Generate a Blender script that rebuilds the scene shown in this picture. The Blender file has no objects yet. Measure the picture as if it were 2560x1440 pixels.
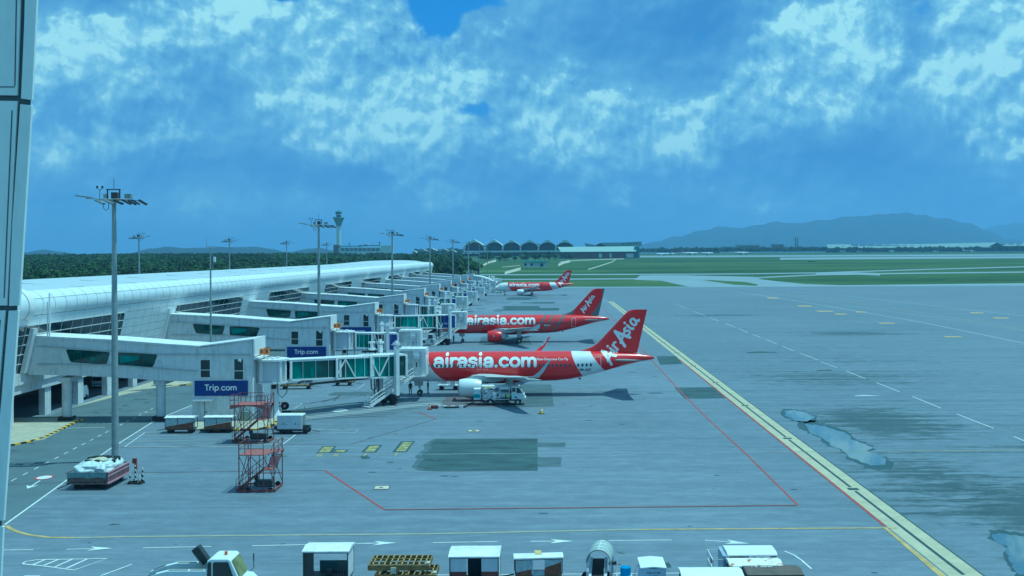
import bpy, bmesh, math, random
from mathutils import Vector, Matrix
random.seed(7)
R = math.radians
sc = bpy.context.scene
col = sc.collection
# ------------------------------------------------------------------ camera
F, VX, VY, ROLL, H = 2640.0, 1371.0, 634.0, 0.005, 19.6      # focal px, optical axis px, roll, eye height
cd = bpy.data.cameras.new('camera'); cam = bpy.data.objects.new('camera', cd); col.objects.link(cam)
cam.location = (0, 0, H)
cam.rotation_mode = 'XYZ'
cam.matrix_world = Matrix.Translation((0, 0, H)) @ Matrix.Rotation(R(90), 4, 'X') @ Matrix.Rotation(-ROLL, 4, 'Z')
cd.sensor_width = 36; cd.lens = 36 * F / 2560
cd.shift_x = -(VX - 1280) / 2560; cd.shift_y = -(720 - VY) / 2560
cd.clip_start = 0.5; cd.clip_end = 60000
sc.camera = cam
# ------------------------------------------------------------------ light
SUNV = Vector((-0.34, -0.05, -1.0)).normalized()          # direction light travels
sd = bpy.data.lights.new('sun', 'SUN'); sd.energy = 3.55; sd.angle = R(0.5); sd.color = (1.0, 0.97, 0.92)
so = bpy.data.objects.new('sun', sd); col.objects.link(so)
so.rotation_euler = (-SUNV).to_track_quat('Z', 'Y').to_euler()
so.location = (0, 0, 60)
SUN_EL = math.asin(-SUNV.z); SUN_ROT = math.atan2(-SUNV.x, -SUNV.y)
vs = sc.view_settings
vs.view_transform = 'Standard'; vs.look = 'None'; vs.exposure = 0.0; vs.gamma = 1.0
vs.use_white_balance = True                                # the whole picture is seen through cyan window glass
vs.white_balance_temperature = 4800; vs.white_balance_tint = -37
sc.render.engine = 'CYCLES'

class NT:
    def __init__(s, nt): s.nt = nt; s.n = nt.nodes; s.l = nt.links
    def node(s, t, **k):
        n = s.n.new(t)
        for a, b in k.items(): setattr(n, a, b)
        return n
    def put(s, sock, v):
        if isinstance(v, bpy.types.NodeSocket): s.l.new(v, sock)
        elif v is not None: sock.default_value = v
    def math(s, op, a, b=None, c=None, clamp=False):
        n = s.node('ShaderNodeMath', operation=op, use_clamp=clamp)
        s.put(n.inputs[0], a)
        if b is not None: s.put(n.inputs[1], b)
        if c is not None: s.put(n.inputs[2], c)
        return n.outputs[0]
    def mix(s, f, a, b, mode='MIX'):
        n = s.node('ShaderNodeMix', data_type='RGBA', blend_type=mode)
        s.put(n.inputs[0], f)
        for i, v in ((6, a), (7, b)):
            s.put(n.inputs[i], v if isinstance(v, bpy.types.NodeSocket) else (*v[:3], 1.0))
        return n.outputs[2]
    def noise(s, vec, scale, detail=4, rough=0.55, dist=0.0):
        n = s.node('ShaderNodeTexNoise'); s.put(n.inputs['Vector'], vec)
        n.inputs['Scale'].default_value = scale; n.inputs['Detail'].default_value = detail
        n.inputs['Roughness'].default_value = rough; n.inputs['Distortion'].default_value = dist
        return n.outputs[0]
    def mapping(s, vec, loc=(0, 0, 0), rot=(0, 0, 0), scale=(1, 1, 1)):
        n = s.node('ShaderNodeMapping'); s.put(n.inputs[0], vec)
        n.inputs[1].default_value = loc; n.inputs[2].default_value = rot; n.inputs[3].default_value = scale
        return n.outputs[0]
    def ramp(s, f, stops, interp='LINEAR'):
        n = s.node('ShaderNodeValToRGB'); s.put(n.inputs[0], f); cr = n.color_ramp; cr.interpolation = interp
        while len(cr.elements) < len(stops): cr.elements.new(0.5)
        for e, (p, c) in zip(cr.elements, stops):
            e.position = p; e.color = (*c, 1) if isinstance(c, tuple) else (c, c, c, 1)
        return n.outputs[0]
    def rng(s, v, a, b, c=0.0, d=1.0, smooth=False):
        n = s.node('ShaderNodeMapRange'); n.interpolation_type = 'SMOOTHSTEP' if smooth else 'LINEAR'
        s.put(n.inputs[0], v)
        for i, x in enumerate((a, b, c, d)): n.inputs[i + 1].default_value = x
        return n.outputs[0]
    def sep(s, v):
        n = s.node('ShaderNodeSeparateXYZ'); s.put(n.inputs[0], v); return n.outputs
    def comb(s, x, y, z=0.0):
        n = s.node('ShaderNodeCombineXYZ'); s.put(n.inputs[0], x); s.put(n.inputs[1], y); s.put(n.inputs[2], z); return n.outputs[0]

# ------------------------------------------------------------------ world: clear sky + broken cumulus in azimuth / elevation
w = bpy.data.worlds.new('World'); sc.world = w; w.use_nodes = True
W = NT(w.node_tree); W.n.clear()
out = W.node('ShaderNodeOutputWorld'); bg = W.node('ShaderNodeBackground'); W.l.new(bg.outputs[0], out.inputs[0])
sky = W.node('ShaderNodeTexSky', sky_type='NISHITA'); sky.sun_disc = False
sky.sun_elevation = SUN_EL; sky.sun_rotation = SUN_ROT
sky.air_density = 1.2; sky.dust_density = 0.6; sky.ozone_density = 2.0
tc = W.node('ShaderNodeTexCoord'); d = W.sep(tc.outputs['Generated'])
az = W.math('ARCTAN2', d[0], d[1])
hz = W.math('SQRT', W.math('ADD', W.math('MULTIPLY', d[0], d[0]), W.math('MULTIPLY', d[1], d[1])))
el = W.math('ARCTAN2', d[2], hz)
K = F / 1000
px = W.math('MULTIPLY', az, K); py = W.math('MULTIPLY', el, K)
base = W.comb(px, py)
warpn = W.node('ShaderNodeTexNoise'); warpn.inputs['Scale'].default_value = 2.6; warpn.inputs['Detail'].default_value = 5
W.l.new(base, warpn.inputs['Vector'])
wv = W.node('ShaderNodeVectorMath', operation='SCALE'); wsub = W.node('ShaderNodeVectorMath', operation='SUBTRACT')
W.l.new(warpn.outputs['Color'], wsub.inputs[0]); wsub.inputs[1].default_value = (.5, .5, .5)
W.l.new(wsub.outputs[0], wv.inputs[0]); wv.inputs['Scale'].default_value = 0.12
wadd = W.node('ShaderNodeVectorMath', operation='ADD'); W.l.new(base, wadd.inputs[0]); W.l.new(wv.outputs[0], wadd.inputs[1])
P = wadd.outputs[0]; ps = W.sep(P)
def blob(x, y, rx, ry, sharp=False):
    """gaussian-ish mass at photo position (x, y), radii in px"""
    a = math.atan((x - VX) / F) * K; e = (VY - y) / 1000
    dx = W.math('MULTIPLY', W.math('SUBTRACT', ps[0], a), 1000 / rx)
    dy = W.math('MULTIPLY', W.math('SUBTRACT', ps[1], e), 1000 / ry)
    q = W.math('ADD', W.math('MULTIPLY', dx, dx), W.math('MULTIPLY', dy, dy))
    return W.math('EXPONENT', W.math('MULTIPLY', q, -1.0))
def total(lst):
    s = None
    for (x, y, rx, ry, k) in lst:
        b = W.math('MULTIPLY', blob(x, y, rx, ry), k)
        s = b if s is None else W.math('ADD', s, b)
    return s
bright = total([(880, 120, 260, 190, .85), (1010, 90, 90, 110, .35), (765, 250, 75, 95, .75), (560, 110, 110, 80, .75), (1090, 250, 110, 110, .65), (1340, 310, 170, 110, .95), (980, 330, 130, 80, .4),
                (1540, 380, 170, 90, .8), (2010, 150, 200, 120, .9), (2450, 60, 200, 90, .8), (2450, 270, 180, 120, .75), (340, 370, 110, 40, .55), (1700, 330, 130, 60, .4), (2370, 190, 90, 50, .35),
                (230, 200, 200, 130, .6), (480, 330, 200, 60, .3), (1050, 420, 200, 50, .25), (1500, 480, 300, 40, .2), (1220, 70, 80, 90, .45), (1880, 330, 200, 100, .65), (2080, 250, 160, 60, .45), (140, 120, 80, 80, .4), (1750, 560, 420, 60, .15), (420, 260, 110, 60, .35), (2250, 40, 120, 60, .4), (1850, 220, 90, 40, .4)])
dark = total([(270, 50, 170, 60, .9), (1520, 90, 330, 100, 1.0), (1800, 60, 200, 70, .6), (850, 440, 330, 50, .95), (2260, 350, 260, 60, .6), (610, 260, 110, 60, .35), (1700, 210, 160, 40, .3),
              (1200, 440, 260, 40, .3), (1950, 440, 500, 50, .55), (330, 300, 170, 40, .35), (900, 560, 900, 60, .35), (2300, 500, 400, 50, .4), (2230, 120, 70, 50, .35), (120, 300, 100, 60, .3)])
clear = total([(1090, 50, 60, 70, 1.2), (1140, 10, 130, 26, 1.1), (600, 20, 190, 24, 1.2), (1190, 285, 50, 26, .9), (1700, -40, 60, 30, .9)])
def billow(vec):
    n1 = W.noise(vec, 3.0, 10, .56)
    vo = W.node('ShaderNodeTexVoronoi', feature='F1', voronoi_dimensions='2D', normalize=True); W.put(vo.inputs['Vector'], vec); vo.inputs['Scale'].default_value = 9.0
    vo.inputs['Detail'].default_value = 3.0; vo.inputs['Roughness'].default_value = .55; vo.inputs['Lacunarity'].default_value = 2.2
    n2 = W.math('SUBTRACT', .75, vo.outputs['Distance'])
    return n1, n2
n1, n2 = billow(P)
off = W.node('ShaderNodeVectorMath', operation='ADD'); W.l.new(P, off.inputs[0]); off.inputs[1].default_value = (-0.010, 0.020, 0)
n1b, n2b = billow(off.outputs[0])
rel = W.math('ADD', W.math('MULTIPLY', W.math('SUBTRACT', n1, n1b), 5.0), W.math('MULTIPLY', W.math('SUBTRACT', n2, n2b), .55))
Bf = W.math('ADD', W.math('ADD', bright, W.math('MULTIPLY', W.math('SUBTRACT', n1, .5), 3.4)), W.math('MULTIPLY', W.math('SUBTRACT', n2, .45), 1.0))
Bf = W.math('SUBTRACT', Bf, W.math('MULTIPLY', dark, .35))
crisp = W.rng(Bf, .22, .50, 0.0, 1.0, True)
t = W.math('ADD', W.math('MULTIPLY', bright, .09), W.math('MULTIPLY', dark, -.34))
t = W.math('ADD', t, W.math('MULTIPLY', W.math('SUBTRACT', n1, .5), 1.15))
t = W.math('ADD', t, W.math('MULTIPLY', rel, W.math('ADD', .42, W.math('MULTIPLY', crisp, .62))))
t = W.math('ADD', t, W.math('MULTIPLY', crisp, .15))
t = W.math('ADD', t, W.math('MULTIPLY', W.math('SUBTRACT', n2, .45), W.math('ADD', .06, W.math('MULTIPLY', crisp, .16))))
t = W.math('ADD', t, W.rng(el, .05, .14, .45, .58))
lay = W.noise(W.mapping(P, scale=(1, 4.2, 1)), 1.6, 6, .55); t = W.math('ADD', t, W.math('MULTIPLY', W.math('SUBTRACT', lay, .5), W.rng(el, .10, .18, 1.0, .0)))
low = W.rng(el, 0.004, 0.045, 0.0, 1.0, True)
t = W.math('ADD', W.math('MULTIPLY', t, low), W.math('MULTIPLY', W.math('SUBTRACT', 1.0, low), .12))
cc = W.ramp(t, [(0.0, (.115, .225, .53)), (.25, (.155, .275, .575)), (.45, (.215, .345, .62)), (.65, (.30, .445, .68)), (.82, (.41, .55, .73)), (1.0, (.68, .78, .84))])
skyc = W.node('ShaderNodeVectorMath', operation='SCALE'); W.l.new(sky.outputs[0], skyc.inputs[0]); skyc.inputs['Scale'].default_value = 0.10
cl = W.math('SUBTRACT', clear, W.math('ADD', W.math('MULTIPLY', W.math('SUBTRACT', n2, .45), 1.0), W.math('MULTIPLY', W.math('SUBTRACT', n1, .5), 2.6)))
cmask = W.rng(cl, .40, .78, 1.0, 0.0, True)
skydeep = W.mix(.75, skyc.outputs[0], (.02, .18, .70))
fin = W.mix(cmask, skydeep, cc)
below = W.rng(el, -0.02, 0.0, 0.0, 1.0)
fin = W.mix(below, (.12, .16, .2), fin)
W.l.new(fin, bg.inputs[0]); bg.inputs[1].default_value = 1.0
w.cycles.sampling_method = 'MANUAL'; w.cycles.sample_map_resolution = 256

# ------------------------------------------------------------------ pixel <-> world
SL = 0.0055
def tz(Y): return 0.0 if Y < 650 else (min(Y, 4000) - 650) * SL
def uv(x, y):
    v = (y - VY) + ROLL * (x - VX); u = (x - VX) - ROLL * v
    return u, v
def G(x, y, z=0.0):
    u, v = uv(x, y); Y = F * (H - z) / v
    if z == 0.0 and Y > 650: Y = F * (H + 650 * SL) / (v + F * SL)
    return Vector((u * Y / F, Y, tz(Y) if z == 0 else z))
def A(x, y, Y):
    u, v = uv(x, y); return Vector((u * Y / F, Y, H - v * Y / F))

# ------------------------------------------------------------------ materials
MATS = {}
def mat(name, c, rough=.6, metal=0.0, var=.12, scale=1.5, dirt=None, bump=0.0, spec=.5, emit=None, coat=0.0, stretch=(1, 1, 1), var2=0.0):
    if name in MATS: return MATS[name]
    m = bpy.data.materials.new(name); m.use_nodes = True; T = NT(m.node_tree)
    b = T.n['Principled BSDF']; b.inputs['Roughness'].default_value = rough; b.inputs['Metallic'].default_value = metal
    b.inputs['Specular IOR Level'].default_value = spec; b.inputs['Coat Weight'].default_value = coat
    tcn = T.node('ShaderNodeTexCoord'); g = T.node('ShaderNodeNewGeometry')
    P = T.mapping(g.outputs['Position'], scale=stretch)
    n = T.noise(P, scale, 5, .6)
    lo = tuple(x * (1 - var) for x in c); hi = tuple(min(1, x * (1 + var)) for x in c)
    f = T.rng(n, .35, .65)
    cc = T.mix(f, lo, hi)
    if dirt:
        n2 = T.noise(T.mapping(g.outputs['Position'], scale=(2.2, 2.2, .45)), .9, 6, .68)
        cc = T.mix(T.math('MULTIPLY', T.rng(n2, .5, .75), dirt[1]), cc, dirt[0])
    T.l.new(cc, b.inputs['Base Color'])
    if bump:
        bn = T.node('ShaderNodeBump'); bn.inputs['Strength'].default_value = bump; bn.inputs['Distance'].default_value = .02
        T.l.new(n, bn.inputs['Height']); T.l.new(bn.outputs[0], b.inputs['Normal'])
    MATS[name] = m; return m
WHITE = mat('white_paint', (.73, .74, .74), .45, dirt=((.50, .50, .46), .45))
CLEAN = mat('white_enamel', (.74, .75, .75), .35, var=.04)
WALLM = mat('painted_wall', (.66, .68, .70), .75, var=.05, dirt=((.34, .36, .35), .75))
CLAD = mat('aluminium_cladding', (.80, .84, .85), .38, metal=.15, var=.05, dirt=((.45, .50, .50), .35))
ROOFM = mat('roof_sheet', (.66, .70, .72), .35, metal=.3, var=.06, stretch=(.1, 1, 1), dirt=((.50, .54, .55), .5))
JOINT = mat('joint_rubber', (.10, .12, .13), .8)  # dark rubber tone for joints, grooves and backing
GALV = mat('galvanised_steel', (.34, .37, .37), .5, metal=.35, var=.12)
GREY = mat('grey_shutter', (.52, .55, .60), .6, var=.05, stretch=(6, 6, .2))
DGREY = mat('dark_steel', (.05, .055, .06), .6)
BLACK = mat('black_rubber', (.018, .02, .022), .75)
RED = mat('red_paint', (.62, .012, .02), .32, var=.05, coat=.3)
RUST = mat('rusty_red_steel', (.17, .050, .042), .75, var=.35, scale=3, dirt=((.12, .05, .035), .7))
REDDECK = mat('red_deck', (.27, .095, .09), .75, var=.2, scale=3)
BLUE = mat('blue_sign', (.012, .035, .22), .5, var=.05)
LBLUE = mat('blue_plastic', (.01, .22, .50), .45)
YEL = mat('yellow_paint', (.72, .52, .06), .6, dirt=((.25, .2, .1), .4))
KYEL = mat('kerb_yellow', (.70, .46, .04), .7, var=.2)
KBLK = mat('kerb_black', (.03, .03, .03), .7)
ORNG = mat('orange_board', (.62, .22, .05), .6, var=.2, scale=6)
BROWN = mat('brown_board', (.16, .075, .045), .8, var=.25, scale=3)
OCHRE = mat('ochre_steel', (.20, .14, .045), .7, var=.3, scale=4, dirt=((.10, .06, .03), .6))
CONC = mat('light_concrete', (.42, .40, .32), .85, var=.12, scale=.6, dirt=((.25, .26, .22), .5))
PLAST = mat('plastic_wrap', (.62, .68, .70), .22, var=.3, scale=4, bump=.6)
HIVIS = mat('hi_vis_vest', (.45, .85, .05), .7)
NAVY = mat('navy_cloth', (.02, .025, .04), .8)
SKIN = mat('skin', (.35, .2, .13), .6)
HAIR = mat('black_hair', (.015, .012, .01), .6)
TEAL = mat('teal_board', (.03, .30, .34), .5)
GREEN = mat('green_roof_sheet', (.30, .50, .46), .5)
TARP = mat('grey_mesh_canopy', (.36, .42, .40), .6, var=.1, scale=6)
GGDARK = mat('green_glass_dark', (.005, .055, .05), .08, var=.5, scale=.8, spec=.8)
GGLITE = mat('green_glass_light', (.03, .24, .20), .1, var=.4, scale=.6, spec=.8)
def glass(name, c, rough=.08, metal=0.0):
    m = mat(name, c, rough, metal=metal, var=.25, scale=.5, spec=.8); return m
DGLASS = glass('dark_glass', (.012, .03, .032))
GGLASS = mat('green_glass', (.012, .15, .12), .08, var=.6, scale=.7, spec=.8, stretch=(1.5, 1.5, .5))
CGLASS = glass('cab_glass', (.02, .03, .03))

# ------------------------------------------------------------------ mesh builder
class MB:
    def __init__(s, o=(0, 0, 0)): s.v = []; s.f = []; s.mi = []; s.m = 0; s.o = Vector(o)
    def add(s, vs, fs):
        b = len(s.v); s.v += [tuple(Vector(p) - s.o) for p in vs]
        s.f += [tuple(i + b for i in f) for f in fs]; s.mi += [s.m] * len(fs); return s
    def box(s, c, d, rz=0.0, M=None):
        x, y, z = [k / 2 for k in d]
        vs = [Vector((i * x, j * y, k * z)) for i in (-1, 1) for j in (-1, 1) for k in (-1, 1)]
        if rz: q = Matrix.Rotation(rz, 3, 'Z'); vs = [q @ p for p in vs]
        if M: vs = [M @ p for p in vs]
        vs = [p + Vector(c) for p in vs]
        return s.add(vs, [(0, 1, 3, 2), (4, 6, 7, 5), (0, 4, 5, 1), (2, 3, 7, 6), (0, 2, 6, 4), (1, 5, 7, 3)])
    def bb(s, a, b): return s.box([(a[i] + b[i]) / 2 for i in range(3)], [abs(a[i] - b[i]) for i in range(3)])
    def beam(s, p, q, w=.06, h=None):
        p = Vector(p); q = Vector(q); h = h or w; d = (q - p)
        if d.length < 1e-6: return s
        d.normalize(); up = Vector((0, 0, 1)) if abs(d.z) < .95 else Vector((0, 1, 0))
        r = d.cross(up).normalized(); u = r.cross(d).normalized(); vs = []
        for e in (p, q):
            for a, b in ((-1, -1), (1, -1), (1, 1), (-1, 1)): vs.append(e + r * a * w / 2 + u * b * h / 2)
        return s.add(vs, [(3, 2, 1, 0), (4, 5, 6, 7), (0, 1, 5, 4), (1, 2, 6, 5), (2, 3, 7, 6), (3, 0, 4, 7)])
    def tube(s, pts, r, n=8, cap=True):
        pts = [Vector(p) for p in pts]; rr = r if isinstance(r, (list, tuple)) else [r] * len(pts); rings = []
        ref = None
        for i, p in enumerate(pts):
            d = (pts[min(i + 1, len(pts) - 1)] - pts[max(i - 1, 0)]).normalized()
            if ref is None: ref = Vector((0, 0, 1)) if abs(d.z) < .9 else Vector((1, 0, 0))
            a = (ref - d * ref.dot(d)).normalized(); b = d.cross(a); ref = a
            rings.append([p + (a * math.cos(2 * math.pi * k / n) + b * math.sin(2 * math.pi * k / n)) * rr[i] for k in range(n)])
        return s.loft(rings, cap)
    def loft(s, rings, cap=True, close=True):
        n = len(rings[0]); vs = [p for r in rings for p in r]; fs = []
        for i in range(len(rings) - 1):
            for k in range(n if close else n - 1):
                a = i * n + k; b = i * n + (k + 1) % n; fs.append((a, b, b + n, a + n))
        if cap: fs.append(tuple(range(n))[::-1]); fs.append(tuple((len(rings) - 1) * n + k for k in range(n)))
        return s.add(vs, fs)
    def prism(s, poly, ax, a, b):
        """poly of 2d points extruded along axis ax (0/1/2) from a to b"""
        def P(p, t):
            q = list(p); q.insert(ax, t); return q
        n = len(poly); vs = [P(p, a) for p in poly] + [P(p, b) for p in poly]
        fs = [(i, (i + 1) % n, (i + 1) % n + n, i + n) for i in range(n)] + [tuple(range(n))[::-1], tuple(range(n, 2 * n))]
        return s.add(vs, fs)
    def cyl(s, c, r, h, n=16, ax=2, r2=None):
        c = Vector(c); e = [Vector((1, 0, 0)), Vector((0, 1, 0)), Vector((0, 0, 1))][ax]
        return s.tube([c - e * h / 2, c + e * h / 2], [r, r if r2 is None else r2], n)
    def poly(s, pts): return s.add(pts, [tuple(range(len(pts)))])
    def build(s, name, m, parent=None, smooth=False, kind=None, label=None, fix=True, loc=None, rot=None, sub=None, link=True):
        me = bpy.data.meshes.new(name); me.from_pydata(s.v, [], s.f)
        for k in (m if isinstance(m, (list, tuple)) else [m]): me.materials.append(k)
        if max(s.mi, default=0) > 0: me.polygons.foreach_set('material_index', s.mi)
        if fix:
            bm = bmesh.new(); bm.from_mesh(me); bmesh.ops.recalc_face_normals(bm, faces=bm.faces); bm.to_mesh(me); bm.free()
        if smooth:
            me.polygons.foreach_set('use_smooth', [True] * len(me.polygons))
            try: me.set_sharp_from_angle(angle=R(40))
            except Exception: pass
        o = bpy.data.objects.new(name, me)
        if link: col.objects.link(o)
        if parent is not None: o.parent = parent
        if loc is not None: o.location = loc
        if rot is not None: o.rotation_euler = (0, 0, rot)
        if kind: o['kind'] = kind
        if label: o['label'] = label
        return o
def thing(name, label, cat, loc=(0, 0, 0), rz=0.0, group=None):
    o = bpy.data.objects.new(name, None); col.objects.link(o); o.location = loc; o.rotation_euler = (0, 0, rz)
    o.empty_display_size = .5
    o['label'] = label; o['category'] = cat
    if group: o['group'] = group
    return o
def tag(o, label, cat, group=None):
    o['label'] = label; o['category'] = cat
    if group: o['group'] = group
    return o
def copy_tree(o, parent=None):
    c = o.copy(); col.objects.link(c)
    if parent is not None: c.parent = parent
    for ch in o.children: copy_tree(ch, c)
    return c
def clip_half(poly, inside, cut):
    outp = []
    for i, p in enumerate(poly):
        q = poly[(i + 1) % len(poly)]; a, b = inside(p), inside(q)
        if a: outp.append(p)
        if a != b: outp.append(cut(p, q))
    return outp
def clip_rect(poly, x0, x1, y0, y1):
    for k, lim, s in ((0, x0, 1), (0, x1, -1), (1, y0, 1), (1, y1, -1)):
        if len(poly) < 3: return []
        poly = clip_half(poly, lambda p: (p[k] - lim) * s >= 0,
                         lambda p, q: tuple(p[j] + (q[j] - p[j]) * ((lim - p[k]) / (q[k] - p[k])) for j in (0, 1)))
    return poly if len(poly) > 2 else []
# ground sheets ------------------------------------------------------------------
LAY = [0]
def sheet(name, pts, m, dz, kind='structure', mb=None, build=True):
    """flat sheet given by world (X, Y) points, draped on the ground profile"""
    pts = [(p[0], p[1]) for p in pts]; b = mb or MB()
    for lo, hi in ((-1e5, 650), (650, 4000), (4000, 1e6)):
        q = clip_half(pts, lambda p: p[1] >= lo, lambda a, c: (a[0] + (c[0] - a[0]) * (lo - a[1]) / (c[1] - a[1]), lo))
        if len(q) < 3: continue
        q = clip_half(q, lambda p: p[1] <= hi, lambda a, c: (a[0] + (c[0] - a[0]) * (hi - a[1]) / (c[1] - a[1]), hi))
        if len(q) < 3: continue
        ar = sum(q[i][0] * q[(i + 1) % len(q)][1] - q[(i + 1) % len(q)][0] * q[i][1] for i in range(len(q)))
        if ar < 0: q = q[::-1]
        b.poly([(x, y, (0 if y < 650 else (min(y, 4000) - 650) * SL) + dz) for x, y in q])
    if not build: return b
    return b.build(name, m, kind=kind, fix=False)
def line_pts(pts, wd):
    pts = [Vector((p[0], p[1])) for p in pts]; L = []; Rr = []
    for i, p in enumerate(pts):
        d = (pts[min(i + 1, len(pts) - 1)] - pts[max(i - 1, 0)]).normalized(); n = Vector((-d.y, d.x))
        L.append(p + n * wd / 2); Rr.append(p - n * wd / 2)
    return L, Rr
def stripe(mb, pts, wd, dz):
    L, Q = line_pts(pts, wd)
    for i in range(len(L) - 1): sheet('', [L[i], L[i + 1], Q[i + 1], Q[i]], None, dz, mb=mb, build=False)
def gline(mb, pix, wd, dz): stripe(mb, [G(*p) for p in pix], wd, dz)
# ================================================================== ground
gm = bpy.data.materials.new('grass_ground'); gm.use_nodes = True; T = NT(gm.node_tree); B = T.n['Principled BSDF']
g = T.node('ShaderNodeNewGeometry').outputs['Position']
a = T.noise(T.mapping(g, scale=(.35, 1, 1)), .010, 6, .6); b2 = T.noise(T.mapping(g, scale=(.5, 1, 1)), .05, 6, .65)
c = T.mix(T.rng(a, .38, .62), (.050, .090, .036), (.085, .135, .050)); c = T.mix(T.rng(b2, .45, .7), c, (.035, .075, .03)); b3 = T.noise(T.mapping(g, scale=(.3, 1, 1)), .008, 7, .65); c = T.mix(T.rng(b3, .5, .68), c, (.028, .062, .028)); c = T.mix(T.rng(b3, .5, .36), c, (.10, .15, .06))
c = T.mix(T.math('MULTIPLY', T.rng(T.noise(g, .02, 5, .6), .6, .75), .7), c, (.15, .15, .09))
T.l.new(c, B.inputs['Base Color']); B.inputs['Roughness'].default_value = .9; B.inputs['Specular IOR Level'].default_value = .1
sheet('ground', [(-30000, -300), (30000, -300), (30000, 30000), (-30000, 30000)], gm, -.05)

am = bpy.data.materials.new('apron_concrete'); am.use_nodes = True; T = NT(am.node_tree); B = T.n['Principled BSDF']
g = T.node('ShaderNodeNewGeometry').outputs['Position']; gx = T.sep(g)
big = T.noise(g, .018, 4, .55)
st1 = T.noise(T.mapping(g, scale=(.05, 1, 1)), .55, 7, .65); st2 = T.noise(T.mapping(g, scale=(.12, 1, 1)), 2.2, 5, .6)
fine = T.noise(g, 3.0, 4, .7)
c = T.mix(T.rng(big, .35, .65), (.132, .162, .208), (.176, .214, .272))
lane = T.rng(gx[0], 24.8, 26.5, 0.0, 1.0)                      # taxilane side is greyer and more streaked
c = T.mix(T.math('MULTIPLY', lane, .5), c, (.125, .165, .21))
c = T.mix(T.math('MULTIPLY', T.rng(st1, .50, .72), T.math('ADD', .26, T.math('MULTIPLY', lane, .36))), c, (.075, .105, .13))
mott = T.noise(T.mapping(g, scale=(.45, 1, 1)), .9, 8, .75); c = T.mix(T.math('MULTIPLY', T.rng(mott, .48, .62), .28), c, (.085, .115, .135)); c = T.mix(T.math('MULTIPLY', T.rng(mott, .50, .36), .25), c, (.26, .32, .37))
c = T.mix(T.math('MULTIPLY', T.rng(st2, .55, .72), .20), c, (.10, .12, .15))
c = T.mix(T.math('MULTIPLY', T.rng(T.math('SUBTRACT', 1.0, st1), .52, .7), .25), c, (.27, .33, .40))
c = T.mix(T.math('MULTIPLY', T.rng(fine, .6, .75), .15), c, (.10, .12, .14))
# rain-damp areas (shape of their own), centred at world points
for (x, y, rx, ry, k) in ((38, 122, 9, 14, .7), (44, 78, 13, 12, 1.05), (39, 63, 9, 9, .9), (33, 92, 8, 13, .55), (60, 105, 30, 9, .3), (41, 165, 20, 16, .42), (52, 330, 22, 16, .5), (74, 255, 16, 10, .6), (55, 190, 22, 9, .35), (55, 88, 14, 12, .6)):
    dx = T.math('MULTIPLY', T.math('SUBTRACT', gx[0], x), 1 / rx); dy = T.math('MULTIPLY', T.math('SUBTRACT', gx[1], y), 1 / ry)
    q = T.math('EXPONENT', T.math('MULTIPLY', T.math('ADD', T.math('MULTIPLY', dx, dx), T.math('MULTIPLY', dy, dy)), -1.0))
    f = T.math('MULTIPLY', T.rng(T.math('ADD', T.math('MULTIPLY', q, k), T.math('ADD', T.math('MULTIPLY', T.math('SUBTRACT', st1, .5), 1.5), T.math('MULTIPLY', T.math('SUBTRACT', mott, .5), 1.2))), .26, .62, 0, .80, True), lane)
    c = T.mix(f, c, (.035, .062, .07))
T.l.new(c, B.inputs['Base Color']); B.inputs['Roughness'].default_value = .62; B.inputs['Specular IOR Level'].default_value = .35
T.l.new(T.rng(fine, .3, .7, .55, .8), B.inputs['Roughness'])
bn = T.node('ShaderNodeBump'); bn.inputs['Strength'].default_value = .25; bn.inputs['Distance'].default_value = .02; T.l.new(fine, bn.inputs['Height']); T.l.new(bn.outputs[0], B.inputs['Normal'])
sheet('apron', [(-200, -60), (900, -60), (900, 618), (-200, 618)], am, 0.0)
def paved(name, base, dark, s=.4, rough=.8, stretch=(1, 1, 1)):
    return mat(name, base, rough, var=.10, scale=s, stretch=stretch, dirt=(dark, .5), spec=.25)
ASPH = paved('road_asphalt', (.115, .150, .175), (.075, .105, .12), .25)
TAXI = paved('taxiway_concrete', (.24, .29, .33), (.15, .19, .22), .05)
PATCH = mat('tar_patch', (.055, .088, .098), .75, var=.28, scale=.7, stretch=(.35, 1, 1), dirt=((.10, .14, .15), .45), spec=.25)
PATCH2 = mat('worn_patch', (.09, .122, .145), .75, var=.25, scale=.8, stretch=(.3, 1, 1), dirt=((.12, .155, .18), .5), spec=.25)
# left service road (darker asphalt between kerb and white line)
road = [G(0, 1330), G(12, 1312), G(165, 1202), G(235, 1150), G(390, 1050), G(480, 1013), (-46.5, 168), (-47.5, 300), (-50, 560), (-61.5, 560), (-61.5, 128), (-55.8, 126), (-55.8, 108), (-60, 100), (-62, 80)]
sheet('service_road', road, ASPH, .006)
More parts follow.
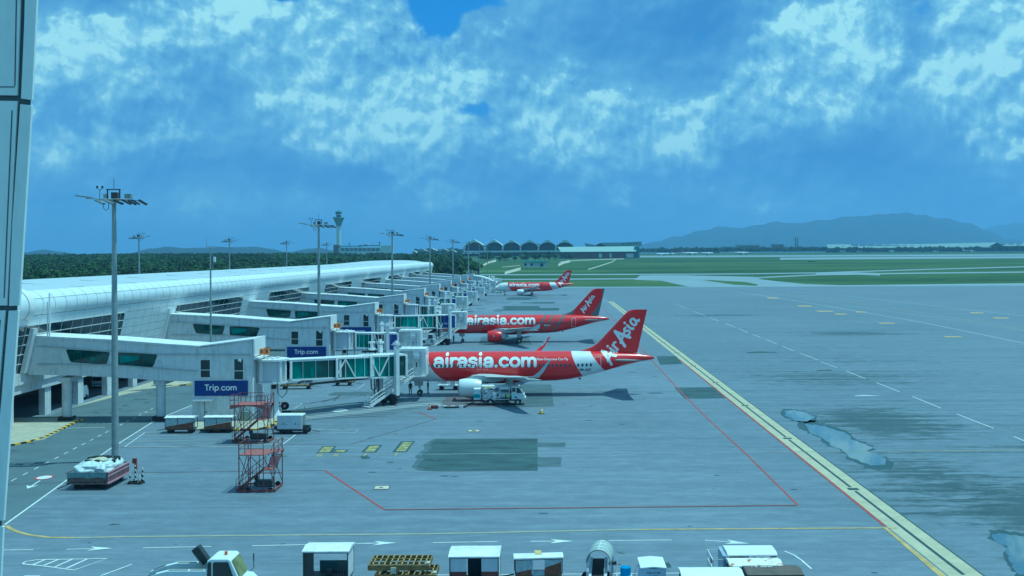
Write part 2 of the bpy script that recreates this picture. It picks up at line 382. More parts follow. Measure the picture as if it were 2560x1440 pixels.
# sandy footways beside the pier
ISL = [([G(20, 1114), G(110, 1100), G(200, 1051), (-57, 127.5), (-70, 127.5), (-70, 108)], .10)]
for pts, hgt in ISL:
    b = MB(); b.prism([(p[0], p[1]) for p in pts], 2, -.02, hgt); b.build('footway', CONC, kind='structure')
b = MB(); b.prism([(-61.5, 152), (-55.5, 158), (-54, 170), (-61.5, 172)], 2, -.02, .10); b.build('footway', CONC, kind='structure')
b = MB(); b.prism([(-61.5, 136), (-59.6, 150), (-58.6, 152), (-61.5, 152)], 2, -.02, .09); b.build('footway', CONC, kind='structure')
def kerb(pts, n, name='kerb'):
    k0 = bpy.data.objects.new(name, None); col.objects.link(k0); k0['kind'] = 'structure'
    P = [Vector((p[0], p[1], 0)) for p in pts]; L = [(P[i + 1] - P[i]).length for i in range(len(P) - 1)]; tot = sum(L)
    def at(s):
        for i, l in enumerate(L):
            if s <= l or i == len(L) - 1: return P[i] + (P[i + 1] - P[i]) * (s / l), (P[i + 1] - P[i]).normalized()
            s -= l
    for i in range(n):
        p, dd = at(tot * (i + .02) / n); q, _ = at(tot * (i + .98) / n)
        MB().beam(p + Vector((0, 0, .08)), q + Vector((0, 0, .08)), .34, .17).build('kerb_block', KYEL if i % 2 else KBLK, parent=k0)
kerb([G(20, 1116), G(60, 1109), G(110, 1096), G(200, 1051), G(207, 1051)], 26)
kerb([(-59.5, 158), (-56.0, 158.4), (-54.0, 160), (-53.5, 168)], 14)
kerb([G(500, 1078), G(640, 1076), G(668, 1070), G(690, 1060), G(692, 1052)], 12)
b = MB(); b.prism([(p[0], p[1]) for p in (G(488, 1050), G(488, 1076), G(640, 1074), G(668, 1068), G(689, 1058), G(689, 1040), G(640, 1040))], 2, -.02, .13); b.build('footway', CONC, kind='structure')
# far taxiways and grass islands
sheet('taxiway', [G(1586, 700), G(1600, 688.5), G(1700, 688), G(1885, 692), G(1905, 699), G(2010, 710), G(2100, 713), G(2560, 708), (700, 600), (-60, 600), G(1245, 717.2), G(1722, 716.8), G(1655, 702)], TAXI, .03)
sheet('grass_island', [G(1758, 700.5), G(1780, 700.5), G(1862, 705), G(1896, 711.5), G(1890, 714.5), G(1838, 712)], gm, .08)
def band(name, pix, th, m=TAXI, dz=.05):
    up = [G(x, y - th / 2) for x, y in pix]; dn = [G(x, y + th / 2) for x, y in pix]
    sheet(name, up + dn[::-1], m, dz)
band('taxiway', [(1200, 687), (1600, 686), (1850, 685), (2054, 682), (2300, 674), (2600, 666)], 2.6)
band('taxiway', [(1200, 699), (1600, 697), (1900, 694), (2050, 687), (2300, 683), (2600, 680)], 3.0)
band('taxiway', [(2040, 684), (2120, 683), (2200, 686)], 6, dz=.04)
band('far_apron', [(1600, 641.5), (2000, 640), (2600, 637)], 4, dz=.10)
band('far_apron', [(1950, 647), (2300, 644.5), (2600, 643)], 5, dz=.12)
band('path', [(1186, 674), (1205, 665), (1222, 656), (1240, 652)], 5, CONC, .10)
band('path', [(1262, 683), (1290, 675), (1302, 672)], 7, CONC, .10)
band('path', [(1100, 667), (1140, 664), (1200, 662)], 1.8, CONC, .10)
band('path', [(1396, 662), (1402, 655), (1440, 651), (1560, 647)], 1.6, CONC, .10)
band('path', [(1396, 663), (1411, 656), (1425, 653)], 6, CONC, .11)
band('path', [(1470, 674), (1500, 665), (1530, 655), (1540, 648)], 2.2, CONC, .10)
band('path', [(1255, 668), (1300, 664)], 1.2, CONC, .10)
# ------------------------------------------------------------------ dark patches on the apron
def gpoly(name, pix, m, dz, kind='structure'): return sheet(name, [G(*p) for p in pix], m, dz, kind)
gpoly('tar_patch', [(1085, 1097), (1344, 1096), (1345, 1106), (1414, 1106), (1412, 1118), (1344, 1118), (1345, 1143), (1404, 1143), (1402, 1166), (1345, 1166), (1344, 1177), (1105, 1179), (1045, 1176), (1028, 1168), (1042, 1150), (1038, 1140), (1062, 1122), (1058, 1112)], PATCH2, .008)
gpoly('tar_patch', [(1090, 1098), (1343, 1097), (1344, 1176), (1085, 1176), (1040, 1168), (1062, 1146), (1055, 1138), (1080, 1120), (1075, 1112)], PATCH, .012)
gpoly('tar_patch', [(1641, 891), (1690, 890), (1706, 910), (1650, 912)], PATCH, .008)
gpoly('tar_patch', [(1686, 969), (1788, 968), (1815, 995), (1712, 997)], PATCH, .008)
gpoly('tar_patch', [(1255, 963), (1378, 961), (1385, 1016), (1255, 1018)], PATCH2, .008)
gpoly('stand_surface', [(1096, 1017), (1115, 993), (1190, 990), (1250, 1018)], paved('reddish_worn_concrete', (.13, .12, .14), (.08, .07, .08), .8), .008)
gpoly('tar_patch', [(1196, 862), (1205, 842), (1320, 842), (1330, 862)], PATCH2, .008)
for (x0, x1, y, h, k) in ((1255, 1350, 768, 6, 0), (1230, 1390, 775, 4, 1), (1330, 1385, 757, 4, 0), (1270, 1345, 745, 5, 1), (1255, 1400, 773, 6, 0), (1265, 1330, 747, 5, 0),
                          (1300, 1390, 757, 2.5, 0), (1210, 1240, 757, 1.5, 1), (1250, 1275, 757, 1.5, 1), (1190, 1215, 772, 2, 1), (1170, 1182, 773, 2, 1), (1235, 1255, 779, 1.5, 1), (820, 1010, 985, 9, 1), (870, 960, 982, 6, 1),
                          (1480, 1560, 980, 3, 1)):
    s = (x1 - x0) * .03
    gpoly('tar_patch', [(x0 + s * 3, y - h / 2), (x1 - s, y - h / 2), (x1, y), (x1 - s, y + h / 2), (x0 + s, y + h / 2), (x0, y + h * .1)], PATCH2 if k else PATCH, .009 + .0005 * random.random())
for pix in ([(1866, 880), (1900, 878.5), (1946, 880), (1940, 882), (1870, 883)], [(2040, 925), (2076, 924), (2080, 927), (2045, 927)], [(1500, 1362), (1560, 1376), (1545, 1378)] if False else [(1541, 1379), (1553, 1381), (1563, 1385), (1550, 1383)],
            [(1656, 1407), (1672, 1407), (1680, 1418), (1664, 1421)], [(900, 1140), (918, 1138), (926, 1146), (905, 1148)]):
    gpoly('oil_stain', pix, PATCH, .009)
# wheel-track arcs of the jet bridge
tm = paved('tyre_mark', (.055, .062, .07), (.04, .045, .05), .5); b = MB()
for k in range(9):
    y0 = 1016 + k * 4.2; pts = []
    for i in range(9):
        s = i / 8; pts.append((740 + s * (400 - k * 16) - k * 6, y0 + 8 - s * (24 - k * .8) - 5 * math.sin(math.pi * s) * .5))
    gline(b, pts, .24, .0120 + k * .0004)
for k in range(4):
    gline(b, [(745 + k * 30, 1012 - k * 3), (850, 997 - k * 3.5), (935 - k * 10, 986 - k * 2)], .18, .0160 + k * .0004)
b.build('tyre_marks', tm, kind='structure', fix=False)
b = MB(); gline(b, [(700, 1031), (800, 1018), (880, 1008), (960, 1001), (1010, 1000)], 1.1, .0105); b.build('tar_track', PATCH, kind='structure', fix=False)
b = MB(); gline(b, [(640, 1052), (760, 1045), (900, 1030), (1000, 1017), (1100, 1008)], 2.6, .0092); b.build('pale_track', paved('pale_worn_concrete', (.27, .30, .33), (.2, .22, .25), .8), kind='structure', fix=False)
gpoly('pale_patch', [(826, 1027), (850, 1021), (865, 1023), (872, 1027), (840, 1031)], mat('faded_white', (.55, .60, .60), .7), .013)
# ------------------------------------------------------------------ painted lines
PW = mat('worn_white_line', (.62, .66, .66), .7, var=.12, scale=2.0, dirt=((.30, .34, .36), .6))
PWF = mat('faded_white_line', (.36, .42, .46), .75, var=.15, scale=2.0)
PR = mat('red_line', (.30, .055, .05), .7, var=.2, scale=2.0)
PRD = mat('dark_red_line', (.10, .06, .065), .75, var=.2, scale=1.0)
PY = mat('worn_yellow_line', (.46, .34, .12), .7, var=.2, scale=1.2, dirt=((.22, .25, .25), .75))
PYF = mat('faded_yellow_line', (.33, .32, .24), .75, var=.12, scale=1.2, dirt=((.20, .25, .29), .8))
def lines(name, m, lst, dz):
    for i, (wd, pts) in enumerate(lst):
        b = MB(); gline(b, pts, wd, dz + i * .0001); b.build(name, m, kind='structure', fix=False)
lines('white_line', PW, [
    (.16, [(12, 1312), (165, 1202), (235, 1150), (276, 1122), (390, 1050), (480, 1013)]), (.13, [(56, 1110), (152, 1069)]), (.14, [(155, 1071), (262, 1068)]),
    (.10, [(335, 1033), (395, 1031)]), (.10, [(312, 1117), (362, 1082)]), (.12, [(310, 1118), (598, 1116)]), (.08, [(360, 1081), (420, 1080)]), (.07, [(335, 1103), (545, 1100)]), (.07, [(345, 1090), (470, 1089)]),
    (.12, [(602, 1115), (707, 1111)]), (.12, [(707, 1111), (739, 1087)]), (.10, [(777, 1074), (897, 1074), (887, 1082), (799, 1083)]), (.08, [(672, 1098), (722, 1097)]),
    (.10, [(703, 976), (891, 974), (911.6, 960)]), (.10, [(716, 1009), (756, 1009), (735, 1022), (718, 1023)]), (.08, [(717, 1016), (744, 1016)]), (.10, [(700, 966), (760, 966)]),
    (.13, [(0, 1376), (83, 1375)]), (.13, [(358, 1370), (528, 1367)]), (.13, [(1082, 1357), (1243, 1354.5)]), (.13, [(1522, 1352), (1680, 1350.5)]),
    (.13, [(1961, 1378), (1985, 1388), (2005, 1402), (2029, 1423)]), (.12, [(1050, 1438.5), (1593, 1434.6)]), (.12, [(1655, 1434), (1700, 1433.5)]), (.12, [(252, 1440), (330, 1411)]),
    (.14, [(57, 1408), (66, 1404), (88, 1400.6), (110, 1399.5), (267, 1397), (185, 1426), (100, 1414.5), (60, 1411), (57, 1408)]),
    (.16, [(83, 1412), (112, 1400)]), (.16, [(110, 1414), (145, 1399.6)]), (.16, [(137, 1418), (180, 1399)]), (.16, [(165, 1422), (217, 1398.5)]),
    (.12, [(100, 1440), (60, 1440)])], .0165)
def arrow(p, q, hl=1.6, hw=.55):
    a = G(*p); c = G(*q); d = (c - a); L = d.length; d.normalize(); n = Vector((-d.y, d.x, 0))
    b = MB(); stripe(b, [a, c - d * hl * .8], .14, .020)
    sheet('', [c, c - d * hl + n * hw, c - d * hl * .75, c - d * hl - n * hw], None, .0204, mb=b, build=False)
    b.build('lane_arrow', PW, kind='structure', fix=False)
arrow((167, 1374), (282, 1371)); arrow((630, 1365), (992, 1357.5)); arrow((1327, 1354), (1434, 1353.2)); arrow((1763, 1351), (1874, 1359.5))
arrow((100, 1202), (68, 1222), 1.3, .5)
b = MB(); c0 = G(111, 1194)
b.add([c0 + Vector((.80 * math.cos(t), 1.0 * math.sin(t), .021)) for t in [i * math.pi / 12 for i in range(24)]], [tuple(range(24))]); b.build('speed_limit_roundel', PR, kind='structure', fix=False)
b = MB(); b.add([c0 + Vector((.62 * math.cos(t), .74 * math.sin(t), .025)) for t in [i * math.pi / 12 for i in range(24)]], [tuple(range(24))]); b.build('speed_limit_roundel', PW, kind='structure', fix=False)
dash = []
a0, a1 = G(28, 1203), G(394, 1015); L = (a1 - a0).length; s = 0
while s < L: dash.append((a0 + (a1 - a0) * (s / L), a0 + (a1 - a0) * (min(L, s + 1.1) / L))); s += 2.5
b = MB()
for i, (p, q) in enumerate(dash): stripe(b, [p, q], .12, .0160)
b.build('lane_dashes', PW, kind='structure', fix=False)
rz = 1060 / 2008
b = MB()
for (x0, y0, x1, y1) in ((720, 295, 758, 308), (788, 320, 838, 342), (862, 350, 918, 374), (948, 385, 1035, 418), (1045, 425, 1122, 453), (1168, 470, 1256, 505), (1308, 524, 1417, 567), (1480, 590, 1615, 645), (1690, 673, 1865, 741), (1960, 780, 2040, 812), (655, 268, 700, 287), (590, 243, 640, 262), (520, 216, 560, 232), (440, 185, 500, 208), (350, 150, 410, 172)):
    gline(b, [(1500 + x0 * rz, 680 + y0 * rz), (1500 + x1 * rz, 680 + y1 * rz)], .16, .0160)
b.build('taxilane_dashes', PW, kind='structure', fix=False)
b = MB()
for p in ([(2135, 989), (2162, 987), (2205, 990), (2140, 991)],): sheet('', [G(*q) for q in p], None, .016, mb=b, build=False)
b.build('white_panel_marking', PWF, kind='structure', fix=False)
lines('faded_line', PWF, [(.12, [(1040, 1136), (1345, 1133)]), (.12, [(1345, 1133), (1900, 1130.5)]), (.14, [(600, 1120), (1030, 1140)]) if False else (.10, [(700, 1140), (1040, 1136)]),
    (.3, [(1400, 700), (1600, 718), (1900, 742), (2200, 765), (2560, 800)]) if False else (.25, [(1770, 718), (1900, 728), (2200, 775), (2560, 826)]), (.5, [(1700, 716), (1850, 730), (2050, 762), (2300, 805), (2560, 858)]), (.5, [(1800, 716), (2100, 738), (2560, 790)])], .0168)
lines('yellow_line', PYF, [(.14, [(1900, 1130.5), (2262, 1128)]), (.30, [(190, 1344.5), (325, 1342), (620, 1339), (1075, 1335), (1400, 1328), (1600, 1324)])], .0172)
lines('yellow_line', PY, [(.14, [(2262, 1128), (2600, 1124.5)]), (.30, [(15, 1314), (26, 1322), (45, 1330), (75, 1338), (125, 1344), (190, 1344.5)]), (.26, [(1600, 1324), (1900, 1322), (2240, 1320)]),
    (.25, [(2230, 770), (2400, 797), (2560, 823)]), (.3, [(2190, 765), (2000, 738), (1800, 720)])], .0176)
b = MB()
for (x, y, w_) in ((1930, 745, 30), (2010, 765, 36), (2060, 778, 40), (2100, 785, 30), (2215, 808, 40), (2380, 842, 44), (2440, 782, 34), (2150, 780, 24), (2500, 795, 40)):
    sheet('', [G(x - w_ / 2, y - 1.2), G(x + w_ / 2, y - .8), G(x + w_ / 2 + 4, y + 1.2), G(x - w_ / 2 + 6, y + 1.3)], None, .0178, mb=b, build=False)
b.build('faded_yellow_marks', PY, kind='structure', fix=False)
lines('red_line', PR, [(.18, [(812, 1176), (960, 1274)]), (.10, [(960, 1274), (1400, 1269.5), (1995, 1263)]), (.17, [(1995, 1263), (1864, 1134), (1774.6, 1052), (1711, 989), (1632, 904), (1560, 826), (1500, 762), (1465, 726)]), (.16, [(1045, 1030), (1090, 1047.5)])], .0180)
lines('dark_line', PRD, [(.10, [(330, 1182), (812, 1176)]), (.10, [(20, 1211), (166, 1206)]), (.10, [(1090, 1047.5), (880, 1110), (707, 1112)]), (.10, [(707, 1112.5), (420, 1118), (300, 1119)]), (.2, [(250, 1156), (276, 1137)]), (.08, [(960, 1275.6), (1990, 1264.8)])], .0184)
b = MB(); sheet('', [(23.85, 75.5), (24.08, 75.5), (24.08, 195), (23.85, 195)], None, .0186, mb=b, build=False); b.build('red_line', PR, kind='structure', fix=False)
# drain strip
ST = paved('sand_coloured_strip', (.44, .42, .30), (.30, .24, .15), .5)
sheet('drain_strip', [(24.1, 40), (26.15, 40), (26.15, 430), (24.1, 430)], ST, .006)
sheet('drain_edge', [(26.15, 40), (26.3, 40), (26.3, 430), (26.15, 430)], PATCH, .0065)
b = MB()
for y in range(40, 430, 24): sheet('', [(24.95, y), (25.2, y), (25.2, y + 22.6), (24.95, y + 22.6)], None, .010, mb=b, build=False)
for y in range(40, 430, 24): sheet('', [(24.65, y + 22.9), (25.55, y + 22.9), (25.55, y + 23.7), (24.65, y + 23.7)], None, .0102, mb=b, build=False)
b.build('drain_slots', mat('slot_drain_steel', (.03, .05, .06), .6), kind='structure', fix=False)
sheet('yellow_line', [(23.0, 40), (23.95, 40), (23.95, 75), (23.7, 75.3)], PY, .0189)
# lettered plates in front of the stand (words worn away) ------------------------------------------------------
def slant(name, pix, m, dz): return gpoly(name, pix, m, dz)
for pix in ([(790, 1133), (807, 1116), (842, 1115), (829, 1132)], [(829, 1132), (836, 1124), (872, 1124), (862, 1132)], [(903, 1131), (921, 1113), (957, 1112), (940, 1131)], [(981, 1130), (1002, 1104), (1038, 1103), (1017, 1130)]):
    slant('marking_plate', pix, PATCH, .0165)
PYL = mat('plate_yellow', (.36, .33, .12), .75, var=.5, scale=1.4, dirt=((.06, .08, .08), .9))
for pix, n in (([(796, 1131.5), (810, 1117.5), (835, 1117), (822, 1131)], 4), ([(836, 1131), (842, 1126), (866, 1125.5), (859, 1131)], 2), ([(912, 1129.5), (925, 1115), (950, 1114), (935, 1129.5)], 4), ([(990, 1128), (1008, 1106), (1032, 1105), (1013, 1128.5)], 6)):
    b = MB(); P4 = [G(*p) for p in pix]
    for i in range(n):
        s0, s1 = (i + .1) / n, (i + .85) / n
        sheet('', [P4[0].lerp(P4[1], s0), P4[0].lerp(P4[1], s1), P4[3].lerp(P4[2], s1), P4[3].lerp(P4[2], s0)], None, .021, mb=b, build=False)
    b.build('marking_rows', PYL, kind='structure', fix=False)
lines('yellow_line', PY, [(.12, [(792, 1142), (800, 1135), (806, 1135), (799, 1142)]), (.12, [(833, 1141), (840, 1135), (846, 1135), (840, 1141)]), (.12, [(910, 1140), (916, 1134), (924, 1134)]), (.14, [(988, 1139), (993, 1132)])], .0192)
lines('yellow_line', PYF, [(.08, [(792, 1142), (920, 1140.5)])], .0196)
for (x, y, wv_, hv) in ((952, 1219, 20, 5), (1183, 1077, 16, 3.2)):
    gpoly('pit_cover_frame', [(x - wv_, y + hv), (x - wv_ + hv * 1.3, y - hv), (x + wv_ + hv * .9, y - hv), (x + wv_, y + hv)], PRD, .0166)
    gpoly('pit_cover', [(x - wv_ + 2.4, y + hv - 1.3), (x - wv_ + hv * 1.3 + 1, y - hv + 1.2), (x + wv_ + hv * .9 - 3, y - hv + 1.2), (x + wv_ - 1.5, y + hv - 1.3)], mat('pit_cover_pale', (.5, .48, .36), .7), .0205)
    gpoly('pit_cover_handle', [(x - 4, y + 1), (x - 3, y - 1), (x + 6, y - 1), (x + 5, y + 1)], PATCH, .0240)
# drain covers along the road, row of slanted dark marks
b = MB()
for (x, y) in ((341, 998), (360, 998), (373, 983), (394, 987), (366, 1007), (313, 1014), (240, 1032), (278, 1032), (241, 1044), (296, 1023), (78, 1108.5), (33, 1127), (372, 967), (402, 967), (390, 975), (380, 990)):
    sheet('', [G(x - 9, y), G(x - 3, y - 1.2), G(x + 8, y - 1), G(x + 10, y + .4), G(x + 2, y + 1.2), G(x - 6, y + 1.1)], None, .0135, mb=b, build=False)
b.build('road_stains', PATCH, kind='structure', fix=False)
b = MB()
for i in range(11):
    x = 212 + i * 16.5; y = 1061.5 - i * .75
    sheet('', [G(x, y), G(x + 10, y - 4.2), G(x + 16, y - 4.2), G(x + 6, y)], None, .0145, mb=b, build=False)
b.build('slanted_dark_marks', PATCH, kind='structure', fix=False)  # dark parallelograms laid between the two faded lines
lines('faded_line', PWF, [(.08, [(206, 1056), (395, 1047)]), (.08, [(196, 1063), (395, 1053)])], .0205)
# puddles -----------------------------------------------------------------------------------------
WM = bpy.data.materials.new('puddle_water'); WM.use_nodes = True; B = WM.node_tree.nodes['Principled BSDF']
B.inputs['Base Color'].default_value = (.06, .105, .15, 1); B.inputs['Roughness'].default_value = .02; B.inputs['Specular IOR Level'].default_value = 1.0; B.inputs['IOR'].default_value = 1.9
WETM = paved('wet_rim', (.045, .075, .085), (.03, .05, .055), .8, .45)
def rough_poly(pix, amp, seed):
    rnd = random.Random(seed); o = []
    for i, p in enumerate(pix):
        q = pix[(i + 1) % len(pix)]; L = math.dist(p, q); n = max(1, int(L / 7))
        for k in range(n):
            s = k / n; o.append((p[0] + (q[0] - p[0]) * s + rnd.uniform(-amp, amp) * 1.6, p[1] + (q[1] - p[1]) * s + rnd.uniform(-amp, amp) * .5))
    return o
def scaled(pix, k, ky):
    cx = sum(p[0] for p in pix) / len(pix); cy = sum(p[1] for p in pix) / len(pix)
    return [(cx + (p[0] - cx) * k, cy + (p[1] - cy) * ky) for p in pix]
zz = lambda L: [(1500 + x * rz, 680 + y * rz) for x, y in L]
pud = [zz([(865, 655), (930, 655), (975, 665), (1020, 683), (1018, 692), (1000, 703), (960, 712), (905, 697), (880, 680)]),
       zz([(960, 715), (1040, 722), (1120, 745), (1170, 762), (1190, 790), (1270, 820), (1295, 835), (1262, 850), (1330, 868), (1360, 890), (1350, 918), (1290, 922), (1240, 905), (1180, 880), (1150, 845), (1090, 820), (1050, 785), (985, 755)]),
       zz([(1850, 1240), (1890, 1232), (2008, 1250), (2100, 1260), (2100, 1440), (1990, 1440), (1955, 1400), (1930, 1345), (1925, 1300), (1860, 1270)])]
for i, p in enumerate(pud):
    sheet('wet_margin', [G(*q) for q in rough_poly(scaled(p, 1.14, 1.16), 5, i)], WETM, .0045)
    sheet('puddle', [G(*q) for q in rough_poly(scaled(p, .97, .95), 2.6, i + 9)], WM, .0088)

# slab joints: thin sealant strips let into the concrete
b = MB()
for i in range(60):
    y = 52 + i * 7.5
    sheet('', [(-48, y), (150, y), (150, y + .03), (-48, y + .03)], None, .0030, mb=b, build=False)
b.build('slab_joints', mat('joint_sealant', (.075, .10, .12), .8), kind='structure', fix=False)

b = MB(); rs = random.Random(21)
for i in range(170):
    Y = rs.uniform(62, 260); X = rs.uniform(-36, 22) if i % 3 else rs.uniform(28, 90); r_ = rs.uniform(.05, .28) * (2.2 if rs.random() < .12 else 1)
    if 85 < Y < 130 and X < -28: continue
    q = []
    for k in range(9): a = k * 2 * math.pi / 9; m_ = rs.uniform(.6, 1.15); q.append((X + r_ * 1.9 * m_ * math.cos(a), Y + r_ * m_ * math.sin(a)))
    sheet('', q, None, .0128 + (i % 5) * .0002, mb=b, build=False)
b.build('oil_spots', mat('oil_spot', (.055, .075, .085), .5, var=.3), kind='structure', fix=False)
# ================================================================== lettering engine (round brush strokes)
def smooth(pts, n=6):
    if len(pts) < 3: 
        a, b = pts; return [(a[0] + (b[0] - a[0]) * k / 8, a[1] + (b[1] - a[1]) * k / 8) for k in range(9)]
    P = [pts[0]] + list(pts) + [pts[-1]]; o = []
    if pts[0] == pts[-1]: P = [pts[-2]] + list(pts) + [pts[1]]
    for i in range(1, len(P) - 2):
        for k in range(n):
            t = k / n; q = []
            for j in (0, 1):
                a, b, c, d = P[i - 1][j], P[i][j], P[i + 1][j], P[i + 2][j]
                q.append(.5 * (2 * b + (c - a) * t + (2 * a - 5 * b + 4 * c - d) * t * t + (-a + 3 * b - 3 * c + d) * t ** 3))
            o.append(tuple(q))
    o.append(pts[-1]); return o
def ring(cx, cy, rx, ry, a0=0, a1=360, n=14):
    return [(cx + rx * math.cos(R(a0 + (a1 - a0) * i / n)), cy + ry * math.sin(R(a0 + (a1 - a0) * i / n))) for i in range(n + 1)]
GL = {
 'a': (1.02, [[(.16, .74), (.32, .88), (.5, .9), (.72, .84), (.82, .62), (.82, .4), (.82, .12)], [(.82, .52), (.5, .52), (.22, .46), (.12, .3), (.22, .14), (.45, .1), (.68, .16), (.82, .34)]]),
 'i': (.50, [[(.22, .12), (.22, .88)], [(.22, 1.28), (.225, 1.29)]]),
 'r': (.70, [[(.14, .12), (.14, .88)], [(.14, .5), (.22, .74), (.40, .87), (.62, .86)]]),
 's': (.92, [[(.76, .76), (.58, .88), (.38, .89), (.18, .80), (.16, .64), (.32, .54), (.56, .48), (.74, .36), (.70, .18), (.48, .10), (.26, .12), (.08, .22)]]),
 '.': (.46, [[(.2, .12), (.205, .125)]]),
 'c': (.98, [ring(.52, .5, .40, .39, 45, 315)]),
 'o': (1.10, [ring(.52, .5, .40, .39, 90, 450)]),
 'm': (1.62, [[(.14, .12), (.14, .88)], [(.14, .56), (.26, .8), (.46, .88), (.64, .80), (.72, .6), (.72, .12)], [(.72, .56), (.84, .8), (1.04, .88), (1.24, .80), (1.32, .6), (1.32, .12)]]),
 'T': (1.02, [[(.1, 1.28), (.9, 1.28)], [(.5, 1.28), (.5, .12)]]),
 'p': (1.06, [[(.14, .88), (.14, -.3)], ring(.52, .5, .38, .38, 180, 540)]),
}
def word(txt, brush, skip=()):
    """list of (points, radius)"""
    x = 0; o = []
    for ch in txt:
        adv, strokes = GL[ch]
        for s in strokes:
            if ch not in skip: o.append(([(x + p[0], p[1]) for p in smooth(s)], brush * (1.12 if len(s) == 2 and abs(s[0][0] - s[1][0]) < .01 and abs(s[0][1] - s[1][1]) < .05 else 1)))
        x += adv
    return o, x
def brush_mesh(mb, strokes, fn, step=.0016):
    """fn(x, y, lift) -> world point; each stroke lies a hair above the one before, so that none coincide"""
    for si, (pts, r) in enumerate(strokes):
        q = [pts[0]]
        for p in pts[1:]:
            if math.dist(p, q[-1]) > 1e-3: q.append(p)
        if len(q) == 1: q.append((q[0][0] + .001, q[0][1]))
        n = len(q); sec = []
        for i in range(n):
            a = q[max(i - 1, 0)]; b = q[min(i + 1, n - 1)]; l = math.dist(a, b) or 1; d = ((b[0] - a[0]) / l, (b[1] - a[1]) / l)
            sec.append((q[i], d))
        closed = math.dist(q[0], q[-1]) < 1e-3
        rows = []
        if not closed:
            for k in (90, 60, 30):
                p, d = sec[0]; o = r * math.sin(R(k)); hw = r * math.cos(R(k)); rows.append(((p[0] - d[0] * o, p[1] - d[1] * o), d, hw))
        for p, d in sec: rows.append((p, d, r))
        if not closed:
            for k in (30, 60, 90):
                p, d = sec[-1]; o = r * math.sin(R(k)); hw = r * math.cos(R(k)); rows.append(((p[0] + d[0] * o, p[1] + d[1] * o), d, hw))
        vs = []
        for p, d, hw in rows:
            for s in (-1, 0, 1): vs.append(fn(p[0] - d[1] * hw * s, p[1] + d[0] * hw * s, si * step))
        fs = []
        for i in range(len(rows) - 1):
            for s in (0, 1): a = i * 3 + s; fs.append((a, a + 3, a + 4, a + 1))
        mb.add(vs, fs)
def flat_text(mb, txt, fn, size):
    cu = bpy.data.curves.new('t', 'FONT'); cu.body = txt; cu.size = size; cu.resolution_u = 3; cu.offset = size * .012
    o = bpy.data.objects.new('t', cu); col.objects.link(o); dg = bpy.context.evaluated_depsgraph_get()
    me = bpy.data.meshes.new_from_object(o.evaluated_get(dg)); 
    mb.add([fn(v.co.x, v.co.y, 0) for v in me.vertices], [tuple(p.vertices) for p in me.polygons])
    bpy.data.objects.remove(o); bpy.data.curves.remove(cu)
TW = mat('sign_white', (.85, .86, .86), .5, var=.02); TORG = mat('sign_orange_dot', (.75, .18, .03), .5)
def trip_sign(parent, o, x0, x1, z0, z1, y, frac=.62, zf=.5):
    """flat sign facing the camera (-Y) with its lettering, world coordinates minus o"""
    b = MB(o); b.bb((x0, y, z0), (x1, y + .08, z1)); s = b.build('sign_board', BLUE, parent)
    st, wd = word('Trip.com', .115, skip=('.',)); k = (x1 - x0) * frac / wd; bx = (x0 + x1) / 2 - wd * k / 2; bz = z0 + (z1 - z0) * zf - .5 * k
    b = MB(o); brush_mesh(b, st, lambda x, yy, l: (bx + x * k, y - .012 - l, bz + yy * k)); b.build('lettering', TW, s, fix=False)
    b = MB(o); wx = sum(GL[c][0] for c in 'Trip'); brush_mesh(b, [([(wx + .2, .12), (wx + .205, .12)], .14)], lambda x, yy, l: (bx + x * k, y - .012 - l, bz + yy * k)); b.build('lettering_dot', TORG, s, fix=False)
# ================================================================== the pier (long terminal)
pier = thing('terminal_pier', 'long white pier building with rounded panel edge and sloping glazed wall', 'building', (-62, 124, 0))
PO = Vector((-62, 124, 0))
TC = Vector((-61.9, 0, 13.7)); TR_ = 1.78
def tpt(a, r=TR_): return (TC.x + r * math.cos(R(a)), TC.z + r * math.sin(R(a)))
Y0, Y1 = 122.8, 552.0
WT = Vector((-60.45, 0, 12.62)); WB = Vector((-62.0, 0, 5.9)); NR = 6
def wpt(s, out_=0.0):
    """point on the sloping wall, s = 0 top .. 1 bottom, proud by out_"""
    p = WT.lerp(WB, s); n = Vector((WT.z - WB.z, 0, -(WT.x - WB.x))).normalized(); p = p + n * out_; return (p.x, p.z)
# roof sheet with a rounded far end
b = MB(PO)
prof = [(-62.25, 15.42), (-66, 15.72), (-71, 15.92), (-78, 15.98), (-85, 15.8), (-93, 15.1), (-95.5, 14.2), (-96, 6), (-96, 0)]
for i in range(len(prof) - 1):
    (xa, za), (xb, zb) = prof[i], prof[i + 1]
    ys = [60, 122.8] + [122.8 + k * 30 for k in range(1, 13)] + [500, 520, 535, 545, 552]
    lift = lambda y: 0.0 if y < 430 else .75 * math.sin(min(1, (y - 430) / 80) * math.pi / 2) - (0 if y < 520 else 1.5 * ((y - 520) / 32) ** 2)
    for ya, yb in zip(ys[:-1], ys[1:]):
        la, lb = (lift(ya), lift(yb)) if 0 < i < 6 else (0, 0)
        f = lambda z, l, j: z + l * (1 if 0 < j < 6 else 0)
        b.add([(xa, ya, f(za, lift(ya), i)), (xb, ya, f(zb, lift(ya), i + 1)), (xb, yb, f(zb, lift(yb), i + 1)), (xa, yb, f(za, lift(yb), i))], [(0, 1, 2, 3)])
b.build('roof', ROOFM, pier, fix=False)
rs0 = None
for i in range(24):
    if rs0 is None: rs0 = MB().beam((-.4, 0, 15.46), (-9, 0, 15.96), .12, .05).build('roof_seam', GALV, pier); o = rs0
    else: o = rs0.copy(); col.objects.link(o)
    o.location = (0, i * 18.0, 0)
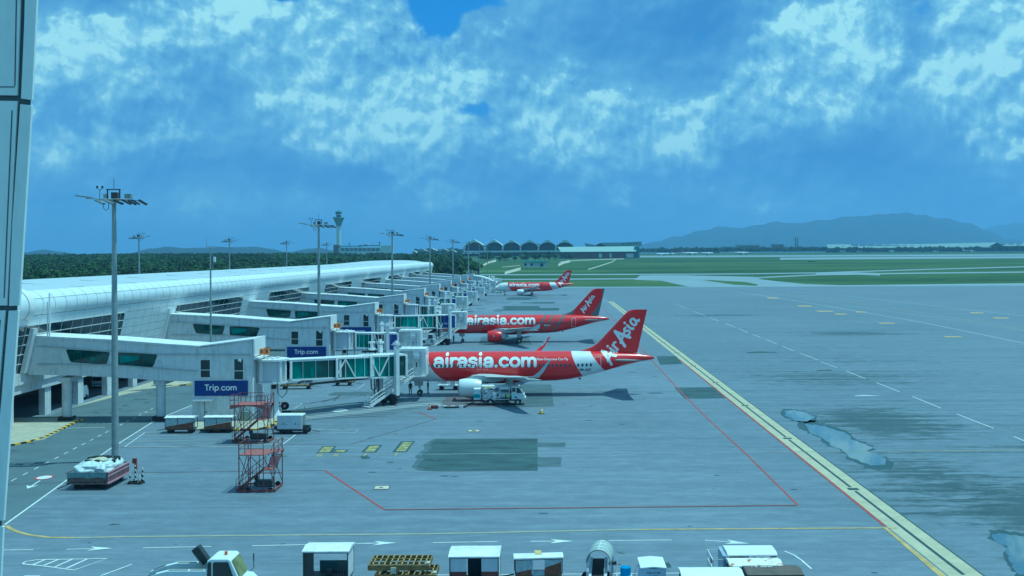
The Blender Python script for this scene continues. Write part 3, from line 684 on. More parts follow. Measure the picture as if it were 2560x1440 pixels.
# backing shell behind joints
b = MB(PO); sh = [tpt(a, TR_ - .07) for a in range(-38, 101, 12)]
for (xa, za), (xb, zb) in zip(sh[:-1], sh[1:]): b.add([(xa, 60, za), (xb, 60, zb), (xb, Y1, zb), (xa, Y1, za)], [(0, 1, 2, 3)])
b.build('tube_backing', JOINT, pier, fix=False)
b = MB(PO); (xa, za), (xb, zb) = wpt(0, -.05), wpt(1, -.05); b.add([(xa, 60, za), (xb, 60, zb), (xb, Y1, zb), (xa, Y1, za)], [(0, 1, 2, 3)]); b.build('wall_backing', JOINT, pier, fix=False)
# end wall
b = MB(PO); b.prism([tpt(-38), tpt(0), tpt(30), tpt(60), tpt(95), (-71, 15.9), (-78, 15.9), (-93, 15.0), (-95.9, 0), (-62.1, 0), (-62.05, 5.9)], 1, Y1 - .4, Y1 - .02); b.build('end_wall', CLAD, pier)
# tube panels: two rows, one every 3 m (shared meshes)
ROWS = [(-37, 30), (30, 98)]
rowm = []
def tube_panel(a0, a1, dr=0.0, ln=2.93):
    b = MB(); n = 6; vo = [tpt(a0 + 1 + (a1 - a0 - 2) * i / n, TR_ + dr) for i in range(n + 1)]; vi = [tpt(a0 + 1 + (a1 - a0 - 2) * i / n, TR_ + dr - .06) for i in range(n + 1)]
    pl = vo + vi[::-1]; b.prism([(x + 62, z) for x, z in pl], 1, 0.035, ln); return b
first = {}
NT_ = int((Y1 - Y0) / 3)
stf = MB(PO)
for r_, (a0, a1) in enumerate(ROWS):
    for i in range(NT_):
        y = Y0 + i * 3
        if i < 60:
            if r_ not in first: first[r_] = tube_panel(a0, a1).build('tube_panel', CLAD, pier, smooth=True)
            o = first[r_]
            if i: o = first[r_].copy(); col.objects.link(o)
            o.location = (0, y - 124, 0)
        else:
            q = tube_panel(a0, a1); stf.add([(x - 62, yy + y, z) for x, yy, z in q.v], q.f)
stf.build('tube_panels_far', CLAD, pier, kind='stuff', smooth=True)
# larger near segment with its end ring
b = MB(PO); pl = [tpt(a, TR_ + .28) for a in range(-40, 101, 10)]; pl2 = [tpt(a, TR_ + .1) for a in range(100, -41, -10)]; b.prism(pl + pl2, 1, 60, 122.4); b.build('near_tube', CLAD, pier, smooth=True)
b = MB(PO); pl = [tpt(a, TR_ + .42) for a in range(-42, 103, 8)]; pl2 = [tpt(a, TR_ + .05) for a in range(102, -43, -8)]; b.prism(pl + pl2, 1, 121.6, 122.9); b.build('end_ring', CLEAN, pier, smooth=True)
# windows in the sloping wall
WIN = [(102.8, 151.3), (172.3, 210.0), (230.0, 268.0), (288.0, 326.0), (345.0, 383.0), (402.0, 438.0), (460.0, 498.0), (513.0, 546.0)]
WL = (Vector(WT) - Vector(WB)).length
def s_of(row): return row / NR
def in_win(y): return any(a - .3 < y < b + .3 for a, b in WIN)
b0 = MB(); (xa, za), (xb, zb) = (0, 0), (0, 0)
def wall_panel(r_):
    b = MB(); s0 = (r_ + .02) / NR; s1 = (r_ + .98) / NR; A_, B_ = wpt(s0, 0), wpt(s1, 0); C_, D_ = wpt(s1, -.04), wpt(s0, -.04)
    b.prism([(p[0] + 62, p[1]) for p in (A_, B_, C_, D_)], 1, .035, 2.965); return b
first = {}; stf = MB(PO); cnt = 0
for i in range(-7, NT_):
    y = Y0 + i * 3
    for r_ in range(NR):
        if r_ > 0 and any(a + .5 < y and y + 3 < b_ - .5 for a, b_ in WIN): continue
        if cnt < 285:
            if r_ not in first: first[r_] = wall_panel(r_).build('wall_panel', CLAD, pier); o = first[r_]
            else: o = first[r_].copy(); col.objects.link(o)
            o.location = (0, y - 124, 0); cnt += 1
        else:
            q = wall_panel(r_); stf.add([(x - 62, yy + y, z) for x, yy, z in q.v], q.f)
stf.build('wall_panels_far', CLAD, pier, kind='stuff')
for wi, (a, b_) in enumerate(WIN):
    s0, s1 = 1.02 / NR, .995; hs = s1 - s0; rc = .55; rs = rc / WL
    poly = []
    for (cy, cs, a0) in ((b_ - rc, s0 + rs, -90), (b_ - rc, s1 - rs, 0), (a + rc, s1 - rs, 90), (a + rc, s0 + rs, 180)):
        for k in range(4): t = R(a0 + 30 * k); poly.append((cy + rc * math.cos(t), cs + rs * math.sin(t)))
    def W3(p, out_): q = wpt(p[1], out_); return (q[0], p[0], q[1])
    bb_ = MB(PO); n = len(poly); bb_.add([W3(p, .02) for p in poly] + [W3(p, .06) for p in poly], [(i, (i + 1) % n, (i + 1) % n + n, i + n) for i in range(n)] + [tuple(range(n))]); wo = bb_.build('window', CLEAN, pier)
    cells = []
    i0 = math.floor((a - Y0) / 3)
    for i in range(i0, i0 + 18):
        for r_ in range(1, NR):
            q = clip_rect(poly, Y0 + i * 3 + .07, Y0 + i * 3 + 2.93, r_ / NR + .006, (r_ + 1) / NR - .006)
            if len(q) > 2: cells.append(q)
    if wi < 3:
        for q in cells: MB(PO).poly([W3(p, .035) for p in q]).build('pane', DGLASS, wo, fix=False)
    else:
        m_ = MB(PO)
        for q in cells: m_.poly([W3(p, .035) for p in q])
        m_.build('panes', DGLASS, wo, fix=False)
    # the white back of the window shows between panes: put raised bars on it
    m_ = MB(PO)
    for r_ in range(1, NR): p = (a + .1, r_ / NR); q = (b_ - .1, r_ / NR); m_.beam(W3(p, .07), W3(q, .07), .07, .07)
    m_.build('window_bars', CLEAN, wo)
# lower part of the pier: fascia, columns, recess
b = MB(PO); b.bb((-62.3, 60, 4.55), (-61.75, Y1 - .5, 5.86)); b.bb((-62.6, 60, 3.45), (-62.0, Y1 - .5, 4.5)); b.build('fascia_beam', WALLM, pier)
b = MB(PO); b.bb((-95.8, 60, 3.9), (-62.7, Y1 - 1, 4.2)); b.build('soffit', WALLM, pier)
b = MB(PO); b.bb((-74, 60, .05), (-73.5, Y1 - 1, 3.85)); b.build('recessed_wall', mat('recess_wall', (.16, .17, .18), .8), pier)
b = MB(PO)
for i in range(20): b.bb((-73.45, 90 + i * 22, .1), (-73.3, 100 + i * 22, 3.1))
b.build('bay_doors', DGREY, pier)
c0 = None
for i in range(26):
    y = 103.5 + i * 9.2
    b = MB(); b.box((0, 0, 1.72), (.75, 1.6, 3.44))
    if c0 is None: c0 = b.build('column', WALLM, pier); o = c0
    else: o = c0.copy(); col.objects.link(o)
    o.location = (-62.6 + 62, y - 124, 0)
# poles and lamp on the pier edge
tag(MB().tube([(-58.9, 124.6, 9.9), (-58.9, 124.6, 15.2)], .10, 8).tube([(-59.15, 124.6, 9.9), (-59.15, 124.6, 14.2)], .07, 6).build('lightning_pole', CLEAN), 'thin white twin pole at the pier end above the nearest walkway', 'pole')
# ================================================================== fixed link bridges
def PX(x, y, Y): p = A(x, y, Y); return (p.x, p.z)
NB = 10
BX = lambda k: -.33 * k if k < 9 else -.33 * 9
BY = lambda k: 124.5 + 45.3 * k
ordn = ['nearest', 'second', 'third', 'fourth', 'fifth', 'sixth', 'seventh', 'eighth', 'ninth', 'farthest']
def rounded(poly, r=.35, n=3):
    o = []; L = len(poly)
    for i in range(L):
        p, a, c = Vector(poly[i]), Vector(poly[i - 1]), Vector(poly[(i + 1) % L]); u = (a - p).normalized() * r; v = (c - p).normalized() * r
        for k in range(n + 1): t = k / n; o.append(tuple((p + u) * (1 - t) ** 2 + p * 2 * t * (1 - t) + (p + v) * t ** 2))
    return o
YF = 124.5; DP = 4.7
def make_bridge():
    o = Vector((-35, YF, 0)); t = thing('link_bridge', '', 'walkway', o)
    P = lambda x, y: PX(x, y, YF)
    top = [P(72, 843), P(275, 853), P(420, 864), P(500, 869), P(630, 850)]
    bot = [P(70, 937), P(165, 938), P(275, 942.5), P(397, 951), P(480, 954)]
    xr = P(632, 900)[0]; xl = bot[-1][0]
    body = top + [(xr, 0), (xl, 0)] + bot[::-1]
    b = MB(o); b.prism(body, 1, YF, YF + DP); b.build('wall', WALLM, t)
    # parapet / roof slab
    b = MB(o)
    for (x0, z0), (x1, z1) in zip(top[:3], top[1:4]): b.add([(x0, YF - .12, z0 - .02), (x1, YF - .12, z1 - .02), (x1, YF + DP + .1, z1 - .02), (x0, YF + DP + .1, z0 - .02), (x0, YF - .12, z0 + .22), (x1, YF - .12, z1 + .22), (x1, YF + DP + .1, z1 + .22), (x0, YF + DP + .1, z0 + .22)], [(0, 3, 2, 1), (4, 5, 6, 7), (0, 1, 5, 4), (1, 2, 6, 5), (2, 3, 7, 6), (3, 0, 4, 7)])
    b.build('parapet', WALLM, t)
    b = MB(o); (x0, z0), (x1, z1) = top[3], top[4]; x0 -= .6
    b.add([(x0, YF - .2, z0 + .02), (x1 + .25, YF - .2, z1 + .02), (x1 + .25, YF + DP + .2, z1 + .02), (x0, YF + DP + .2, z0 + .02), (x0, YF - .2, z0 + .17), (x1 + .25, YF - .2, z1 + .17), (x1 + .25, YF + DP + .2, z1 + .17), (x0, YF + DP + .2, z0 + .17)], [(0, 3, 2, 1), (4, 5, 6, 7), (0, 1, 5, 4), (1, 2, 6, 5), (2, 3, 7, 6), (3, 0, 4, 7)])
    b.build('roof', CLEAN, t)
    b = MB(o); b.bb((xr, YF - .05, z1 - 1.95), (xr + .22, YF + DP + .1, z1 + .0)); b.build('end_panel', CLEAN, t)
    b = MB(o); b.bb((xr + .005, YF + .0, z1 - 2.3), (xr + .7, YF + DP, z1 - 2.05)); b.build('end_canopy', CLEAN, t)
    for pts in ([(92, 865), (392, 885), (632, 887)], [(92, 911), (275, 911), (495, 927)]):
        b = MB(o); q = [P(*p) for p in pts]
        for (xa, za), (xb, zb) in zip(q[:-1], q[1:]): b.beam((xa, YF - .07, za), (xb, YF - .07, zb), .14, .07)
        b.build('ledge', mat('stained_ledge', (.45, .46, .45), .8), t)
    for pts in ([(166, 874), (274, 881), (265, 910.5), (177, 905)], [(291, 882), (393, 886), (381, 918), (293.5, 913)]):
        q = rounded([P(*p) for p in pts], .3); n = len(q)
        cx = sum(p[0] for p in q) / n; cz = sum(p[1] for p in q) / n
        b = MB(o); b.add([(x, YF - .03, z) for x, z in q] + [(cx + (x - cx) * 1.03, YF - .005, cz + (z - cz) * 1.06) for x, z in q], [tuple(range(n))] + [(i, (i + 1) % n, (i + 1) % n + n, i + n) for i in range(n)])
        w_ = b.build('window', GGDARK, t, fix=False)
        bx0, bx1 = min(p[0] for p in q), max(p[0] for p in q); bz0, bz1 = min(p[1] for p in q), max(p[1] for p in q)
        sx = 0 if pts[0][0] > 200 else 3
        for kk_ in range(2 + (sx == 0)):
            xa = bx0 + (bx1 - bx0) * (kk_ + sx + .55) / 6.2; xb = xa + (bx1 - bx0) / 6.2 - .05; zt = bz1 - (.35 if sx == 0 else .9); MB(o).poly([(xa, YF - .034, bz0 + .45 + .15 * kk_), (xb, YF - .034, bz0 + .6 + .15 * kk_), (xb, YF - .034, zt), (xa, YF - .034, zt)]).build('pane', GGLITE if sx == 0 else GGLASS, w_, fix=False)  # lighter overlay panes paint lit bays into the dark window
        b = MB(o); x0, x1 = min(p[0] for p in q), max(p[0] for p in q); zt = max(p[1] for p in q); zb = min(p[1] for p in q)
        for k in range(1, 6): x = x0 + (x1 - x0) * k / 6; b.beam((x, YF - .036, zb + .25), (x, YF - .036, zt - .25), .04, .02)
        b.build('mullions', DGREY, w_)
    for (xa, xb, ya, yb) in ((502, 525, 900, 943), (586, 608, 898, 948)):
        (x0, z1_), (x1, z0_) = P(xa, ya), P(xb, yb)
        b = MB(o); b.bb((x0 - .08, YF - .03, z0_ - .08), (x1 + .08, YF, z1_ + .08)); w_ = b.build('window', WHITE, t)
        zm = z0_ + (z1_ - z0_) * .42
        b = MB(o); b.bb((x0, YF - .05, zm + .05), (x1, YF - .031, z1_)); b.build('pane', DGLASS, w_)
        b = MB(o); b.bb((x0, YF - .05, z0_), (x1, YF - .031, zm - .05)); b.build('pane', DGLASS, w_)
    (x0, z1_), (x1, _) = P(495, 1003), P(529, 1003)
    b = MB(o); b.bb((x0, YF - .05, .1), (x1, YF, z1_)); dr = b.build('door', WALLM, t)
    b = MB(o); b.bb(((x0 + x1) / 2 - .03, YF - .075, .15), ((x0 + x1) / 2 + .03, YF - .051, z1_ - .05)); b.bb(((x0 + x1) / 2 + .1, YF - .12, 1.0), ((x0 + x1) / 2 + .18, YF - .052, 1.25)); b.build('door_trim', DGREY, dr)
    b = MB(o); b.bb((x0 - .4, YF - .8, z1_ + .08), (x1 + .15, YF, z1_ + .22)); b.build('door_canopy', CLEAN, t)
    b = MB(o); b.bb((-36.3, YF - .5, .1), (-35.2, YF - .01, 1.2)); b.build('meter_cabinet', mat('cabinet_green', (.25, .30, .27), .7), t)
    b = MB(o); b.tube([(xr - 1.4, YF - .12, 7.0), (xr - 1.4, YF - .5, 7.3)], .06, 6); b.box((xr - 1.4, YF - .55, 7.25), (.3, .35, .2)); b.build('camera_bracket', CLEAN, t)
    for x in (-57.4, -46.2):
        b = MB(o); zc = 5.2 if x < -50 else 4.85
        b.tube([(x, YF + 1.2, 0), (x, YF + 1.2, zc - 1.1), (x, YF + 1.2, zc)], [.55, .55, .62], 14); b.box((x, YF + 2.2, zc - .28), (1.3, 3.4, .55)); b.build('column', WALLM, t, smooth=True)
        b = MB(o); b.box((x, YF + .45, .3), (1.5, .12, .5)); b.box((x - .7, YF + 1.1, .3), (.12, 1.4, .5)); b.box((x + .75, YF + 1.1, .3), (.12, 1.4, .5)); b.build('column_guard', KBLK, t)
    # white slanted collar where the bridge meets the wall
    b = MB(o); (ax, az), (bx, bz) = wpt(.22, .10), wpt(1.0, .10); b.add([(ax, YF - 1.0, az), (ax + .5, YF - 1.0, az), (bx + .5, YF - 1.0, bz), (bx, YF - 1.0, bz), (ax, YF - .1, az), (ax + .5, YF - .1, az), (bx + .5, YF - .1, bz), (bx, YF - .1, bz)], [(0, 1, 2, 3), (4, 7, 6, 5), (0, 4, 5, 1), (1, 5, 6, 2), (2, 6, 7, 3), (3, 7, 4, 0)])
    b.build('collar', CLEAN, t)
    return t
br0 = make_bridge()
bridges = [br0]
for k in range(1, NB): bridges.append(copy_tree(br0))
for k, t in enumerate(bridges):
    t.location = (-35 + BX(k), BY(k), 0)
    t['label'] = f'{ordn[k]} grey fixed walkway running out from the pier, two green windows in its side'
    t['group'] = 'fixed walkways along the pier'
    if k <= 3:
        o = t.location; (x0, z1_), (x1, z0_) = PX(487, 952, YF), PX(620, 989, YF)
        trip_sign(t, o, x0 + BX(k), x1 + BX(k), z0_, z1_, BY(k) - .1)
# vaulted roof at the far end of the pier
b = MB((-40, 540, 0)); 
arc = [(-52 + 26 * i / 12, 5.2 + 3.6 * math.sin(math.pi * i / 12)) for i in range(13)]
b.prism(arc + [(x, z - .5) for x, z in arc[::-1]], 1, 532, 548); vt = thing('vaulted_hall', 'small grey hall with a curved vault roof at the far end of the pier', 'building', (-40, 540, 0))
b.build('roof', CLEAN, vt, smooth=True); b = MB((-40, 540, 0)); b.bb((-51, 533, 0), (-28, 547, 5.3)); b.build('wall', WALLM, vt)
b = MB((-40, 540, 0)); b.prism([(-50, 5.35)] + [(-50 + 22 * i / 8, 5.35 + 3.0 * math.sin(math.pi * i / 8)) for i in range(9)] + [(-28, 5.35)], 1, 532.6, 532.9); b.build('gable_glazing', GREY, vt)
# ================================================================== jet bridges
def jetway(k, rot, cab, blue=False, glassfirst=True, stair=True, near=True):
    """rot, cab: world (X, Y) of the rotunda axis and of the cab's front corner"""
    rx, ry = rot; cx, cy = cab; o = Vector((rx, ry, 0)); t = thing('jet_bridge', '', 'jet bridge', o, group='passenger jet bridges along the pier')
    zf, zt = 4.45, 6.95
    b = MB(o); b.cyl((rx, ry, (zf + zt) / 2 - .05), 1.55, zt - zf - .1, 20); b.build('rotunda_shutter', GREY, t, smooth=True)
    b = MB(o); b.cyl((rx, ry, zt + .08), 2.0, .22, 20); b.cyl((rx, ry, zf - .12), 1.85, .2, 20)
    for a in (200, 232, 318, 345): b.box((rx + 1.62 * math.cos(R(a)), ry + 1.62 * math.sin(R(a)), (zf + zt) / 2), (.42, .3, zt - zf), rz=R(a))
    b.build('rotunda_frame', CLEAN, t)
    b = MB(o); b.tube([(rx + .3, ry, 0), (rx + .3, ry, .2), (rx + .3, ry, .9), (rx + .3, ry, zf - .4)], [.95, .9, .5, .5], 14); b.build('rotunda_column', CLEAN, t, smooth=True)
    b = MB(o); b.box((rx + .5, ry - 1.2, zf - .55), (.5, .5, .5)); b.tube([(rx + 1.0, ry - 1.5, zf), (rx + 1.1, ry - 1.7, zf - 1.3), (rx + 1.6, ry - 1.7, zf - 1.8), (rx + 2.1, ry - 1.5, zf - 1.2), (rx + 2.2, ry - 1.3, zf)], .05, 6); b.build('cable_loop', BLACK, t)
    b = MB(o); b.tube([(rx - .9, ry - .3, zt + .1), (rx - .9, ry - .3, zt + 1.3)], .05, 6); b.build('number_post', GALV, t)
    b = MB(o); b.box((rx - 1.2, ry - .35, zt + 1.05), (.75, .08, .75), rz=R(18)); b.box((rx - .55, ry - .35, zt + 1.1), (.75, .08, .85), rz=R(-22)); nb = b.build('number_board', ORNG, t)
    b = MB(o); b.box((rx - .55, ry - .41, zt + 1.1), (.28, .04, .42), rz=R(-22)); b.box((rx - 1.2, ry - .41, zt + 1.05), (.3, .04, .3), rz=R(18)); b.build('number_mark', BROWN, nb)
    for dx_, dy_, s_ in ((-.4, -.7, .22), (.3, -.9, .16), (.6, .2, .2), (-.2, .4, .15)): MB(o).box((rx + dx_, ry + dy_, zt + .3), (s_ * 2, s_ * 1.5, s_)).build('roof_box', WHITE, t)
    d = Vector((cx - rx, cy - ry, 0)); 
    ang = math.atan2(d.y, d.x); L = d.length; zc = 3.45           # floor height at the cab
    dirv = Vector((math.cos(ang), math.sin(ang), 0)); nrm = Vector((math.sin(ang), -math.cos(ang), 0))     # nrm faces the camera side
    s0 = 1.7; e = L - 4.2; tot = e - s0
    secs = [(s0, s0 + tot * .42, 1.15, 0.0), (s0 + tot * .37, s0 + tot * .70, 1.3, .14), (s0 + tot * .66, e, 1.45, .28)]
    for si, (a, b_, hw, g_) in enumerate(secs):
        zA = zf + (zc - zf) * (a / L) - g_ * .7; zB = zf + (zc - zf) * (b_ / L) - g_ * .7; tA = zt + (zc + 2.7 - zt) * a / L + g_ * .6; tB = zt + (zc + 2.7 - zt) * b_ / L + g_ * .6
        o3 = Vector((rx, ry, 0)); pA = o3 + dirv * a; pB = o3 + dirv * b_
        Q = lambda s, w_, z: o3 + dirv * (a + (b_ - a) * s) + nrm * w_ + Vector((0, 0, z))
        zl = lambda s: zA + (zB - zA) * s; zh = lambda s: tA + (tB - tA) * s
        def hexa(mb, s0_, s1_, w0, w1, l0, h0):
            """box along the section from s0..s1, between offsets, from height fn l0 to h0"""
            vs = [Q(s, w_, f(s)) for s in (s0_, s1_) for w_ in (w0, w1) for f in (l0, h0)]
            mb.add(vs, [(0, 1, 3, 2), (4, 6, 7, 5), (0, 4, 5, 1), (2, 3, 7, 6), (0, 2, 6, 4), (1, 5, 7, 3)])
        b = MB(o); hexa(b, 0, 1, -hw, hw, lambda s: zh(s) - .22, lambda s: zh(s)); hexa(b, 0, 1, -hw, hw, lambda s: zl(s), lambda s: zl(s) + .2)
        for s_ in (0, 1 - .3 / (b_ - a)):
            for sg in (-1, 1): hexa(b, s_, s_ + .3 / (b_ - a), sg * hw - .08, sg * hw + .08, lambda s: zl(s) + .2, lambda s: zh(s) - .22)
        b.build('tunnel_frame', CLEAN, t)
        b = MB(o); hexa(b, 0, 1, -hw + .12, -hw + .16, lambda s: zl(s) + .2, lambda s: zh(s) - .22); b.build('far_side_glass', GGLASS, t)
        for j in range(4):
            b = MB(o); hexa(b, j / 4 + .004, (j + 1) / 4 - .004, hw - .16, hw - .12, lambda s: zl(s) + .2, lambda s: zh(s) - .22); b.build('pane', (GGLASS, GGLITE, GGDARK, GGLASS, GGLITE, GGLASS, GGDARK)[(j * 3 + si * 2 + k) % 7], t)
        # posts and diagonals on the camera side and the far side
        b = MB(o); nb_ = (4, 4, 4)[si]; vis = (1, 2, 4)[si] if False else nb_
        for sg in (-1, 1):
            w_ = sg * (hw - .04)
            for j in range(nb_ + 1):
                s_ = j / nb_
                if 0 < j < nb_: b.beam(Q(s_, w_, zl(s_) + .2), Q(s_, w_, zh(s_) - .22), .10 if si else .05, .10 if si else .05)
                if j < nb_ and (si and j < 2 or not si and False):
                    s2 = (j + 1) / nb_
                    if (j + si) % 2: b.beam(Q(s_, w_, zl(s_) + .22), Q(s2, w_, zh(s2) - .24), .11, .14)
                    else: b.beam(Q(s_, w_, zh(s_) - .24), Q(s2, w_, zl(s2) + .22), .11, .14)
                elif j < nb_:
                    s2 = (j + 1) / nb_; w2 = sg * (hw - .19)
                    if (j + si) % 2: b.beam(Q(s_, w2, zl(s_) + .22), Q(s2, w2, zh(s2) - .24), .07, .05)
                    else: b.beam(Q(s_, w2, zh(s_) - .24), Q(s2, w2, zl(s2) + .22), .07, .05)
        b.build('truss', CLEAN, t)
        if blue and si == 2:
            b = MB(o); hexa(b, .34, .985, hw - .03, hw + .04, lambda s: zl(s) + .22, lambda s: zh(s) - .22); sg_ = b.build('advert_panel', BLUE, t)
            if k < 6:
                st, wd = word('Trip.com', .12); base_s = .36 * (b_ - a); ww = .40 * (b_ - a) if k != 2 else .36 * (b_ - a); kk = ww / wd
                b = MB(o); brush_mesh(b, st, lambda x, y, l: o3 + dirv * (a + base_s + .2 + x * kk) + nrm * (hw + .052 + l) + Vector((0, 0, (zA + zB) / 2 + .95 + y * kk)), step=.001)
                b.build('lettering', TW, sg_, fix=False)
        if si == 0:
            b = MB(o); hexa(b, 0, 1, -hw - .05, hw + .05, lambda s: zh(s) + .002, lambda s: zh(s) + .06); b.build('tunnel_roof', CLEAN, t)
    # under-tunnel gear
    b = MB(o); p = o3 + dirv * (s0 + tot * .5)
    for q in (.35, .6): pq = o3 + dirv * (s0 + tot * q); b.box(pq + Vector((0, 0, 3.6)), (tot * .3, .5, .22), rz=ang)
    b.build('cable_tray', DGREY, t)
    # lift columns and wheel bogie
    lp = o3 + dirv * (L - 6.2)
    for sg in (-1, 1):
        c_ = lp + nrm * sg * 1.85; b = MB(o); b.box((c_.x, c_.y, 4.45), (.5, .55, 6.4), rz=ang); b.box((c_.x, c_.y, 7.95), (.7, .75, .3), rz=ang); b.build('lift_column', CLEAN, t)
        b = MB(o); b.box((c_.x, c_.y, 8.2), (.35, .35, .3), rz=ang); b.build('column_head', WHITE, t)
    b = MB(o); b.box((lp.x, lp.y, 1.15), (.6, 4.2, .4), rz=ang); b.box((lp.x, lp.y, .75), (1.6, .9, .5), rz=ang); b.build('bogie', DGREY, t)
    b = MB(o); q = lp - dirv * 1.6; b.cyl((q.x, q.y, 2.3), .16, 3.2, 10); b.cyl((q.x - .5, q.y, 2.3), .08, 3.2, 8); b.build('hydraulic_leg', DGREY, t)
    b = MB(o); q = lp - dirv * 3.2 + nrm * 1.3; b.tube([(q.x - .35, q.y, 3.6), (q.x - .3, q.y, 2.4), (q.x, q.y, 2.1), (q.x + .3, q.y, 2.4), (q.x + .35, q.y, 3.6)], .08, 6); b.build('hanging_hose', BLACK, t)
    for sg in (-1, 1):
        q = lp + dirv * 0 + nrm * sg * 1.1; M_ = Matrix.Rotation(ang, 3, 'Z') 
        b = MB(o); e_ = dirv.cross(Vector((0, 0, 1))); b.tube([q + Vector((0, 0, .55)) - e_ * .22, q + Vector((0, 0, .55)) + e_ * .22], .55, 14); b.build('wheel', BLACK, t)
    # cab: rotunda plus bumper hood, turned towards the stand
    b = MB(o); x1 = cx; w_ = 3.4; hx = x1 - w_
    y0c, y1c = cy - 1.7, cy + 1.6
    b.bb((x1 - 1.55, y0c, 3.3), (x1, y1c, 6.75)); b.bb((hx - .1, y0c + .35, 3.35), (x1 - 1.56, y1c - .1, 6.65)); cb = b.build('cab', mat('cab_panel', (.66, .72, .74), .5), t)
    b = MB(o); b.bb((x1 - 3.5, y0c - .05, 6.66), (x1 + .08, y1c + .1, 6.95)); b.bb((x1 - 1.62, y0c - .12, 3.12), (x1 + .06, y1c + .1, 3.34)); b.bb((x1 - .42, y0c - .12, 3.35), (x1 + .05, y0c - .002, 6.65)); b.bb((x1 - 1.6, y0c - .10, 3.35), (x1 - 1.42, y0c - .002, 6.65))
    b.bb((x1 + .002, y0c + .1, 3.3), (x1 + .12, y1c, 6.7)); b.build('cab_frame', CLEAN, t)
    b = MB(o); b.bb((x1 - 1.38, y0c - .06, 3.4), (x1 - .85, y0c - .003, 5.5)); dr = b.build('cab_door', WHITE, t); MB(o).bb((x1 - 1.18, y0c - .08, 4.5), (x1 - 1.03, y0c - .061, 5.15)).build('door_pane', DGLASS, dr)
    b = MB(o); b.bb((x1 - 1.4, y0c - .35, 5.6), (x1 - .75, y0c - .003, 6.1)); b.build('door_hood', CLEAN, t)
    b = MB(o); b.bb((x1 - .8, y0c - .03, 4.55), (x1 - .46, y0c - .004, 6.5)); b.build('cab_window', CGLASS if False else GREY, t)
    b = MB(o)
    for z in (3.6, 4.0, 4.4): b.beam((x1 - .85, y0c - .3, z), (x1 - .42, y0c - .3, z), .05)
    for x in (x1 - .84, x1 - .6, x1 - .44): b.beam((x, y0c - .3, 3.35), (x, y0c - .3, 4.45), .05)
    # roof ladder and rails
    for z in range(9): b.beam((hx + .3, y0c + .28, 3.6 + z * .38), (hx + .62, y0c + .28, 3.6 + z * .38), .045)
    for x in (hx + .3, hx + .62): b.beam((x, y0c + .28, 3.4), (x, y0c + .28, 7.6), .05)
    for z in (7.25, 7.6): b.beam((hx + .2, y0c + .3, z), (hx + 1.6, y0c + .3, z), .04)
    for x in (hx + .2, hx + .9, hx + 1.6): b.beam((x, y0c + .3, 6.95), (x, y0c + .3, 7.6), .04)
    b.build('cab_rails', CLEAN, t)
    q = o3 + dirv * (L * .62) + Vector((0, 0, 7.15)); b = MB(o); b.box(q + Vector((0, 0, .2)), (.7, .6, .3), rz=ang); b.cyl(q + Vector((0, 0, .6)), .22, .7, 10); b.box(q + Vector((0, 0, 1.05)), (.8, .5, .22), rz=ang); b.build('roof_unit', CLEAN, t)
    if stair:
        # service stair from the cab landing down towards the viewer and left
        T0 = Vector((cx - 1.9, y0c - .45, 3.42)); D2 = Vector((-4.8, -5.4, 0)); T1 = T0 + D2; T1.z = .16; sd_ = D2.normalized(); sn = Vector((sd_.y, -sd_.x, 0)); sa = math.atan2(sd_.y, sd_.x)
        b = MB(o)
        for sg in (-.6, .6):
            b.beam(T0 + sn * sg, T1 + sn * sg, .10, .32)
            for hh in (.5, 1.05): b.beam(T0 + sn * sg + Vector((0, 0, hh)), T1 + sn * sg + Vector((0, 0, hh)), .085)
            for j in range(7): p_ = T0.lerp(T1, j / 6) + sn * sg; b.beam(p_, p_ + Vector((0, 0, 1.05)), .07)
        b.beam(T0 + Vector((0, 0, -.1)), T0 + Vector((1.9, .4, -.1)), .9, .1)
        b.box((T1.x, T1.y, .10), (.9, 1.3, .10), rz=sa); b.build('stair_frame', CLEAN, t)
        st0 = None
        for j in range(16):
            p_ = T0.lerp(T1, (j + .5) / 16)
            if st0 is None: st0 = MB().box((0, 0, 0), (.34, 1.14, .05)).build('stair_tread', CLEAN, t); oo = st0
            else: oo = st0.copy(); col.objects.link(oo)
            oo.location = (p_.x - o.x, p_.y - o.y, p_.z + .02); oo.rotation_euler = (0, 0, sa)
        q = T0.lerp(T1, .72)
        for sg in (-.75, .75): p_ = q + sn * sg; MB(o).cyl((p_.x, p_.y, .2), .2, .12, 10, ax=1).build('stair_wheel', BLACK, t)
    return t
JW = []
JCAB = {0: (-16.6, 143.0), 1: (-21.5, 177.5), 2: (-18.1, 233.0)}
for k in range(NB):
    rot = (-33.3 + BX(k), BY(k) + 2.6)
    if k in JCAB: cab = JCAB[k]
    elif k == 9: cab = (-24.5, 545)
    elif k == 8: cab = (-24.9, 497)
    else: cab = (-23.2 - .25 * k, BY(k) + 8.5)
    t = jetway(k, rot, cab, blue=(k >= 1 and k < 9))
    extra = {0: 'with green glass tunnels, docked at the nearest airliner', 2: 'with a blue advert panel, docked at the all-red airliner'}.get(k, 'parked empty, with a blue advert panel' if 0 < k < 9 else 'at the far end of the row')
    t['label'] = f'{ordn[k]} white jet bridge {extra}'
    JW.append(t)
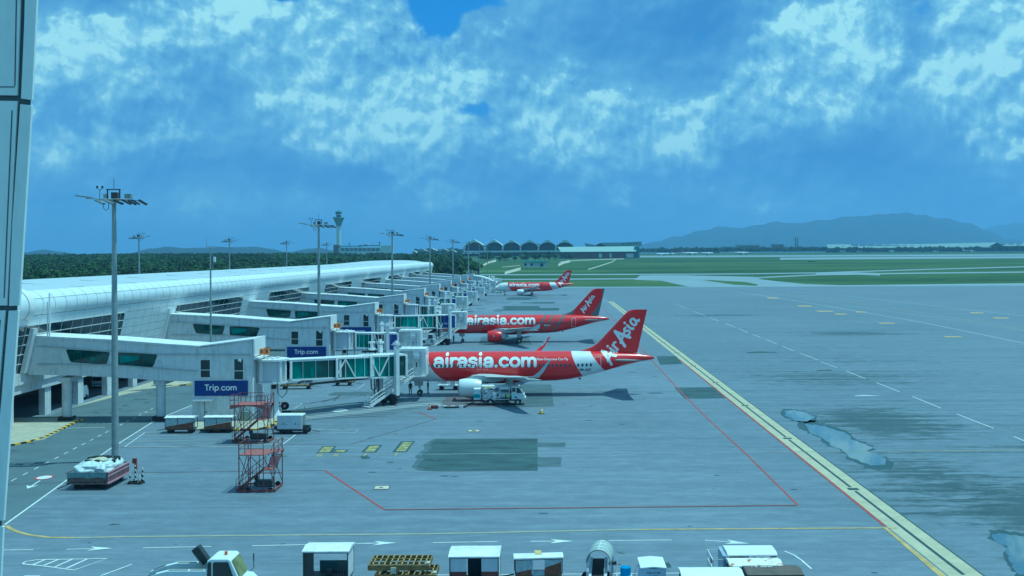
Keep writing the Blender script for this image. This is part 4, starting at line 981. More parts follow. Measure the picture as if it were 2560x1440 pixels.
# ================================================================== high masts
def mast_proto(h, r0, r1):
    t = thing('light_mast', '', 'floodlight mast', (0, 0, 0))
    MB().tube([(0, 0, 0), (0, 0, .5), (0, 0, .55), (0, 0, h * .5), (0, 0, h - .6)], [r0 * 1.25, r0 * 1.25, r0, (r0 + r1) / 2 + .02, r1], 16).build('pole', GALV, t, smooth=True)
    MB().cyl((0, 0, .05), .55, .1, 16).build('base_plate', GALV, t)
    MB().box((0, 0, .95), (.5, .36, .8)).build('hatch', DGREY, t)
    b = MB(); b.cyl((0, 0, h - .5), .45, .35, 12)
    for a in range(0, 360, 60): b.beam((0, 0, h - .35), (1.5 * math.cos(R(a)), 1.0 * math.sin(R(a)), h - .35), .08)
    n = 16; pts = [(1.5 * math.cos(2 * math.pi * i / n), 1.0 * math.sin(2 * math.pi * i / n), h - .35) for i in range(n + 1)]
    b.tube(pts, .05, 6); b.build('head_ring', GALV, t)
    b = MB(); b.box((-.05, 0, h + .62), (1.35, .08, .1)); b.box((-.62, 0, h + .2), (.1, .1, .9)); b.box((.55, 0, h + .2), (.1, .1, .9)); b.build('lifting_frame', DGREY, t)
    MB().box((.05, .1, h + .05), (.55, .5, .6)).build('winch_box', DGREY, t)
    MB().box((1.35, .1, h - .02), (.62, .5, .42)).build('ballast_box', GALV, t)
    MB().box((-.85, .2, h + .0), (.35, .4, .4)).build('ballast_box', GALV, t)
    b = MB(); b.tube([(0, 0, h + .6), (0, 0, h + 1.7)], .025, 5); b.build('lightning_rod', DGREY, t)
    b = MB(); b.tube([(-1.35, 0, h - .3), (-1.35, 0, h + .55), (-1.6, 0, h + .8)], .03, 5); b.tube([(-1.35, 0, h + .5), (-1.1, 0, h + .8)], .03, 5); b.box((-1.6, 0, h + .85), (.14, .14, .25)); b.box((-1.1, 0, h + .85), (.14, .14, .25)); b.build('beacon', DGREY, t)
    # floodlights: shallow wedge housings, most of them towards the stands
    for (x, y, rz, tilt) in ((-1.0, -.8, 0, 24), (-.1, -.95, 0, 24), (.8, -.95, 0, 26), (1.5, -.8, 8, 28), (2.2, -.4, 18, 30), (2.7, .1, 30, 30), (1.4, .8, 20, 24)):
        M = Matrix.Rotation(R(rz), 3, 'Z') @ Matrix.Rotation(R(tilt), 3, 'Y')
        b = MB(); b.box((x, y, h - .62), (.85, .62, .16), M=M); b.box((x - .15, y, h - .5), (.3, .4, .14), M=M); b.build('floodlight', DGREY if x > 0 else GALV, t)
    b = MB(); b.box((-2.9, .1, h - .05), (1.5, .5, .14), M=Matrix.Rotation(R(8), 3, 'Y')); b.box((-2.4, .1, h - .2), (.5, .3, .12)); b.build('floodlight', GALV, t)
    b = MB(); b.beam((-2.5, .1, h - .2), (-.9, 0, h - .35), .08); b.beam((1.0, 0, h - .35), (2.6, 0, h - .5), .08); b.build('arm', GALV, t)
    b = MB(); b.tube([(-.9, -.3, h - .6), (-.9, -.3, h - 1.15), (-.65, -.3, h - 1.4), (-.4, -.3, h - 1.2), (-.4, -.3, h - .6)], .03, 5); b.build('cable_loop', BLACK, t)
    return t
m0 = mast_proto(25.3, .33, .19)
front = [A(283, 1153, 100.7)]
posn = ['rising in front of the nearest walkway, tallest in view', 'beside the third walkway', 'beside the fifth walkway', 'beyond the sixth walkway', 'among the far walkways', 'near the end of the pier', 'farthest of the front row']
ms = [m0]
for k in range(1, 7): ms.append(copy_tree(m0))
for k, t in enumerate(ms):
    t.location = (-41.4 - .05 * k, 100.7 + 89.9 * k, 0); t['label'] = f'grey floodlight mast {posn[k]}'; t['group'] = 'floodlight masts along the stands'
nm = ['leftmost', 'second from left', 'third from left', 'rightmost', 'faint distant']
for k, (x, y) in enumerate(((-119, 307), (-119, 394), (-119, 480), (-119, 567), (-60, 1040))):
    t = copy_tree(m0); t.location = (x, y, tz(y)); t.rotation_euler = (0, 0, R(180)); t['label'] = f'{nm[k]} floodlight mast rising behind the pier roof'; t['group'] = 'floodlight masts behind the pier'
wp = thing('antenna_pole', 'slim grey pole with crossbar and white box rising behind the nearest walkway', 'pole', (-48, 150, 0))
MB().tube([(0, 0, 0), (0, 0, 12), (0, 0, 20.8)], [.16, .14, .10], 8).build('pole', GALV, wp, smooth=True)
MB().beam((-.7, 0, 20.8), (.7, 0, 20.8), .08).build('crossbar', GALV, wp)
MB().tube([(-.55, 0, 20.8), (-.55, 0, 22.4)], .025, 5).build('whip', GALV, wp)
MB().box((.6, -.1, 19.0), (.3, .3, .75)).build('radio_box', WHITE, wp)
MB().beam((.1, 0, 19.6), (.6, 0, 19.4), .05).beam((.1, 0, 18.0), (.35, 0, 17.9), .05).beam((.35, 0, 18.4), (.35, 0, 17.4), .05).build('bracket', GALV, wp)
# ================================================================== airliners (nose towards -X)
FUS = [(0, 3.42, 3.28, .05), (.12, 3.72, 2.98, .34), (.4, 4.05, 2.70, .66), (.9, 4.42, 2.42, 1.0), (1.5, 4.78, 2.24, 1.27), (2.3, 5.30, 2.09, 1.53), (3.2, 5.72, 2.0, 1.75), (4.5, 5.98, 1.93, 1.92), (6, 6.04, 1.90, 1.975),
       (10, 6.04, 1.90, 1.975), (14, 6.04, 1.90, 1.975), (18, 6.04, 1.90, 1.975), (22, 6.04, 1.90, 1.975), (24, 6.04, 1.93, 1.975), (26, 6.04, 2.12, 1.95), (28, 6.03, 2.52, 1.84), (30, 6.0, 3.02, 1.64), (32, 5.93, 3.58, 1.34), (34, 5.78, 4.12, .96), (35.5, 5.62, 4.46, .66), (36.8, 5.42, 4.70, .38), (37.4, 5.28, 4.80, .22), (37.57, 5.2, 4.86, .12)]
def fsec(x):
    for a, b in zip(FUS[:-1], FUS[1:]):
        if x <= b[0]: t = (x - a[0]) / (b[0] - a[0]); return [a[i] + (b[i] - a[i]) * t for i in (1, 2, 3)]
    return list(FUS[-1][1:])
def fside(x, z):
    """half width of the fuselage at station x, height z"""
    zt, zb, hw = fsec(x); c = (zt + zb) / 2; h = (zt - zb) / 2; q = 1 - ((z - c) / h) ** 2
    return hw * math.sqrt(q) if q > 0 else 0
def FX(z): return 1 if z else 0
fin_le = [(5.95, 26.6), (6.15, 27.8), (6.6, 29.1), (7.2, 29.95), (11.1, 33.6), (11.55, 34.1), (11.76, 34.75)]
def fle(z):
    if z <= fin_le[0][0]: return fin_le[0][1]
    for a, b in zip(fin_le[:-1], fin_le[1:]):
        if z <= b[0]: return a[1] + (b[1] - a[1]) * (z - a[0]) / (b[0] - a[0])
    return fin_le[-1][1]
def fte(z): return 35.35 + (z - 5.8) * .235
def fhalf(x, z):
    a, b = fle(z), fte(z)
    if not a < x < b: return 0
    s = (x - a) / (b - a); return .24 * (1.9 * math.sqrt(s) * (1 - s) * .9 + .06)
def livery(kind):
    m = bpy.data.materials.new('livery_' + ['white_nose', 'all_red', 'white_nose_far'][kind]); m.use_nodes = True; T = NT(m.node_tree); B = T.n['Principled BSDF']
    tcn = T.node('ShaderNodeTexCoord').outputs['Object']; p = T.sep(tcn); x, z = p[0], p[2]
    red = (.60, .012, .020); wh = (.80, .82, .82)
    if kind in (0, 2):
        dz = T.math('SUBTRACT', 6.04, z)
        e0 = 6.4
        c1 = T.math('ADD', e0, T.math('MULTIPLY', T.math('POWER', T.math('MAXIMUM', dz, 0.0), 2.5), .075))
        f = T.math('GREATER_THAN', x, c1)
        b1 = T.math('ADD', 26.15, T.math('MULTIPLY', T.math('POWER', T.math('MAXIMUM', dz, 0.0), 1.45), .265)); b2 = T.math('ADD', 28.8, T.math('MULTIPLY', T.math('POWER', T.math('MAXIMUM', dz, 0.0), 1.3), .56))
        inb = T.math('MULTIPLY', T.math('GREATER_THAN', x, b1), T.math('LESS_THAN', x, b2))
        f = T.math('MULTIPLY', f, T.math('SUBTRACT', 1.0, inb)); c = T.mix(f, wh, red)
    else:
        sk = T.math('SUBTRACT', x, T.math('MULTIPLY', z, .62))          # diagonal stripe coordinate
        def band_(a, b): return T.math('MULTIPLY', T.math('GREATER_THAN', sk, a), T.math('LESS_THAN', sk, b))
        s = band_(19.6, 20.15)
        for a, b in ((21.2, 21.75), (22.05, 22.13), (22.45, 22.53), (22.85, 22.93), (23.25, 23.33), (23.6, 24.2), (5.6, 5.7), (6.0, 6.1), (6.4, 6.5), (6.8, 6.9), (4.9, 5.3), (7.2, 7.6)): s = T.math('MAXIMUM', s, band_(a, b))
        c = T.mix(s, red, (.14, .13, .13))
        s2 = T.math('LESS_THAN', z, 2.3)
    n = T.noise(T.mapping(tcn, scale=(.5, .5, 1.5)), 1.2, 5, .6)
    c = T.mix(T.math('MULTIPLY', T.rng(n, .45, .75), .18), c, (.20, .12, .12))
    fl = T.math('LESS_THAN', T.math('FRACT', T.math('MULTIPLY', x, 1 / 2.6)), .008); c = T.mix(T.math('MULTIPLY', fl, .25), c, (.1, .1, .1))
    T.l.new(c, B.inputs['Base Color']); B.inputs['Roughness'].default_value = .30; B.inputs['Coat Weight'].default_value = .35; B.inputs['Coat Roughness'].default_value = .12
    return m
WINGM = mat('wing_grey', (.52, .55, .56), .4, var=.05, dirt=((.38, .40, .40), .4)); ENGW = mat('engine_white', (.74, .78, .80), .3, var=.03, coat=.3); METAL = mat('bare_metal', (.35, .36, .36), .3, metal=.9)
TYRE = BLACK; HUB = mat('wheel_hub', (.5, .52, .52), .5); FING = mat('fin_grey', (.13, .18, .18), .5)
AF = [(0, 0), (.05, .030), (.2, .055), (.45, .055), (.75, .028), (1, .003), (.75, -.02), (.45, -.04), (.2, -.042), (.05, -.022)]
def wingloft(st, mirror=1):
    """st: (LE x, y, z, chord, thickness factor)"""
    return [[(x + c * a, mirror * y, z + c * b * tk - c * a * .02) for a, b in AF] for x, y, z, c, tk in st]
SCRIPT = [ # brush strokes of the tail word, x along the baseline, y up
 ([(.55, 1.42), (.38, .8), (.12, .02), (.0, -.30)], .13), ([(.52, 1.40), (.70, .9), (.88, .25), (1.02, -.1)], .13), ([(.08, .30), (.5, .42), (1.02, .55)], .11),
 ([(1.28, .85), (1.26, .5), (1.30, .12), (1.42, .06)], .12), ([(1.30, 1.22), (1.305, 1.225)], .13),
 ([(1.72, .82), (1.68, .45), (1.66, .05)], .12), ([(1.68, .5), (1.78, .78), (2.0, .86), (2.14, .76)], .11),
 ([(3.05, 1.55), (2.82, .85), (2.52, .0), (2.38, -.38)], .145), ([(3.02, 1.52), (3.16, .95), (3.34, .2), (3.46, -.25)], .145), ([(2.42, .26), (2.9, .42), (3.55, .62)], .12),
 ([(4.02, .82), (3.82, .84), (3.70, .68), (3.82, .50), (3.96, .34), (3.88, .10), (3.66, .02), (3.56, .12)], .11),
 ([(4.34, .85), (4.30, .45), (4.34, .1), (4.46, .05)], .12), ([(4.38, 1.22), (4.385, 1.225)], .13),
 ([(5.28, .70), (5.10, .86), (4.84, .74), (4.76, .38), (4.88, .08), (5.10, .14), (5.26, .48), (5.30, .80), (5.30, .35), (5.42, .06), (5.55, .12)], .11)]
def airliner(kind, nose, label):
    nx, ny = nose; t = thing('airliner', label, 'airliner', (nx, ny, 0), group='red airliners on the stands')
    lv = livery(kind); n = 36
    xs = sorted(set([a[0] for a in FUS] + [i * .5 for i in range(4, 75)]))
    rings = []
    for x in xs:
        zt, zb, hw = fsec(x); c = (zt + zb) / 2; h = (zt - zb) / 2; rings.append([(x, hw * math.sin(2 * math.pi * k / n), c + h * math.cos(2 * math.pi * k / n)) for k in range(n)])
    MB().loft(rings).build('fuselage', lv, t, smooth=True)
    # belly fairing
    br = [(10.6, .4, .15), (11.6, 1.7, .75), (13, 2.05, 1.0), (18, 2.05, 1.02), (19.6, 1.7, .8), (21.2, .4, .15)]
    MB().loft([[(x, w_ * math.sin(2 * math.pi * k / 20), 2.62 + h * math.cos(2 * math.pi * k / 20)) for k in range(20)] for x, w_, h in br]).build('belly_fairing', RED if kind != 0 else mat('belly_red', (.50, .012, .018), .35), t, smooth=True)
    # wings
    for m_ in (1, -1):
        st = [(12.0, 1.6, 2.75, 6.9, 1.1), (13.1, 3.4, 2.92, 5.6, 1.0), (14.75, 6.4, 3.22, 3.95, .9), (17.6, 11.8, 3.80, 2.75, .8), (20.35, 16.95, 4.38, 1.55, .7)]
        w_ = MB().loft(wingloft(st, m_)).build('wing', WINGM, t, smooth=True)
        if kind == 1:
            b = MB(); b.prism([(20.4, 3.7), (22.3, 4.1), (22.5, 5.1), (21.2, 4.6)], 1, m_ * 16.95 - .05, m_ * 16.95 + .05); b.build('wingtip_fence', WINGM, w_)
        else:
            sl = [(20.35, 16.95, 4.38, 1.55, .7), (21.05, 17.45, 4.58, .90, .6), (21.85, 17.75, 5.15, .55, .6), (23.05, 17.95, 6.6, .24, .6)]
            b = MB(); rings = []
            for i, (x, y, z, c, tk) in enumerate(sl):
                if i < 2: rings.append([(x + c * a, m_ * y, z + c * bb * tk) for a, bb in AF])
                else: rings.append([(x + c * a, m_ * (y - bb * c * .9), z) for a, bb in AF])
            s_ = b.loft(rings).build('winglet', RED if m_ == 1 or kind == 2 else WINGM, w_, smooth=True)
            if m_ == 1:
                # lettering strip on the inner face of the far winglet
                b = MB(); b.prism([(21.75, 5.35), (22.2, 5.35), (22.95, 6.35), (22.8, 6.4)], 1, 17.55, 17.62)
                kk = .22; ox, oz = 21.75, 5.2; u = (.58, .81)
                b = MB(); brush_mesh(b, [(smooth(p) if len(p) > 2 else p, r * 1.2) for p, r in SCRIPT], lambda x, y, l: (ox + u[0] * x * kk - u[1] * y * kk + .32, 17.66 + .0 - (oz + u[1] * x * kk - 5.3) * -.1 - .10 - l * .3, oz + u[1] * x * kk + u[0] * y * kk), step=.001)
                b.build('lettering', TW, s_, fix=False)
        for yy, x0 in ((8.2, 17.3), (11.4, 18.9), (4.9, 16.6)):
            MB().loft([[(x0 + a, m_ * yy + .16 * r_ * math.sin(2 * math.pi * k / 8), 2.95 + yy * .06 - .25 * 1 + .2 * r_ * math.cos(2 * math.pi * k / 8)) for k in range(8)] for a, r_ in ((0, .1), (.8, 1), (2.2, .9), (3.2, .1))]).build('flap_fairing', WINGM, w_, smooth=True)
        # engine
        ec = (11.0, m_ * 5.75, 1.72); em = RED if kind == 1 else ENGW
        pr = [(0.05, .93), (0, 1.02), (.12, 1.12), (.8, 1.24), (1.7, 1.26), (2.5, 1.18), (3.05, .98), (3.0, .90)]
        L_ = lambda x, r_, k: (ec[0] + x, ec[1] + r_ * math.sin(2 * math.pi * k / 24), ec[2] + r_ * math.cos(2 * math.pi * k / 24))
        e_ = MB().loft([[L_(x, r_, k) for k in range(24)] for x, r_ in pr[1:]], cap=False).build('engine', em, t, smooth=True)
        MB().loft([[L_(x, r_, k) for k in range(24)] for x, r_ in ((.16, 1.135), (.0, 1.03), (-.03, .98), (.1, .90), (.9, .86))], cap=False).build('inlet_lip', METAL, e_, smooth=True)
        MB().loft([[L_(x, r_, k) for k in range(24)] for x, r_ in ((.88, .86), (.9, .02))], cap=False).build('fan', DGREY, e_, smooth=True)
        MB().loft([[L_(x, r_, k) for k in range(16)] for x, r_ in ((2.6, .80), (3.4, .66), (4.1, .46), (4.15, .30), (4.6, .05))]).build('exhaust_cone', METAL, e_, smooth=True)
        MB().loft([[(ec[0] + x, ec[1] + .14 * s1, z) for s1, z in ((-1, z0), (1, z0), (1, z1), (-1, z1))] for x, z0, z1 in ((.9, 2.75, 2.95), (2.2, 2.6, 3.35), (4.6, 2.4, 3.25), (6.0, 2.7, 3.1))]).build('pylon', WINGM, e_)
        if kind == 1 and m_ == -1:
            MB().prism([(12.25, 1.72), (12.42, 2.15), (12.60, 1.72), (12.5, 1.72), (12.42, 1.93), (12.35, 1.72)], 1, -5.75 - 1.262, -5.75 - 1.20).build('engine_mark', TW, e_)
        # main gear
        g_ = MB(); gx, gy = 17.75, m_ * 3.8; g_.tube([(gx, gy, .55), (gx, gy, 2.9)], .13, 8); g_.tube([(gx, gy, 1.0), (gx - .9, gy * .75, 2.7)], .07, 6); g_.bb((gx - .45, gy + m_ * .32, 1.3), (gx + .45, gy + m_ * .38, 2.75)); go = g_.build('main_gear', HUB, t)
        for q in (-.42, .42):
            wo = MB().cyl((gx, gy + q, .58), .58, .40, 20, ax=1).build('wheel', TYRE, go, smooth=True)
            MB().cyl((gx, gy + q, .58), .27, .43, 12, ax=1).build('hub', HUB, wo)
        # tailplane
        MB().loft(wingloft([(31.4, .5, 4.75, 4.3, 1), (32.1, 1.3, 4.85, 3.7, .9), (34.6, 6.2, 5.30, 1.55, .8)], m_)).build('tailplane', mat('tailplane_grey', (.26, .29, .30), .45), t, smooth=True)
        # nose-gear
    g_ = MB(); gx = 5.07; g_.tube([(gx, 0, .38), (gx, 0, 2.1)], .09, 8); g_.tube([(gx, 0, .9), (gx - .9, 0, 2.05)], .05, 6); g_.box((gx, 0, 1.25), (.2, .5, .22)); g_.bb((gx - .7, -.45, 1.35), (gx + .5, -.41, 2.0)); go = g_.build('nose_gear', HUB, t)
    for q in (-.25, .25):
        wo = MB().cyl((gx, q, .38), .38, .22, 18, ax=1).build('wheel', TYRE, go, smooth=True); MB().cyl((gx, q, .38), .17, .24, 12, ax=1).build('hub', HUB, wo)
    # fin
    zs = [5.7, 5.95, 6.15, 6.6, 7.2, 8.2, 9.2, 10.2, 11.1, 11.55, 11.76]; S = [0, .03, .1, .25, .45, .7, .9, 1]
    rings = []
    for z in zs:
        a, b_ = fle(z), fte(z); r_ = [(a + (b_ - a) * s, -fhalf(a + (b_ - a) * min(max(s, .004), .99), z), z) for s in S] + [(a + (b_ - a) * s, fhalf(a + (b_ - a) * s, z), z) for s in S[-2:0:-1]]; rings.append(r_)
    if kind == 1:
        fm = bpy.data.materials.new('fin_red_disc'); fm.use_nodes = True; T = NT(fm.node_tree); B = T.n['Principled BSDF']; p = T.sep(T.node('ShaderNodeTexCoord').outputs['Object'])
        dx = T.math('MULTIPLY', T.math('SUBTRACT', p[0], T.math('ADD', 33.0, T.math('MULTIPLY', T.math('SUBTRACT', p[2], 8.4), .55))), 1 / 2.5); dz = T.math('MULTIPLY', T.math('SUBTRACT', p[2], 8.5), 1 / 3.7)
        q = T.math('ADD', T.math('MULTIPLY', dx, dx), T.math('MULTIPLY', dz, dz)); T.l.new(T.mix(T.math('LESS_THAN', q, 1.0), (.13, .17, .17), (.60, .012, .02)), B.inputs['Base Color']); B.inputs['Roughness'].default_value = .35
    else: fm = RED
    fin = MB().loft(rings).build('tail_fin', fm, t, smooth=True)
    # tail lettering follows fin and fuselage
    if kind == 1: k0, ang, ox, oz = .80, 55, 31.9, 6.4
    else: k0, ang, ox, oz = 1.30, 53.5, 31.25, 4.45
    ca, sa = math.cos(R(ang)), math.sin(R(ang))
    def onto(x, y, l):
        X = ox + k0 * (x * ca - y * sa * .93 + .12); Z = oz + k0 * (x * sa + y * ca * .93)
        return (X, -(max(fhalf(X, Z), fside(X, Z), .02) + .018 + l), Z)
    st = [(smooth(p), r_ * 1.14) for p, r_ in SCRIPT]
    b = MB(); brush_mesh(b, st, onto); b.build('tail_lettering', TW, t, fix=False)
    # big word on the side
    st, wd = word('airasia.com', .142)
    if kind != 1: x0, x1, zb = 7.2, 21.15, 4.02
    else: x0, x1, zb = 6.15, 21.05, 4.0
    kk = (x1 - x0) / (wd - .3) ; kz = kk * .93
    def side(x, y, l, kx=kk, kzz=kz, X0=x0, Zb=zb):
        X = X0 + x * kx; Z = Zb + y * kzz; return (X, -(fside(X, Z) + .014 + l), Z)
    b = MB(); brush_mesh(b, st, side); b.build('side_lettering', TW, t, fix=False)
    def tside(sz, X0, Z0):
        return lambda x, y, l: (X0 + x, -(fside(X0 + x, Z0 + y) + .03), Z0 + y)
    if kind in (0, 2):
        if kind == 0: b = MB(); flat_text(b, 'Now Everyone Can Fly', tside(.4, 21.35, 4.93), .46); b.build('motto_lettering', TW, t, fix=False)
        b = MB(); flat_text(b, '9M-AJG', tside(.4, 27.15 if kind == 0 else 27.2, 3.42), .52); b.build('registration', NAVY, t, fix=False)
    else:
        b = MB(); flat_text(b, '9M-AHL', tside(.4, 23.2, 3.65), .40); b.build('registration', TW, t, fix=False)
    # cabin windows (one joined part: each only a few pixels), doors outlined
    b = MB(); rnd = random.Random(3)
    for i in range(41):
        x = 5.9 + i * .585 + (0 if i < 16 else .1)
        if x > 29.3 or 26.2 < x < 26.6: continue
        z0, z1 = 4.05, 4.47; w_ = .14
        y0, y1 = fside(x, z0) + .036, fside(x, z1) + .036
        q = [(x - w_, -y0, z0 + .08), (x - w_ * .5, -y0, z0), (x + w_ * .5, -y0, z0), (x + w_, -y0, z0 + .08), (x + w_, -y1, z1 - .08), (x + w_ * .5, -y1, z1), (x - w_ * .5, -y1, z1), (x - w_, -y1, z1 - .08)]
        b.poly(q)
    b.build('cabin_windows', mat('cabin_window', (.055, .085, .09), .25, var=.3, scale=2), t, kind='stuff', fix=False)
    def frame(x0_, x1_, z0_, z1_, nm, m_, w_=.05):
        b = MB()
        zz_ = [z0_ + (z1_ - z0_) * i / 5 for i in range(6)]
        for X in (x0_, x1_): b.tube([(X, -(fside(X, z) + .02), z) for z in zz_], w_ / 2, 4)
        for z in (z0_, z1_): b.tube([(x0_ + (x1_ - x0_) * i / 3, -(fside(x0_ + (x1_ - x0_) * i / 3, z) + .02), z) for i in range(4)], w_ / 2, 4)
        b.build(nm, m_, t)
    frame(29.35, 30.2, 3.42, 5.3, 'rear_door', TW if kind != 0 else TW)
    frame(4.75, 5.6, 3.4, 5.25, 'front_door', TW if kind == 1 else GREY)
    frame(13.2, 13.75, 3.75, 4.75, 'overwing_exit', TW, .03); frame(14.1, 14.65, 3.75, 4.75, 'overwing_exit', TW, .03)
    # cockpit windows
    b = MB()
    for a, c in (((1.75, 4.62), (2.25, 5.02)), ((2.3, 4.66), (2.85, 5.12)), ((2.9, 4.72), (3.3, 5.15))):
        q = []
        for X, Z in ((a[0], a[1]), (c[0], a[1]), (c[0] - .1, c[1]), (a[0] + .2, c[1] - .1)): q.append((X, -(fside(X, Z) + .015), Z))
        b.poly(q); b.poly([(x_, -y_, z_) for x_, y_, z_ in q])
    b.build('cockpit_windows', DGLASS, t, fix=False)
    for x in (8.2, 16.4, 24.0): MB().prism([(x, 6.0), (x + .35, 6.0), (x + .3, 6.28), (x + .18, 6.28)], 1, -.02, .02).build('antenna', TW, t)
    MB().prism([(27.1, 2.3), (27.5, 2.3), (27.45, 2.05), (27.3, 2.05)], 1, -.02, .02).build('antenna', BLACK, t)
    MB().cyl((37.6, 0, 5.02), .14, .12, 12, ax=0).build('exhaust', BLACK, t)
    return t
airliner(0, (-23.05, 147.0), 'nearest red airliner with white band before its tail, docked at the nearest jet bridge')
airliner(1, (-24.25, 235.0), 'all-red airliner with dark diagonal stripes and grey-edged tail fin, second from the camera')
airliner(2, (-25.7, 499.0), 'farthest and smallest red airliner, white nose and white engines, before the grass')
# ================================================================== building edge beside the viewer (left margin)
YW = 14.0
fw = thing('facade_edge', 'pale panelled building edge filling the left margin', 'building', (A(40, 700, YW).x, YW, 0))
def fpanel(pix, y0, y1, m, nm='facade_panel', parent=None):
    P4 = [A(x, y, YW) for x, y in pix]; b = MB(fw.location); b.prism([(p.x, p.z) for p in P4], 1, y0, y1); o = b.build(nm, m, parent or fw)
    bv = o.modifiers.new('b', 'BEVEL'); bv.width = .006; bv.segments = 2; return o
PANM = mat('facade_panel_paint', (.80, .85, .82), .45, var=.03, dirt=((.38, .45, .43), .35), scale=2)
fpanel([(-900, -300), (88, -300), (82, 0), (73, 240), (50, 580), (40, 750), (24, 1000), (0, 1296), (-20, 1700), (-900, 1700)], YW + .051, YW + .06, JOINT, 'facade_backing')
edge_r = [(97, -100), (92, 0), (80, 250), (79, 262), (48, 764), (46, 776), (9, 1304), (8, 1316), (-8, 1560)]
fpanel([(66, -200), (100, -200), (92, 0), (80, 250), (52, 246), (60, 60)], YW, YW + .05, PANM)
fpanel([(50, 260), (79, 263), (48, 764), (22, 765), (30, 560)], YW, YW + .05, PANM)
fpanel([(21, 777), (46, 776), (9, 1302), (-28, 1302), (3, 1000)], YW, YW + .05, PANM)
fpanel([(-28, 1316), (8, 1316), (-10, 1700), (-60, 1700)], YW, YW + .05, PANM)
fpanel([(-900, -300), (57, -300), (50, 0), (42, 238), (-900, 226)], YW + .012, YW + .05, PANM)
fpanel([(-900, 240), (42, 252), (16, 764), (-900, 764)], YW + .012, YW + .05, PANM)
fpanel([(-900, 776), (12, 776), (-32, 1302), (-900, 1302)], YW + .012, YW + .05, PANM)
fpanel([(-900, 1316), (-32, 1316), (-60, 1700), (-900, 1700)], YW + .012, YW + .05, PANM)
for a, c_, hh in (((44, -300), (35, 214), 212), ((28, 276), (8, 745), 274), ((-2, 800), (-50, 1280), 798)):
    MB(fw.location).prism([(A(a[0], a[1], YW).x, A(*a, YW).z), (A(a[0] + 2.6, a[1], YW).x, A(*a, YW).z), (A(c_[0] + 2.6, c_[1], YW).x, A(*c_, YW).z), (A(c_[0], c_[1], YW).x, A(*c_, YW).z)], 1, YW + .006, YW + .011).build('panel_groove', JOINT, fw)
MB(fw.location).prism([(A(-900, 213, YW).x, A(0, 213, YW).z), (A(36, 216, YW).x, A(0, 216, YW).z), (A(36, 218.4, YW).x, A(0, 218.4, YW).z), (A(-900, 215, YW).x, A(0, 215, YW).z)], 1, YW + .006, YW + .011).build('panel_groove', JOINT, fw)
MB(fw.location).bb((-12, YW + .07, 0), (A(0, 1500, YW).x - .25, YW + .5, 30)).build('facade_core', WALLM, fw)
